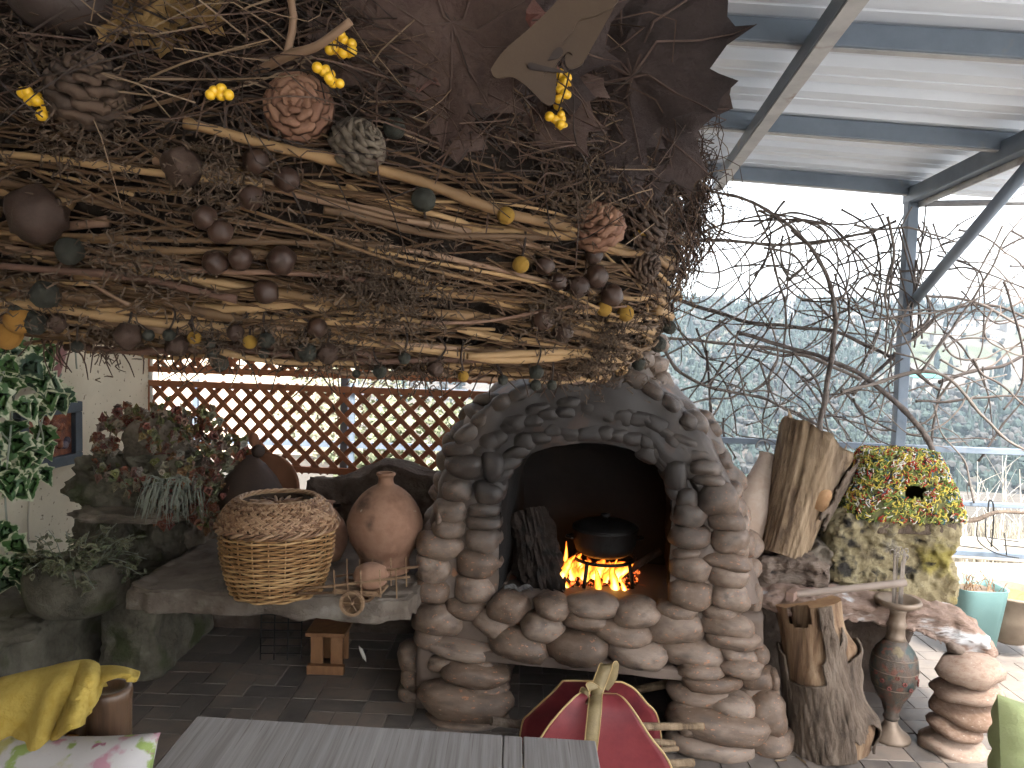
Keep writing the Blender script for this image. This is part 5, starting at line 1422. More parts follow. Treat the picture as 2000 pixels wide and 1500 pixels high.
# ================================================================== HANGING WREATH
WC = Vector((-.30, 1.15, 1.625)); WR, WA, WB = .42, .125, .185
W_ROT = Matrix.Rotation(.075, 3, 'Y')
W_INV = W_ROT.transposed()
def wp(phi, th, k=1.0):                     # point on the ring: phi round it, th round its section (0 outwards, 90 deg up)
    rho = WR + WA * k * math.cos(th)
    return WC + W_ROT @ Vector((rho * math.cos(phi), rho * math.sin(phi), WB * k * math.sin(th)))
def wnorm(phi, th):
    return (W_ROT @ Vector((math.cos(phi) * math.cos(th) / WA, math.sin(phi) * math.cos(th) / WA, math.sin(th) / WB))).normalized()
def wsd(p):
    q = W_INV @ (p - WC); rho = math.hypot(q.x, q.y); return math.hypot((rho - WR) / WA, q.z / WB) - 1
def whit(px, py, lift=0.0):
    d = ray(px, py).normalized(); t = .3; best = None
    while t < 1.7:
        p = EYE + d * t; s = wsd(p)
        if best is None or s < best[0]: best = (s, p.copy())
        if s < lift: break
        t += max(.002, s * .05)
    p = best[1]; q = W_INV @ (p - WC); phi = math.atan2(q.y, q.x); th = math.atan2(q.z / WB, (math.hypot(q.x, q.y) - WR) / WA)
    return p, phi, th
rw = random.Random(2024)
m_twig = mat('dry vine twig', [(.07, .039, .019), (.16, .093, .041), (.28, .172, .078), (.235, .147, .07)], 5, .7, .5, 60, obvar=1.0, stretch=(.6, .6, .6), spread=(.15, .85), bdist=.003)
m_twigr = mat('reddish twig', [(.075, .039, .026), (.13, .073, .047), (.18, .112, .07)], 8, .7, .4, 60, obvar=.8, bdist=.003)
m_need1 = mat('brown needles', [(.034, .0175, .0115), (.06, .033, .02)], 20, .75)
m_need2 = mat('dark dry stalks', [(.016, .010, .008), (.03, .019, .014)], 20, .8)
m_need3 = mat('pale stalks', [(.115, .074, .043), (.155, .108, .068)], 20, .75)
m_mossd = mat('dry lichen', [(.05, .032, .021), (.076, .052, .035)], 30, .95)
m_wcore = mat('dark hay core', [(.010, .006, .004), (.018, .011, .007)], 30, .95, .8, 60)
wt = empty('hanging_wreath', WC, 'big hanging wreath of dry vine twigs with cones, nuts and dried leaves', 'wreath')
nP, nT = 96, 24
V = [wp(2 * math.pi * i / nP, 2 * math.pi * j / nT, .90 + .06 * noise.noise(Vector((i * .6, j * .9, 0)))) for i in range(nP) for j in range(nT)]
MB().add(V, [(i * nT + j, i * nT + (j + 1) % nT, ((i + 1) % nP) * nT + (j + 1) % nT, ((i + 1) % nP) * nT + j) for i in range(nP) for j in range(nT)]).build('core', m_wcore, wt, True)  # dark hay core added inside the ring to block light

def twig(phi0, dphi, th0, th1, k0, k1, r, mm, wob=.012):
    n = 12; pts = []; sd = rw.random() * 99
    for i in range(n + 1):
        t = i / n; kk = k0 + (k1 - k0) * t + .06 * math.sin(math.pi * t) * 0
        p = wp(phi0 + dphi * t, th0 + (th1 - th0) * t, kk)
        p += Vector((noise.noise(Vector((t * 2.2, sd, 0))), noise.noise(Vector((t * 2.2, sd, 5))), noise.noise(Vector((t * 2.2, sd, 9))))) * wob
        pts.append(p)
    sp = catmull(pts, 2); m_ = len(sp)
    node = rw.randrange(5, 9)
    rad = [r * (1 - .25 * i / m_) * (1.28 if i % node == 0 else 1) for i in range(m_)]
    MB().tube(sp, rad, 6).build('twig', mm, wt, True)
FR = -math.pi / 2
for k in range(300):
    front = k < 262
    phi0 = FR + rw.uniform(-1.75, 1.55) if front else FR + math.pi + rw.uniform(-1.3, 1.3)
    dphi = rw.choice((-1, 1)) * rw.uniform(.3, .95)
    th0 = rw.uniform(-1.9, -.2) if rw.random() < .985 else rw.uniform(.0, 1.0)
    th1 = th0 + rw.gauss(0, .16)
    base = rw.uniform(.98, 1.06); k1 = base + (rw.uniform(.02, .10) if rw.random() < .3 else rw.uniform(-.05, .03))
    r = rw.choice((.0018, .0023, .0028, .0033, .0038, .0045, .0052))
    twig(phi0, dphi, th0, th1, base, k1, r, m_twig if rw.random() < .8 else m_twigr)
fine = MB()
for k in range(1700):                         # thinner straws between the twigs
    phi0 = FR + rw.uniform(-1.8, 1.6); th = rw.uniform(-1.9, -.05); d = rw.choice((-1, 1)) * rw.uniform(.08, .32)
    k0 = rw.uniform(.95, 1.07); dth = rw.gauss(0, .12)
    fine.tube([wp(phi0 + d * t / 4, th + dth * t / 4, k0 + rw.uniform(-.006, .006)) for t in range(5)], rw.uniform(.0007, .0015), 4)
o = fine.build('fine_straws', m_twig, wt); o['kind'] = 'stuff'
need = [MB(), MB(), MB()]
def needles(n, phir, thr, ln, rr, lift=(.96, 1.14), curl=.03, bias=.5):
    for k in range(n):
        phi0 = FR + rw.uniform(*phir); th = rw.uniform(*thr); p0 = wp(phi0, th, rw.uniform(*lift)); nn = wnorm(phi0, th)
        tang = (wp(phi0 + .05, th) - wp(phi0, th)).normalized(); bin_ = nn.cross(tang)
        a = rw.gauss(0, bias) + (math.pi if rw.random() < .5 else 0)
        d = (tang * math.cos(a) + bin_ * math.sin(a) + nn * rw.uniform(-.25, .3)).normalized() * rw.uniform(*ln)
        c = Vector((rw.gauss(0, curl), rw.gauss(0, curl), rw.gauss(0, curl))) * (d.length / .08)
        pts = catmull([p0, p0 + d * .5 + c * .5, p0 + d], 3)
        r = rw.uniform(*rr); n_ = len(pts)
        need[0 if rw.random() < .55 else (1 if rw.random() < .82 else 2)].tube(pts, [r * (1 - .5 * i / n_) for i in range(n_)], 3, False)
needles(6000, (-1.8, 1.7), (-.02, 1.9), (.05, .14), (.0005, .0011), bias=.5)
needles(900, (.1, 1.5), (-.2, 1.7), (.03, .08), (.0006, .0012), (1.0, 1.18), .035, 1.4)
needles(500, (.9, 1.9), (-.6, 1.6), (.02, .06), (.0005, .001), (1.0, 1.2), .02, 1.4)
needles(400, (2.2, 4.1), (.2, 1.9), (.05, .12), (.0007, .0012))
for b, m_, in zip(need, (m_need1, m_need2, m_need3)):
    o = b.build('needles', m_, wt); o['kind'] = 'stuff'
# curled grey twigs at the right end, lichen clumps
lich = MB()
for (px, py, s, n) in ((430, 350, .045, 260), (180, 265, .05, 260), (110, 120, .04, 120), (770, 560, .055, 420), (430, 640, .04, 200), (240, 640, .035, 150), (1060, 600, .04, 240), (1150, 690, .05, 300), (1180, 640, .045, 260), (300, 500, .05, 240), (640, 660, .04, 160), (820, 700, .035, 160), (680, 520, .04, 200), (1100, 360, .05, 200), (560, 640, .03, 120), (90, 560, .04, 160)):
    c, phi, th = whit(px, py, .02)
    for k in range(n * 2):
        p = c + Vector((rw.gauss(0, 1), rw.gauss(0, .5) - .3, rw.gauss(0, .8))) * s * .55
        d = Vector((rw.gauss(0, 1), rw.gauss(0, 1), rw.gauss(0, 1))).normalized() * rw.uniform(.004, .011)
        lich.tube([p, p + d * .5 + Vector((rw.gauss(0, .003), rw.gauss(0, .003), rw.gauss(0, .003))), p + d], [.0008, .0007, .0004], 3, False)
o = lich.build('lichen', m_mossd, wt); o['kind'] = 'stuff'

# pine cones: every scale a piece
def scale_mesh(mm):
    V = []; prof = [(0, .14, 0), (.25, .22, .0), (.55, .38, .02), (.8, .50, .03), (.96, .46, .0), (1.06, .26, -.06)]
    for (y, w, z) in prof:
        for s in (-1, -.5, 0, .5, 1): V.append(Vector((w * s, y, z - .06 * s * s)))
    n = len(prof); top = [(i * 5 + j, i * 5 + j + 1, (i + 1) * 5 + j + 1, (i + 1) * 5 + j) for i in range(n - 1) for j in range(4)]
    V2 = [v - Vector((0, 0, .05 + .14 * v.y)) for v in V]
    Fc = top + [tuple(reversed([i + len(V) for i in f])) for f in top]
    rim = [i * 5 for i in range(n)] + [(n - 1) * 5 + j for j in range(1, 5)] + [i * 5 + 4 for i in range(n - 2, -1, -1)]
    L_ = len(V)
    for a, b in zip(rim, rim[1:]): Fc.append((a, b, b + L_, a + L_))
    return MB().add(V + V2, Fc).mesh('scale', mm, True)
m_cone1 = mat('red brown cone', [(.19, .10, .06), (.13, .062, .038)], 3, .7, .3, obvar=.4)
m_cone2 = mat('grey brown cone', [(.105, .083, .06), (.06, .045, .032)], 3, .75, .3, obvar=.4)
m_cone3 = mat('dark cone', [(.07, .043, .028), (.038, .024, .017)], 3, .75, .3, obvar=.4)
scm = {1: scale_mesh(m_cone1), 2: scale_mesh(m_cone2), 3: scale_mesh(m_cone3)}
cmat = {1: m_cone1, 2: m_cone2, 3: m_cone3}
def cone(px, py, sz, kind, tip, closed=.35, n=44):
    c, phi, th = whit(px, py, .12); kpx = (c - EYE).length / F; R = sz * kpx / 2
    ax = (CAM_ROT @ Vector(tip)).normalized(); Hc = R * 1.55
    base = c - ax * Hc * .5
    cb = MB().tube([base + ax * Hc * t for t in (0, .3, .7, 1)], [R * .3, R * .42, R * .3, R * .06], 10).build('pine_cone', cmat[kind], wt, True)
    q = ax.to_track_quat('Z', 'Y').to_matrix()
    for i in range(n):
        t = i / (n - 1); a = i * 2.39996
        rr = math.sin(math.pi * (.22 + .72 * t)) ** .8
        L_ = R * (.98 * rr) * (1 - .35 * t); op = closed + .55 * t * t
        lay = Matrix.Rotation(a, 3, 'Z') @ Matrix.Rotation(op, 3, 'X')
        M = Matrix.Translation(base + ax * (Hc * (.02 + .86 * t))) @ (q @ lay).to_4x4() @ Matrix.Diagonal((L_ * .95, L_, L_, 1))
        inst('scale', scm[kind], M, cb)
cone(175, 165, 145, 3, (.35, .55, .5), .25); cone(580, 205, 135, 1, (.12, -.1, 1), .15); cone(700, 285, 125, 2, (.55, .35, .4), .6)
cone(1165, 435, 110, 1, (-.3, .5, .6), .25); cone(1262, 440, 105, 3, (.5, .4, .3), .45); cone(1325 - 60, 520, 70, 3, (.5, -.2, .5), .3)

# nuts, balls, berries
m_nut = mat('brown seed pod', [(.028, .015, .010), (.047, .027, .018)], 9, .65, .3, 50, obvar=.3)
m_glass = mat('varnished brown ball', [(.045, .024, .016), (.03, .016, .011)], 12, .42, .2, 60, obvar=.3, spec=.3)
m_dball = mat('black green seed ball', [(.015, .016, .012), (.026, .025, .018)], 14, .75, .4, 90)
m_yball = mat('ochre craspedia', [(.34, .20, .03), (.28, .15, .022)], 30, .9, .8, 200, bdist=.003)
m_oball = mat('orange ochre ball', [(.28, .145, .025), (.22, .10, .022)], 30, .9, .6, 150, bdist=.003)
m_berry = mat('yellow berry', [(.62, .34, .015), (.68, .42, .025)], 8, .35, spec=.5)
ball = MB().blob((0, 0, 0), (1, 1, 1), 3, .05, 1.6, 3).mesh('seed_ball', None, True)
def ballme(name, mm, amp=.06):
    return MB().blob((0, 0, 0), (1, 1, 1), 3, amp, 1.7, rw.random() * 20).mesh(name, mm, True)
me_nut, me_glass, me_d, me_y, me_o, me_b = [ballme(n_, m_, a) for n_, m_, a in (('nut', m_nut, .22), ('varnished_ball', m_glass, .12), ('seed_ball', m_dball, .12), ('craspedia_ball', m_yball, .03), ('ochre_ball', m_oball, .08), ('berry', m_berry, .03))]
def stalk(a, b, r=.0011):
    mid = a.lerp(b, .5) + Vector((rw.gauss(0, .006), rw.gauss(0, .004), 0))
    MB().tube(catmull([a, mid, b], 4), r, 4).build('stalk', m_need2, wt)
def put(px, py, d, me, name, lift=.08, st=True, sq=(1, 1, 1)):
    p, phi, th = whit(px, py, lift); R = d * (p - EYE).length / F / 2
    inst(name, me, TRS(p, (rw.random() * 6, rw.random() * 6, rw.random() * 6), (R * sq[0], R * sq[1], R * sq[2])), wt)
    if st: stalk(p, wp(phi + rw.uniform(-.06, .06), th + rw.uniform(-.3, .3), .96))
for a in ((72, 420, 92), (355, 326, 66)): put(*a, me_nut, 'nut', .14, True, (1, 1, 1.05))
for a in ((500, 315, 46), (560, 350, 46), (490, 385, 46), (400, 425, 44), (430, 452, 46), (420, 513, 46), (470, 505, 44), (550, 508, 54), (520, 570, 46), (1130, 560, 44), (1165, 540, 46), (1195, 578, 46), (1160, 500, 34), (1060, 625, 44), (1100, 650, 40), (1065, 520, 36), (1090, 550, 34), (620, 640, 38), (590, 690, 34)): put(*a, me_glass, 'varnished_ball', .12)
for a in ((827, 390, 46), (136, 490, 46), (88, 575, 46), (770, 250, 40), (40, 610, 36)): put(*a, me_d, 'seed_ball', .12)
for a in ((988, 421, 34), (1017, 517, 33), (1180, 603, 30), (1222, 612, 32), (1250, 455, 26)): put(*a, me_y, 'craspedia_ball', .14)
for a in ((38, 625, 46), (14, 655, 46)): put(*a, me_o, 'ochre_ball', .16)
# balls dangling below the rim
for (px, py, d, mm_) in ((150, 677, 21, 'd'), (345, 675, 40, 'n'), (330, 655, 22, 'd'), (290, 655, 20, 'd'), (250, 655, 46, 'n'), (410, 672, 20, 'd'), (415, 690, 22, 'd'), (430, 710, 30, 'd'), (488, 668, 26, 'o'), (520, 665, 30, 'd'), (515, 690, 20, 'd'), (600, 688, 36, 'd'), (640, 690, 40, 'n'), (696, 730, 16, 'd'), (742, 726, 26, 'd'),
        (790, 700, 24, 'd'), (850, 720, 30, 'n'), (905, 735, 22, 'o'), (982, 742, 20, 'd'), (1048, 727, 28, 'd'), (1078, 752, 20, 'd'), (1046, 752, 22, 'd'), (1225, 640, 30, 'd'), (1295, 592, 28, 'd'), (1307, 640, 26, 'd'), (1285, 672, 32, 'd'), (1248, 710, 28, 'd'), (1268, 580, 30, 'n'), (1280, 615, 24, 'd'), (1215, 660, 34, 'd'), (70, 630, 40, 'd'), (110, 632, 30, 'n'), (460, 650, 30, 'n'), (380, 660, 24, 'o')):
    p0 = P(px, py, .78 if px < 1150 else 1.02)
    q, phi, th = whit(px, py - 70 if px < 1200 else py - 10, 0.0)
    if px >= 1200: q, phi, th = whit(px - 90, py - 30, 0)
    p0 = EYE + ray(px, py) * (q.y / ray(px, py).y) if px < 1200 else p0
    R = d * (p0 - EYE).length / F / 2
    inst({'d': 'seed_ball', 'n': 'nut', 'o': 'craspedia_ball'}[mm_], {'d': me_d, 'n': me_nut, 'o': me_y}[mm_], TRS(p0, (rw.random() * 6, 0, rw.random() * 6), R), wt)
    stalk(p0 + Vector((0, 0, R * .8)), q)
# berry sprays
for (px, py, n, sp) in ((64, 206, 11, 26), (432, 188, 6, 18), (668, 90, 13, 24), (632, 132, 5, 13), (650, 160, 5, 13), (1100, 165, 13, 22), (1092, 190, 8, 16), (1088, 238, 9, 18)):
    p, phi, th = whit(px, py, .26); kpx = (p - EYE).length / F
    cl = MB().tube([p + Vector((0, .03, .0)), p], .0015, 4).build('berry_spray', m_need2, wt)
    for k in range(n):
        a, r = rw.random() * 6.28, sp * rw.random() ** .5
        q = p + CAM_ROT @ Vector((r * math.cos(a) * kpx, r * .8 * math.sin(a) * kpx, rw.uniform(-.006, .006)))
        inst('berry', me_b, TRS(q, (rw.random(), 0, 0), rw.uniform(7.5, 9.5) * kpx), cl)

# dried leaves, cut-out ornament, gold flower
MAPLE = [(0, 0), (.05, .02), (.20, -.10), (.36, -.04), (.30, .10), (.56, .12), (.50, .26), (.70, .44), (.48, .48), (.44, .62), (.28, .58), (.30, .80), (.18, .80), (.10, 1.0), (0, 1.12)]
def bigleaf(px, py, Y, size, roll, pitch, yaw, mm, curl=.5, name='dried_leaf'):
    pts = MAPLE + [(-x, y) for (x, y) in reversed(MAPLE[1:-1])]
    sd = rw.random() * 50; n = len(pts); V = [Vector((0, .42, 0))]; Fc = []
    rings = (.3, .6, .85, 1.0)
    for s in rings:
        for i in range(n):
            for h in (0, .5):
                a, b = pts[i], pts[(i + 1) % n]; x, y = a[0] + (b[0] - a[0]) * h, a[1] + (b[1] - a[1]) * h
                if h and s == 1.0: x, y = x * .95, .42 + (y - .42) * .95
                x, y = x * s, .42 + (y - .42) * s
                V.append(Vector((x, y, curl * (.35 * x * x + .2 * (y - .4) ** 2) + .10 * noise.noise(Vector((x * 3, y * 3, sd))) + .05 * noise.noise(Vector((x * 9, y * 9, sd))) - .05 * math.exp(-abs(x) * 12))))
    m2 = n * 2
    Fc += [(0, 1 + i, 1 + (i + 1) % m2) for i in range(m2)]
    for r in range(len(rings) - 1):
        Fc += [(1 + r * m2 + i, 1 + (r + 1) * m2 + i, 1 + (r + 1) * m2 + (i + 1) % m2, 1 + r * m2 + (i + 1) % m2) for i in range(m2)]
    c = P(px, py, Y)
    M = Matrix.Translation(c) @ CAM_ROT.to_4x4() @ rotM(pitch, yaw, roll) @ Matrix.Diagonal((size, size, size, 1)) @ Matrix.Translation((0, -.5, 0))
    lf = MB().add([M @ v for v in V], Fc).build(name, mm, wt, True)
    if size > .1:                            # raised ribs from the stalk to each lobe
        nv_ = MB(); ox = 1 + (len(rings) - 1) * n * 2
        for tip_ in (2, 5, 7, 11, 14, n - 11, n - 7, n - 5, n - 2):
            seq = [1 + r * n * 2 + tip_ * 2 for r in range(len(rings))]
            nv_.tube([M @ (V[0] + Vector((0, -.12, .002)))] + [M @ (V[i_] + Vector((0, 0, .004))) for i_ in seq], [.0016, .0014, .0011, .0008, .0004], 4, False)
        nv_.build('leaf_rib', m_rib, lf)
m_rib = mat('leaf rib', [(.075, .047, .038), (.055, .034, .028)], 20, .8)
m_dl1 = mat('dried purple brown leaf', [(.03, .018, .015), (.066, .041, .033), (.05, .028, .022)], 13, .8, 1.0, 70, bdist=.004)
m_dl2 = mat('dried dark leaf', [(.018, .012, .0115), (.04, .026, .023)], 13, .8, 1.0, 70, bdist=.004)
m_dl3 = mat('dried russet leaf', [(.13, .045, .032), (.085, .05, .042)], 10, .8, .5, 70)
bigleaf(1225, 215, .80, .17, 1.25, .2, -.3, m_dl2, .6); bigleaf(1190, 90, .76, .20, .6, -.2, -.2, m_dl2, .5); bigleaf(1215, 45, .80, .16, -.3, .3, .4, m_dl1, .6)
bigleaf(790, 70, .64, .17, .1, .35, .1, m_dl1, .8); bigleaf(880, 110, .63, .12, 3.0, -.3, .2, m_dl1, .8); bigleaf(905, 40, .66, .13, 2.6, .2, -.2, m_dl3, .6)
bigleaf(1000, 40, .68, .15, .3, .2, .1, m_dl2, .5); bigleaf(1010, 190, .70, .13, 2.2, .3, .2, m_dl1, .6); bigleaf(1150, 250, .76, .13, 2.0, .4, -.1, m_dl2, .7); bigleaf(1258, 165, .86, .12, 1.8, .1, -.4, m_dl2, .7)
bigleaf(860, 20, .67, .16, -.4, .3, 0, m_dl1, .7); bigleaf(740, 30, .68, .13, .8, .2, 0, m_dl2, .7)
# cut-out ornament
m_ply = mat('thin plywood', [(.048, .029, .015), (.036, .021, .012)], 8, .75, .1)
m_hole = mat('dark hole inlay', [(.022, .014, .012)], 8, .8)
def plate(name, pl, Y, mm, thick=.002, parent=None, lift=0.0):
    pts = [EYE + ray(a, b) * ((Y + (a - 1000) * .00012 - lift) / ray(a, b).y) for a, b in catmull2(pl)]
    n = len(pts); back = [p + Vector((0, thick, 0)) for p in pts]
    bm = bmesh.new(); vf = [bm.verts.new(p) for p in pts]; bm.faces.new(vf)
    vb_ = [bm.verts.new(p) for p in back]; bm.faces.new(list(reversed(vb_)))
    for i in range(n): bm.faces.new((vf[i], vb_[i], vb_[(i + 1) % n], vf[(i + 1) % n]))
    bmesh.ops.triangulate(bm, faces=[f for f in bm.faces if len(f.verts) > 4])
    bm.verts.index_update(); V = [v.co.copy() for v in bm.verts]; Fc = [tuple(v.index for v in f.verts) for f in bm.faces]; bm.free()
    return MB().add(V, Fc).build(name, mm, parent or wt)
def catmull2(pl): return [(p.x, p.y) for p in catmull([Vector((a, b, 0)) for a, b in pl + [pl[0]]], 4)[:-1]]
orn = plate('cutout_ornament', [(958, 135), (985, 98), (1040, 50), (1090, 0), (1120, -40), (1210, -40), (1205, 5), (1165, 30), (1130, 40), (1118, 62), (1098, 88), (1118, 84), (1140, 100), (1138, 124), (1112, 134), (1104, 118), (1118, 108), (1108, 102), (1092, 118), (1080, 134), (1062, 148), (1085, 190), (1068, 205), (1030, 170), (1000, 150), (968, 152)], .575, m_ply)
for pl in ([(1070, 118), (1082, 98), (1094, 92), (1100, 102), (1090, 114)], [(1030, 128), (1036, 122), (1060, 128), (1100, 138), (1104, 142), (1070, 140), (1036, 136)]):
    plate('hole_inlay', pl, .575, m_hole, .0006, orn, .0012)  # raised dark inlays stand in for the darkness seen through holes
gem = MB().blob(P(970, 3, .66), (.008, .006, .009), 1).build('teal_gem', mat('teal bead', [(.02, .28, .2)], 4, .25, spec=.6), wt)
m_gold = mat('gold glitter petal', [(.16, .09, .033), (.26, .16, .06), (.09, .048, .02)], 40, .45, .6, 200, metal=.35, bdist=.003)
for (px, py, ro) in ((270, 15, 2.6), (330, 25, 3.2), (380, 5, 3.9), (310, -10, 1.0)): bigleaf(px, py, .62, .075, ro, .3, .1, m_gold, .7, 'gold_petal')
for (px, py, ro) in ((960, 60, 2.8), (940, 85, 2.2)): bigleaf(px, py, .66, .06, ro, .2, .1, m_dl3, .7, 'red_petal')
MB().blob(P(120, 8, .60), (.036, .03, .022), 3, .05).build('seed_pod', mat('dark pod', [(.04, .028, .024)], 6, .6, .2), wt, True)
tw0 = [EYE + ray(a, b) * (Y / ray(a, b).y) for a, b, Y in ((470, 160, .63), (560, 110, .60), (620, 90, .585), (685, 42, .575))]
MB().tube(catmull(tw0, 5), [.0042 - .00008 * k for k in range(16)], 7).build('grey_branch', m_twigr, wt, True)
MB().tube(catmull([tw0[1], tw0[1] + Vector((.005, 0, .03)), tw0[1] + Vector((-.002, 0, .055))], 3), .003, 6).build('grey_branch', m_twigr, wt, True)
# hanging chains up to the roof
for phi in (FR + .2, FR + 2.3, FR - 1.9):
    p = wp(phi, math.pi / 2, 1.0); top_ = Vector((WC.x + (p.x - WC.x) * .25, WC.y + (p.y - WC.y) * .25, 2.37))
    MB().tube([p, top_], .002, 5).build('hanging_wire', m_wire, wt)
# straggling hanging wisps below the rim
wis = MB()
for k in range(110):
    px = rw.uniform(60, 1200); q, phi, th = whit(px, 640 + .06 * px, 0.0); n_ = rw.uniform(.015, .05)
    p1 = q + Vector((rw.gauss(0, .02), rw.gauss(0, .01), -n_)); wis.tube(catmull([q, q.lerp(p1, .5) + Vector((rw.gauss(0, .008), 0, 0)), p1], 3), [.0011, .001, .001, .0009, .0008, .0007, .0005], 3, False)
o = wis.build('wisps', m_need1, wt); o['kind'] = 'stuff'

# ================================================================== FOREGROUND
TZ = .75
tb = [hit_z(385, 1398, TZ), hit_z(1163, 1446, TZ)]
tl, tr_ = hit_z(300, 1500, TZ), hit_z(1173, 1500, TZ)
dl = (tl - tb[0]).normalized(); dr = (tr_ - tb[1]).normalized()
m_table = mat('pale grey wood laminate', [(.17, .15, .138), (.25, .226, .212), (.325, .298, .28)], 22, .5, .2, 60, stretch=(6, .12, 1), bdist=.002, spread=(.3, .68), detail=12, spots=[((.13, .11, .10), 3, .62, .74), ((.15, .12, .105), 40, .60, .70)])
table = empty('wooden_table', (tb[0] + tb[1]) / 2 - Vector((0, .4, TZ)), 'pale grey wood table in the foreground', 'table')
def plank(f0, f1, dz, name='plank'):
    a, b = tb[0].lerp(tb[1], f0), tb[0].lerp(tb[1], f1); da = dl.lerp(dr, f0); db = dl.lerp(dr, f1)
    q = [a, b, b + db * .85, a + da * .85]
    V = [p + Vector((0, 0, dz)) for p in q] + [p + Vector((0, 0, dz - .026)) for p in q]
    MB().add(V, [(0, 3, 2, 1), (4, 5, 6, 7), (0, 1, 5, 4), (1, 2, 6, 5), (2, 3, 7, 6), (3, 0, 4, 7)]).build(name, m_table, table, bevel=.0025)
g = .0012
plank(0, .775 - g, 0); plank(.775 + g, .823 - g, -.0008); plank(.823 + g, 1, 0)
for f, t in ((.05, .06), (.95, .06), (.05, .78), (.95, .78)):
    p = tb[0].lerp(tb[1], f) + dl.lerp(dr, f) * t
    MB().box(p + Vector((0, 0, -TZ / 2 - .014)), (.05, .05, TZ - .028)).build('leg', m_table, table, bevel=.004)

# ------------------------------------------------------------------ red firewood carrier
m_red = mat('wine red leather', [(.15, .022, .028), (.20, .032, .036), (.12, .018, .025)], 5, .5, .25, 90, bdist=.002, rrange=(.38, .6))
m_trim = mat('gold trim', [(.52, .38, .18), (.42, .28, .12)], 12, .45, .2)
m_strap = mat('olive gold strap', [(.30, .23, .12), (.22, .165, .085)], 14, .55, .3, 90)
cc_ = hit_z(1180, 1560, 0); CY = cc_.y
car = empty('firewood_carrier', Vector((P(1180, 1450, CY).x, CY, 0)), 'wine red leather firewood carrier with gold trim and a strap', 'carrier')
def hw(prof, t):
    for (t0, w0), (t1, w1) in zip(prof, prof[1:]):
        if t0 <= t <= t1: return w0 + (w1 - w0) * (t - t0) / (t1 - t0)
    return prof[-1][1]
def outline(pts): return catmull([Vector((a, b, 0)) for a, b in pts], 5)
def panel(left, right, ybase, ytop, name, bulge):
    L_, R__ = outline(left), outline(right); n = len(L_) - 1
    def fn(u, w):
        l, r = L_[min(n, int(round(w * n)))], R__[min(n, int(round(w * n)))]
        px, py = l.x + (r.x - l.x) * u, l.y + (r.y - l.y) * u
        yy = ybase + (ytop - ybase) * w + bulge * math.sin(w * math.pi * .9) + .012 * math.sin(u * math.pi) * (1 if bulge < 0 else -1) + .004 * noise.noise(Vector((u * 3, w * 4, ybase * 9)))
        return P(px, py, yy)
    o = MB().grid(fn, 20, n).build(name, m_red, car, True)
    s = o.modifiers.new('thick', 'SOLIDIFY'); s.thickness = .004; s.offset = 0
    ed = [fn(0, j / n) for j in range(n + 1)] + [fn(i / 20, 1) for i in range(1, 20)] + [fn(1, 1 - j / n) for j in range(n + 1)]
    MB().tube(ed, .0036, 6).build('trim', m_trim, o, True)
    return fn
f_front = panel([(985, 1590), (1010, 1520), (1058, 1438), (1090, 1395), (1122, 1362), (1135, 1354)], [(1320, 1590), (1312, 1500), (1268, 1436), (1240, 1392), (1220, 1366), (1205, 1356)], CY - .02, CY + .075, 'front_panel', -.03)
f_back = panel([(1005, 1560), (1012, 1470), (1020, 1412), (1036, 1392), (1075, 1356), (1100, 1329)], [(1300, 1560), (1294, 1470), (1284, 1400), (1262, 1372), (1238, 1345), (1214, 1332)], CY + .26, CY + .16, 'back_panel', .02)
V = []
MB().grid(lambda u, w: f_front(u, 0).lerp(f_back(u, 0), w) - Vector((0, 0, .02 * math.sin(math.pi * w))), 20, 8).build('bottom', m_red, car, True)
def ribbon(pts, wv, name, mm, w=.017, thick=.0025):
    sp = catmull(pts, 6); V = []
    for i, p in enumerate(sp):
        t = (sp[min(i + 1, len(sp) - 1)] - sp[max(i - 1, 0)]).normalized(); s = (wv - t * wv.dot(t)).normalized()
        V += [p - s * w / 2, p + s * w / 2]
    o = MB().add(V, [(2*i, 2*i+1, 2*i+3, 2*i+2) for i in range(len(sp) - 1)]).build(name, mm, car, True)
    so = o.modifiers.new('thick', 'SOLIDIFY'); so.thickness = thick
    for sgn in (0, 1): MB().tube([V[2*i+sgn] for i in range(len(sp))], .0016, 4).build('piping', m_trim, o)
cx = CY
ribbon([P(1152, 1475, CY - .055), P(1157, 1430, CY - .055), P(1162, 1380, CY - .02), P(1165, 1352, CY + .06), P(1178, 1315, CY + .10), P(1186, 1298, CY + .12), P(1196, 1300, CY + .14), P(1192, 1325, CY + .155), P(1178, 1345, CY + .165)], Vector((1, .1, .25)), 'strap', m_strap, .042)
ribbon([P(1140, 1376, CY + .03), P(1141, 1352, CY + .06), P(1150, 1342, CY + .07), P(1166, 1350, CY + .075), P(1172, 1345, CY + .085)], Vector((.7, .2, .6)), 'strap_loop', m_strap, .034)
# firewood sticks in and behind it
sticks = [((1215, 1420, 2.42), (1372, 1418, 2.50), .013, 'pale split stick poking out right of the carrier, topmost'), ((1230, 1445, 2.40), (1315, 1452, 2.48), .011, 'short split stick right of the carrier, second from top'),
          ((1240, 1470, 2.38), (1322, 1462, 2.46), .010, 'thin stick poking out of the carrier, third from top'), ((1230, 1495, 2.36), (1352, 1490, 2.44), .015, 'thick split stick low at the right of the carrier'),
          ((1150, 1365, 2.95), (1305, 1336, 2.86), .018, 'pale split log in the wood store under the hearth'), ((960, 1408, 2.62), (1080, 1422, 2.7), .016, 'grey stick on the floor left of the carrier'),
          ((1000, 1420, 3.0), (1290, 1400, 2.98), .04, 'thick log lying in the dark wood store'), ((1010, 1395, 3.1), (1280, 1370, 3.15), .045, 'second thick log on top in the dark wood store'), ((1020, 1455, 2.95), (1300, 1460, 2.92), .04, 'log on the floor of the dark wood store')]
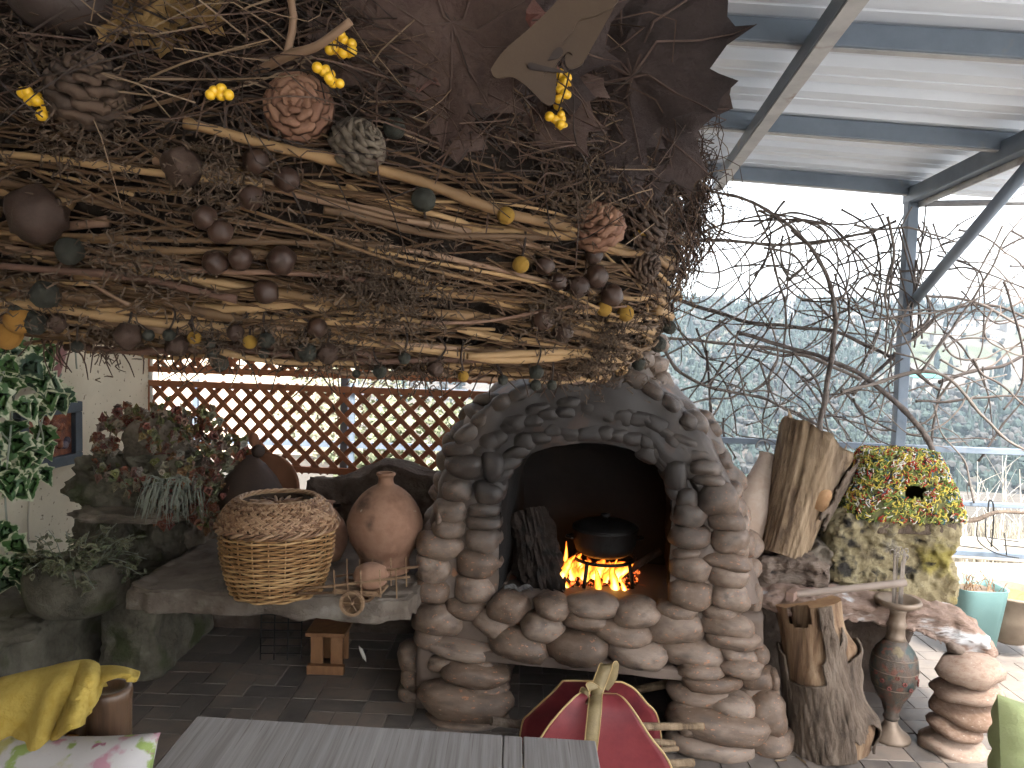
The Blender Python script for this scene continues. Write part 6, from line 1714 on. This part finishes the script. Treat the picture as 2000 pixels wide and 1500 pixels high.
for i, (a, b, r, lab) in enumerate(sticks):
    o = empty('firewood_stick', P(*a), lab, 'firewood', 'firewood sticks')
    barky(P(*a), P(*b), r, r * .92, m_wood_y if r < .03 and i != 5 else m_bark, 'stick_body', o, 10, 10, .22, i * 5.0)
    e = P(*b); ax = (P(*b) - P(*a)).normalized()
    MB().tube([e, e + ax * .003], r * .85, 8).build('cut_end', m_endg, o)
for i in range(5):
    a = hit_z(1500 + 18 * i, 1478 + 4 * (i % 3), .004); d = Vector((.05 * math.cos(i * 1.7), .05 * math.sin(i * 1.7), .002))
    o = MB().add([a, a + d, a + d * .9 + Vector((.004, .005, .003)), a + Vector((.002, .006, .002))], [(0, 1, 2, 3)]).build('wood_chip', m_wood_y)
    so = o.modifiers.new('t', 'SOLIDIFY'); so.thickness = .003
    tag(o, 'small wood chip on the tiles between fireplace foot and stump', 'wood chip', 'wood chips on the floor')

# ------------------------------------------------------------------ chair with towel and cushion
m_dwood = mat('dark varnished wood', [(.045, .024, .014), (.10, .055, .03), (.06, .032, .018)], 4, .35, .15, 40, stretch=(6, 6, .5), spec=.5)
m_lwood = mat('honey wood', [(.42, .22, .06), (.35, .17, .05)], 5, .5, .1, stretch=(4, 4, .6))
chp = P(214, 1345, 1.22); ck = 1.22 / F
chair = empty('wooden_chair', Vector((chp.x, 1.22, 0)), 'dark wooden chair with round posts under the yellow towel', 'chair')
pr_ = [(36 * ck, 0), (38 * ck, .2), (40 * ck, .6), (41 * ck, chp.z - .02), (42.5 * ck, chp.z - .012), (42.5 * ck, chp.z - .002), (40 * ck, chp.z + .002), (30 * ck, chp.z + .003), (27 * ck, chp.z - .006), (.001, chp.z - .008)]
MB().lathe(pr_, 36, Matrix.Translation((chp.x, 1.22, 0)) ).build('leg', m_dwood, chair, True)
for (x, y, h) in ((chp.x - .52, 1.24, chp.z), (chp.x - .02, .70, chp.z - .05), (chp.x - .54, .72, chp.z - .05)):
    MB().lathe([(36 * ck, 0), (40 * ck, h - .02), (42 * ck, h - .01), (40 * ck, h), (.001, h + .002)], 28, Matrix.Translation((x, y, 0))).build('leg', m_dwood, chair, True)
MB().bar((chp.x - .02, 1.22, chp.z - .05), (chp.x - .5, 1.24, chp.z - .05), .035, .05).build('back_rail', m_dwood, chair, bevel=.004)
MB().bar((chp.x - .03, 1.205, chp.z - .13), (chp.x - .5, 1.215, chp.z - .13), .02, .035).build('back_slat', m_lwood, chair, bevel=.004)
MB().bar(P(146, 1430, 1.21), P(150, 1560, 1.21), .022, .02, Vector((0, 1, 0))).build('spindle', m_lwood, chair, bevel=.004)
MB().box((chp.x - .27, .97, .44), (.52, .5, .03)).build('seat', m_dwood, chair, bevel=.006)

m_towel = mat('yellow fleece', [(.44, .30, .055), (.50, .36, .085), (.37, .25, .04)], 22, .98, 1.0, 160, bdist=.006)
tw_ = empty('yellow_towel', P(120, 1310, 1.2), 'yellow fleece towel draped over the chair back', 'towel')
top = catmull([Vector((a, b, 0)) for a, b in ((-90, 1348), (-20, 1334), (60, 1316), (110, 1305), (150, 1297), (172, 1296), (186, 1304))], 6)
bot = catmull([Vector((a, b, 0)) for a, b in ((-110, 1640), (-60, 1600), (10, 1540), (70, 1490), (110, 1450), (150, 1418), (182, 1392))], 6)
nt_ = len(top) - 1
def tow(u, w):
    i = min(nt_, int(round(u * nt_))); a, b = top[i], bot[i]
    px, py = a.x + (b.x - a.x) * w, a.y + (b.y - a.y) * w
    fold = .030 * math.sin(u * 19 + .7 * w * 4) * (w ** .5) * (.25 + .75 * u) + .014 * math.sin(u * 43 + 2) * w * u + .008 * noise.noise(Vector((u * 9, w * 5, 3))) + .004 * noise.noise(Vector((u * 22, w * 14, 8)))
    yy = 1.20 - .035 * min(1, w * 5) ** .5 - .03 * w + fold
    return P(px, py, yy)
MBt = MB().grid(tow, nt_, 26)
o = MBt.build('front_flap', m_towel, tw_, True); s = o.modifiers.new('thick', 'SOLIDIFY'); s.thickness = .009; s.offset = -1
s = o.modifiers.new('sub', 'SUBSURF'); s.levels = s.render_levels = 1
def back(u, w):
    p = tow(u, 0); return p + Vector((0, .05 * min(1, w * 4) + .01 * math.sin(u * 17), -.20 * w))
o = MB().grid(back, nt_, 8).build('back_flap', m_towel, tw_, True); s = o.modifiers.new('thick', 'SOLIDIFY'); s.thickness = .008
def tip(u, w):                               # corner pulled over the post top
    a = Vector((176, 1300)).lerp(Vector((276, 1310)), u); y_end = 1372 - 46 * u + 26 * max(0, u - .7)
    px = a.x + (4 if u < .8 else -16 * (w)) * w; py = a.y - 7 * math.sin(u * math.pi) + (y_end - a.y) * w * (1 if u > .82 or u < .12 else .62)
    yy = 1.205 - .045 * math.sin(min(1, w * 1.2) * math.pi * .5) + .05 * (u - .5) ** 2
    return P(px, py, yy)
o = MB().grid(tip, 24, 12).build('corner_flap', m_towel, tw_, True); s = o.modifiers.new('thick', 'SOLIDIFY'); s.thickness = .010; s.offset = 1
s = o.modifiers.new('sub', 'SUBSURF'); s.levels = s.render_levels = 1

def pillow(name, c, size, M3, mm, label, quilt=0.0):
    def fn(u, w, sgn):
        x, y = u * 2 - 1, w * 2 - 1; pin = .10 * (x * x) * (y * y)
        X, Y = x * (1 - .07 * (1 - y * y)) , y * (1 - .07 * (1 - x * x))
        h = ((1 - x ** 4) * (1 - y ** 4)) ** .55
        if quilt: h = h * (1 - quilt * (1 - abs(math.sin(x * 9.4) * math.sin(y * 9.4)) ** .35))
        h += .05 * noise.noise(Vector((x * 2.5, y * 2.5, sgn))) * h
        return Vector(c) + M3 @ Vector((X * size[0], Y * size[1], sgn * h * size[2]))
    b = MB().grid(lambda u, w: fn(u, w, 1), 40, 40).grid(lambda u, w: fn(1 - u, w, -1), 40, 40)
    o = b.build(name, mm, None, True); tag(o, label, 'cushion'); return o
m_floral = mat('white floral print', [(.46, .43, .42), (.52, .49, .48)], 4, .9, .2, 120, spots=[((.42, .22, .26), 17, .54, .60), ((.25, .32, .10), 21, .57, .62), ((.30, .11, .16), 29, .61, .65), ((.38, .35, .14), 13, .62, .68)])
M3 = Matrix.Rotation(-.25, 3, 'Z') @ Matrix.Rotation(R_(62), 3, 'X') @ Matrix.Rotation(.12, 3, 'Z')
pcn = P(100, 1592, 1.10)
pillow('floral_cushion', pcn, (.155, .115, .05), M3, m_floral, 'white cushion with pink and green flower print on the chair')
m_green = mat('pale green quilt', [(.33, .37, .17), (.39, .42, .22)], 8, .95, .4, 160)
pillow('green_cushion', P(2045, 1540, 1.55), (.14, .17, .07), Matrix.Rotation(.35, 3, 'Z') @ Matrix.Rotation(R_(75), 3, 'X') @ Matrix.Rotation(-.25, 3, 'Z'), m_green, 'pale green quilted cushion in the bottom right corner', .5)

# ================================================================== BEYOND THE RAILING
m_conifer = mat('conifer foliage', [(.009, .018, .018), (.016, .029, .026), (.027, .039, .032)], .15, .9, obvar=.5)
m_cypress = mat('cypress foliage', [(.006, .013, .013), (.012, .022, .021)], .6, .9, obvar=.5)
m_bare = mat('bare winter crowns', [(.035, .034, .032), (.058, .055, .05)], .3, .95, obvar=.4)
m_trunk = mat('far trunk', [(.08, .06, .045)], 3, .9)
r9 = random.Random(91)

def conifer(mb, base, h, w, tiers, seg, lean=0):
    for t in range(tiers):
        f0, f1 = t / tiers, (t + 1.5) / tiers
        z0 = base[2] + h * (0.12 + .88 * f0); z1 = base[2] + h * min(1.0, .12 + .88 * f1)
        rr = w * (1 - f0) ** .85 * r9.uniform(.8, 1.15) + .1
        ox, oy = r9.uniform(-.12, .12) * w, r9.uniform(-.12, .12) * w
        V = [(base[0] + ox * .3, base[1] + oy * .3, z1)]
        a0 = r9.random() * 6
        for k in range(seg):
            a = a0 + 2 * math.pi * k / seg
            q = rr * (1.0 if k % 2 else .55) * r9.uniform(.75, 1.2)
            V.append((base[0] + ox + q * math.cos(a), base[1] + oy + q * math.sin(a), z0 - (.12 * h / tiers if k % 2 else -.1 * h / tiers) * r9.uniform(.5, 2)))
        mb.add([Vector(v) for v in V], [(0, 1 + k, 1 + (k + 1) % seg) for k in range(seg)])

def lump(mb, base, h, w, n):
    for k in range(n):
        a = r9.random() * 6.28; q = w * .6 * r9.random() ** .5
        c = Vector((base[0] + q * math.cos(a), base[1] + q * math.sin(a), base[2] + h * r9.uniform(.35, .85)))
        mb.blob(c, (w * r9.uniform(.3, .55), w * r9.uniform(.3, .55), h * r9.uniform(.15, .3)), 1, .5, 1.7, r9.random() * 50)

# the wood across the valley: one mass nobody could count
forest, bare = MB(), MB()
cnt = 0
while cnt < 6000:
    yy = 300 + 520 * r9.random() ** .8
    px = r9.uniform(1150, 2150) if r9.random() < .85 else r9.uniform(200, 1150)
    x = (px - 1000) / F * yy
    z = terrain(x, yy)
    dens = .5 + .5 * noise.noise(Vector((x * .012, yy * .012, 8)))
    openness = sstep(1690, 1790, px) * sstep(470, 540, yy) * (1 - sstep(720, 760, yy))
    if r9.random() < openness * .95 or dens < r9.random() * .55: continue
    h = r9.uniform(7, 17) * (1 if yy > 420 else .9)
    if r9.random() < .22: lump(bare, (x, yy, z), h * .8, h * .4, 3)
    elif r9.random() < .35: lump(forest, (x, yy, z), h * .7, h * .38, 4)
    else: conifer(forest, (x, yy, z - .5), h, h * r9.uniform(.14, .24), 5, 8)
    cnt += 1
o = forest.build('far_forest', m_conifer); tag(o, 'hazy blue green conifer wood covering the far hillside', 'forest', kind='stuff')
o = bare.build('far_bare_trees', m_bare); tag(o, 'leafless pale crowns mixed into the far wood', 'forest', kind='stuff')

def ground_y(px, py):                        # distance at which a pixel ray meets the far hillside
    y_ = 300.0
    while y_ < 900:
        q = P(px, py, y_)
        if q.z <= terrain(q.x, y_) : return y_
        y_ += 4
    return 800.0
# single cypresses that stand out
def cyp_mesh(seed):
    b = MB()
    V, Fc = ICO(3)
    out = []
    for q in V:
        t = (q.z + 1) / 2
        prof = math.sin(math.pi * min(1, t ** .72 * .96 + .03)) ** .8
        ln = math.hypot(q.x, q.y) + 1e-6
        rr = .115 * prof * (1 + .5 * fbm(Vector((q.x * 3, q.y * 3, t * 9 + seed)), 2))
        out.append(Vector((q.x / ln * rr, q.y / ln * rr, .05 + t * .95 + .02 * noise.noise(q * 6 + Vector((seed, 0, 0))))))
    return b.add(out, Fc).mesh('cypress_crown', m_cypress)
cyps = [cyp_mesh(s * 3.3) for s in range(4)]
tr_me = MB().tube([(0, 0, 0), (0, 0, .2)], [.012, .01], 5).mesh('trunk', m_trunk)
spots = [(1800, 575, 640, 34, 'thin dark cypress on the skyline just right of the patio post'),
         (1824, 570, 640, 44, 'broad dark cypress on the skyline, tallest of the pair beyond the post'),
         (1905, 585, 650, 24, 'small skyline cypress beyond the leaning brace, between bushes'),
         (1955, 575, 640, 40, 'tall cypress on the skyline near the right edge of the picture'),
         (1938, 592, 640, 26, 'short cypress directly left of the tall right edge cypress'),
         (1848, 616, 600, 32, 'lone cypress among the pale houses below the skyline'),
         (1772, 648, 560, 36, 'cypress on the bare slope beside the patio post'),
         (1832, 680, 520, 44, 'cypress at the foot of the bare slope above the green roof'),
         (1858, 696, 500, 40, 'grey cypress right of the one above the green roof'),
         (1953, 688, 500, 66, 'tall slim cypress low on the right part of the slope'),
         (1970, 700, 500, 46, 'cypress partly behind the tall slim one low on the right'),
         (1562, 572, 640, 34, 'skyline cypress right of the lattice pylon'),
         (1572, 572, 645, 38, 'darker skyline cypress, second right of the lattice pylon'),
         (1412, 568, 640, 36, 'skyline conifer left of the lattice pylon, tallest there'),
         (1686, 574, 640, 30, 'skyline cypress just left of the patio post'),
         (1660, 690, 480, 50, 'dark cypress in the wood left of the patio post'),
         (1500, 640, 520, 50, 'dark cypress in the wood under the pylon'),
         (1905, 740, 470, 40, 'cypress in the low wood below the bare slope'),
         (1880, 770, 440, 50, 'cypress right of the green roofed shed'),
         (1985, 760, 440, 50, 'cypress low at the right edge, above the railing'),
         (1700, 780, 420, 60, 'cypress low in the wood just left of the patio post'),
         (1350, 620, 560, 50, 'dark conifer in the wood near the wreath end')]
for i, (px, py, yy, hpx, lab) in enumerate(spots):
    yy = ground_y(px, py + hpx); top = P(px, py, yy); h = hpx / F * yy * 1.06
    t = empty('cypress_tree', (top.x, yy, top.z - h), lab, 'tree', 'cypresses on the far hill')
    M = TRS((top.x, yy, top.z - h), (0, 0, r9.random() * 6), (h * r9.uniform(.85, 1.3), h, h))
    inst('crown', cyps[i % 4], M, t); inst('trunk', tr_me, M, t)

# pale houses near the hill top
m_house = mat('pale house wall', [(.24, .22, .205), (.30, .28, .26)], .3, .9, obvar=.5)
m_hroof = mat('dull house roof', [(.17, .12, .10), (.2, .18, .165)], .3, .9, obvar=.7)
m_hwin = mat('house window', [(.05, .06, .07)], 1, .3)
m_green_roof = mat('green sheet roof', [(.03, .15, .12), (.05, .18, .14)], .4, .6)
houses = [(1735, 632, 620, 34, 18, 'pale flat house hard against the right side of the post'), (1770, 626, 625, 30, 16, 'low cream house second right of the patio post'),
          (1790, 640, 600, 40, 14, 'wide low house below the skyline cypress pair'), (1880, 636, 605, 34, 20, 'house with a dark roof line below the leaning brace'),
          (1860, 652, 590, 22, 16, 'small cube house left of the dark roofed one'), (1920, 628, 620, 26, 18, 'white house under the small skyline cypress'),
          (1940, 660, 580, 24, 12, 'low house on the bare slope near the right edge'), (1710, 652, 590, 28, 14, 'pale house just left of the post'),
          (1690, 632, 610, 24, 14, 'small pale house second left of the post'), (1660, 618, 640, 30, 14, 'whitish house left of the post by the skyline trees'),
          (1975, 640, 610, 30, 16, 'pale house at the right edge of the picture'), (1830, 660, 580, 20, 12, 'tiny house in the middle of the bare slope'),
          (1755, 668, 570, 30, 12, 'terrace house low beside the post'), (1800, 752, 450, 56, 30, 'shed with a green sheet roof among the lower trees')]
for i, (px, py, yy, wpx, hpx, lab) in enumerate(houses):
    yy = ground_y(px, py + hpx / 2); c = P(px, py, yy); w, h, d = wpx / F * yy, hpx / F * yy, min(14, wpx / F * yy * .8)
    z0 = c.z - h / 2
    zg = z0 - 2.0
    hs = empty('far_house', (c.x, yy, z0), lab, 'house', 'houses on the far hill')
    MB().box((c.x, yy, (min(zg, z0) + z0 + h) / 2), (w, d, z0 + h - min(zg, z0))).build('wall', m_house, hs)
    gr = 'green' in lab
    b = MB()
    if gr or i % 3 == 1:
        e = .6; hh = h * .3
        b.add([Vector(q) for q in ((c.x-w/2-e, yy-d/2-e, z0+h), (c.x+w/2+e, yy-d/2-e, z0+h), (c.x+w/2+e, yy+d/2+e, z0+h+hh), (c.x-w/2-e, yy+d/2+e, z0+h+hh),
               (c.x-w/2-e, yy-d/2-e, z0+h+.3), (c.x+w/2+e, yy-d/2-e, z0+h+.3), (c.x+w/2+e, yy+d/2+e, z0+h+hh+.3), (c.x-w/2-e, yy+d/2+e, z0+h+hh+.3))],
              [(0, 3, 2, 1), (4, 5, 6, 7), (0, 1, 5, 4), (1, 2, 6, 5), (2, 3, 7, 6), (3, 0, 4, 7)])
    else:
        b.box((c.x, yy, z0 + h + .25), (w + .8, d + .8, .5))
    b.build('roof', m_green_roof if gr else m_hroof, hs)
    for k in range(2 + i % 2):
        MB().box((c.x - w * .3 + k * w * .3, yy - d / 2 - .03, z0 + h * .55), (w * .12, .12, h * .3)).build('window', m_hwin, hs)

# lattice pylon and far blocks on the skyline
m_pyl = mat('pylon steel', [(.3, .3, .32)], 2, .5)
top = P(1545, 552, 690); bz = terrain(top.x, 690)
pyl = empty('lattice_pylon', (top.x, 690, bz), 'thin steel lattice pylon on the far skyline', 'pylon')
Hh = top.z - bz
legs = []
for sx in (-1, 1):
    for sy in (-1, 1):
        MB().bar((top.x + sx * 3.2, 690 + sy * 3.2, bz), (top.x + sx * .5, 690 + sy * .5, top.z), .45, .45, Vector((0, 1, 0))).build('leg', m_pyl, pyl)
for k in range(9):
    t0, t1 = k / 9, (k + 1) / 9
    a, b_ = 3.2 - 2.7 * t0, 3.2 - 2.7 * t1
    mbp = MB()
    for s in (-1, 1):
        mbp.bar((top.x - s * a, 690 - a, bz + Hh * t0), (top.x + s * b_, 690 - b_, bz + Hh * t1), .25, .25, Vector((0, 1, 0)))
    mbp.build('cross_brace', m_pyl, pyl)
for f, w in ((.72, 6), (.85, 5), (.97, 3)):
    MB().bar((top.x - w, 690, bz + Hh * f), (top.x + w, 690, bz + Hh * f), .4, .4).build('arm', m_pyl, pyl)
blocks = [(1530, 574, 1500, 34, 26, 'pale tower block on the skyline behind the pylon'), (1500, 580, 1550, 26, 18, 'low far block left of the pylon'), (1625, 578, 1500, 30, 20, 'far slab block on the skyline between pylon and post'),
          (1655, 578, 1520, 26, 22, 'far block nearest the post on its left'), (1720, 588, 1500, 60, 16, 'long far block right behind the post'), (1775, 590, 1500, 40, 14, 'low far block right of the post'),
          (1885, 594, 1550, 60, 10, 'long low far block by the leaning brace')]
m_block = mat('far block', [(.26, .27, .29), (.32, .33, .34)], .05, .9, obvar=.4)
for (px, py, yy, wpx, hpx, lab) in blocks:
    c = P(px, py, yy); w, h = wpx / F * yy, hpx / F * yy
    zg = terrain(c.x, yy) - 3
    bl = empty('apartment_block', (c.x, yy, zg), lab, 'building', 'far blocks on the skyline')
    MB().box((c.x, yy, (zg + c.z + h / 2) / 2), (w, 14, c.z + h / 2 - zg)).build('wall', m_block, bl)
    MB().box((c.x + w * .2, yy, c.z + h / 2 + 1.5), (w * .3, 8, 3)).build('roof_box', m_block, bl)

# ------------------------------------------------------------------ nearer greenery and house seen through the lattice
m_bush = mat('sunlit leaves', [(.15, .17, .10), (.22, .235, .15), (.28, .29, .2)], 3, .7, obvar=.5)
m_bushw = mat('bush wood', [(.10, .075, .05)], 8, .9)
leafq = MB().add([Vector(v) for v in ((0, -.5, 0), (.32, 0, .08), (0, .5, 0), (-.32, 0, .08))], [(0, 1, 2), (0, 2, 3)])
def bush(c, r, n, lab, mm):
    b = empty('green_bush', c, lab, 'bush', 'bushes behind the lattice')
    fol = MB()
    for k in range(n):
        d = Vector((r9.gauss(0, 1), r9.gauss(0, 1), r9.gauss(0, 1))).normalized() * (r9.random() ** .4)
        p = Vector(c) + Vector((d.x * r[0], d.y * r[1], r[2] + d.z * r[2]))
        M = TRS(p, (r9.random() * 6, r9.random() * 6, r9.random() * 6), r9.uniform(.05, .11))
        fol.add([M @ q for q in leafq.v], leafq.f)
    fol.build('crown', mm, b)
    st = MB()
    for k in range(7):
        e = Vector(c) + Vector((r9.uniform(-.7, .7) * r[0], r9.uniform(-.5, .5) * r[1], r[2] * r9.uniform(1.0, 1.7)))
        st.tube(catmull([c, Vector(c).lerp(e, .5) + Vector((r9.uniform(-.1, .1), 0, .05)), e], 4), [.03 - .0028 * i for i in range(9)], 5)
    st.build('trunk', m_bushw, b)
m_bush2 = mat('yellow green leaves', [(.20, .205, .13), (.28, .28, .19), (.23, .23, .16)], 3, .7)
for i, (x, yy, r, n, lab) in enumerate([(-.95, 8.0, (1.0, .8, .75), 2600, 'sunlit green bush behind the middle of the lattice'), (-.1, 7.2, (.8, .7, .65), 2200, 'bright green bush behind the lattice beside the fireplace'),
                         (.6, 9.5, (1.1, .8, .9), 2000, 'green bush mostly behind the fireplace arch'), (-2.3, 10.5, (1.0, .8, .9), 1800, 'farther pale green bush behind the left half of the lattice')]):
    bush((x, yy, terrain(x, yy) - .05), r, n, lab, m_bush if i % 2 == 0 else m_bush2)
nh = empty('neighbour_house', (-4.3, 12, -.5), 'cream neighbouring house seen through the left half of the lattice', 'house')
m_peach = mat('peach render', [(.66, .52, .38), (.72, .60, .46)], .8, .9, .2, 20)
MB().box((-4.6, 12.4, 1.5), (3.6, 3, 4.4)).build('wall', m_peach, nh)
MB().box((-4.6, 12.4, 3.8), (4.2, 3.6, .2)).build('roof', m_hroof, nh)
for x in (-5.3, -3.9):
    w_ = MB().box((x, 10.88, 1.7), (.8, .06, 1.0)).build('window', m_hwin, nh)
    MB().box((x, 10.86, 1.7), (.05, .1, 1.0)).build('mullion', mat('white pvc', [(.7, .7, .7)], 3, .5), w_)
m_fencew = mat('weathered board', [(.30, .25, .2), (.22, .19, .15)], 3, .9, .2, stretch=(1, 1, 6))
gf = empty('garden_fence', (-.8, 6.2, 0), 'thin rail garden fence behind the lattice', 'fence')
for z in (.55, 1.0): MB().bar((-3, 6.3, z), (1.2, 6.1, z), .03, .05).build('rail', m_metal, gf)
for x in (-2.6, -1.3, 0, 1.1): MB().bar((x, 6.2 - .04 * x, -.1), (x, 6.2 - .04 * x, 1.05), .04, .04, Vector((0, 1, 0))).build('post', m_metal, gf)

# dry grass and pale saplings on the bank
m_straw = mat('dry grass', [(.28, .25, .19), (.21, .185, .14), (.34, .31, .26)], 2, .9)
gr = MB()
for k in range(5000):
    yy = 5.4 + 16 * r9.random() ** 1.6; x = (r9.uniform(1380, 2150) - 1000) / F * yy
    z = terrain(x, yy); h = r9.uniform(.08, .34) * (1 if yy < 10 else 1.4); a = r9.random() * 6.28
    w = .004 * (1 + yy * .08); dx, dy = math.cos(a), math.sin(a); ln = r9.uniform(.1, .6) * h
    b0 = Vector((x, yy, z - .01)); b1 = b0 + Vector((dx * ln * .3, dy * ln * .3, h * .6)); b2 = b0 + Vector((dx * ln, dy * ln, h))
    s = Vector((-dy, dx, 0)) * w
    gr.add([b0 - s, b0 + s, b1 + s * .7, b1 - s * .7, b2], [(0, 1, 2, 3), (3, 2, 4)])
o = gr.build('dry_grass', m_straw); tag(o, 'dry straw coloured grass on the bank below the railing', 'grass', kind='stuff')
m_sap = mat('pale sapling bark', [(.5, .46, .4), (.36, .33, .28)], 9, .9)
for i, (px, py, yy, h) in enumerate([(1925, 1060, 9, .9), (1950, 1050, 11, 1.4), (1985, 1060, 10, 1.2), (1905, 1000, 13, 1.5), (1960, 990, 15, 1.6), (1880, 1050, 8.5, .8)]):
    c = hit_plane(px, py, Vector((0, yy, 0)), Vector((0, 1, 0))); c.z = terrain(c.x, yy)
    lab = ['lowest thin pale sapling right behind the hook rack', 'pale sapling right of centre on the bank behind the rack', 'pale sapling at the right edge of the bank',
           'pale sapling left of the hook rack, higher on the bank', 'farthest pale sapling up the bank at the right', 'small pale sapling beside the mossy rock'][i]
    s = empty('sapling', c, lab, 'sapling', 'pale saplings on the bank')
    MB().tube(catmull([c, c + Vector((.03, 0, h * .5)), c + Vector((-.02, 0, h))], 5), [.014 - .001 * k for k in range(11)], 5).build('trunk', m_sap, s)
    for k in range(6):
        t = r9.uniform(.35, .95); p0 = c + Vector((.01, 0, h * t)); d = Vector((r9.uniform(-1, 1), r9.uniform(-.6, .6), r9.uniform(.6, 1.3))) * h * .28
        MB().tube([p0, p0 + d * .5 + Vector((0, 0, .01)), p0 + d], [.006, .004, .002], 4).build('branch', m_sap, s)

# weathered plank behind the planters
o = MB().bar(B(1.5, .55, .345), B(5.2, .5, .32), .05, .12).build('weathered_plank', mat('grey plank', [(.40, .37, .32), (.28, .25, .21)], 4, .9, .3, 40, stretch=(1, 6, 6)), bevel=.006)
tag(o, 'grey weathered plank lying along the outside of the railing', 'plank')

# ------------------------------------------------------------------ haze over the valley
hz = MB().box((200, 800, 15), (4200, 3400, 180)).build('haze')
hm = bpy.data.materials.new('haze'); hm.use_nodes = True
hn, hl = hm.node_tree.nodes, hm.node_tree.links
hn.clear()
pv = hn.new('ShaderNodeVolumePrincipled'); pv.inputs['Color'].default_value = (.70, .86, 1, 1)
pv.inputs['Density'].default_value = .00023; pv.inputs['Anisotropy'].default_value = .3
ho = hn.new('ShaderNodeOutputMaterial'); hl.new(pv.outputs[0], ho.inputs['Volume'])
hz.data.materials.append(hm)
tag(hz, 'pale haze in the air of the valley', 'haze', kind='stuff')
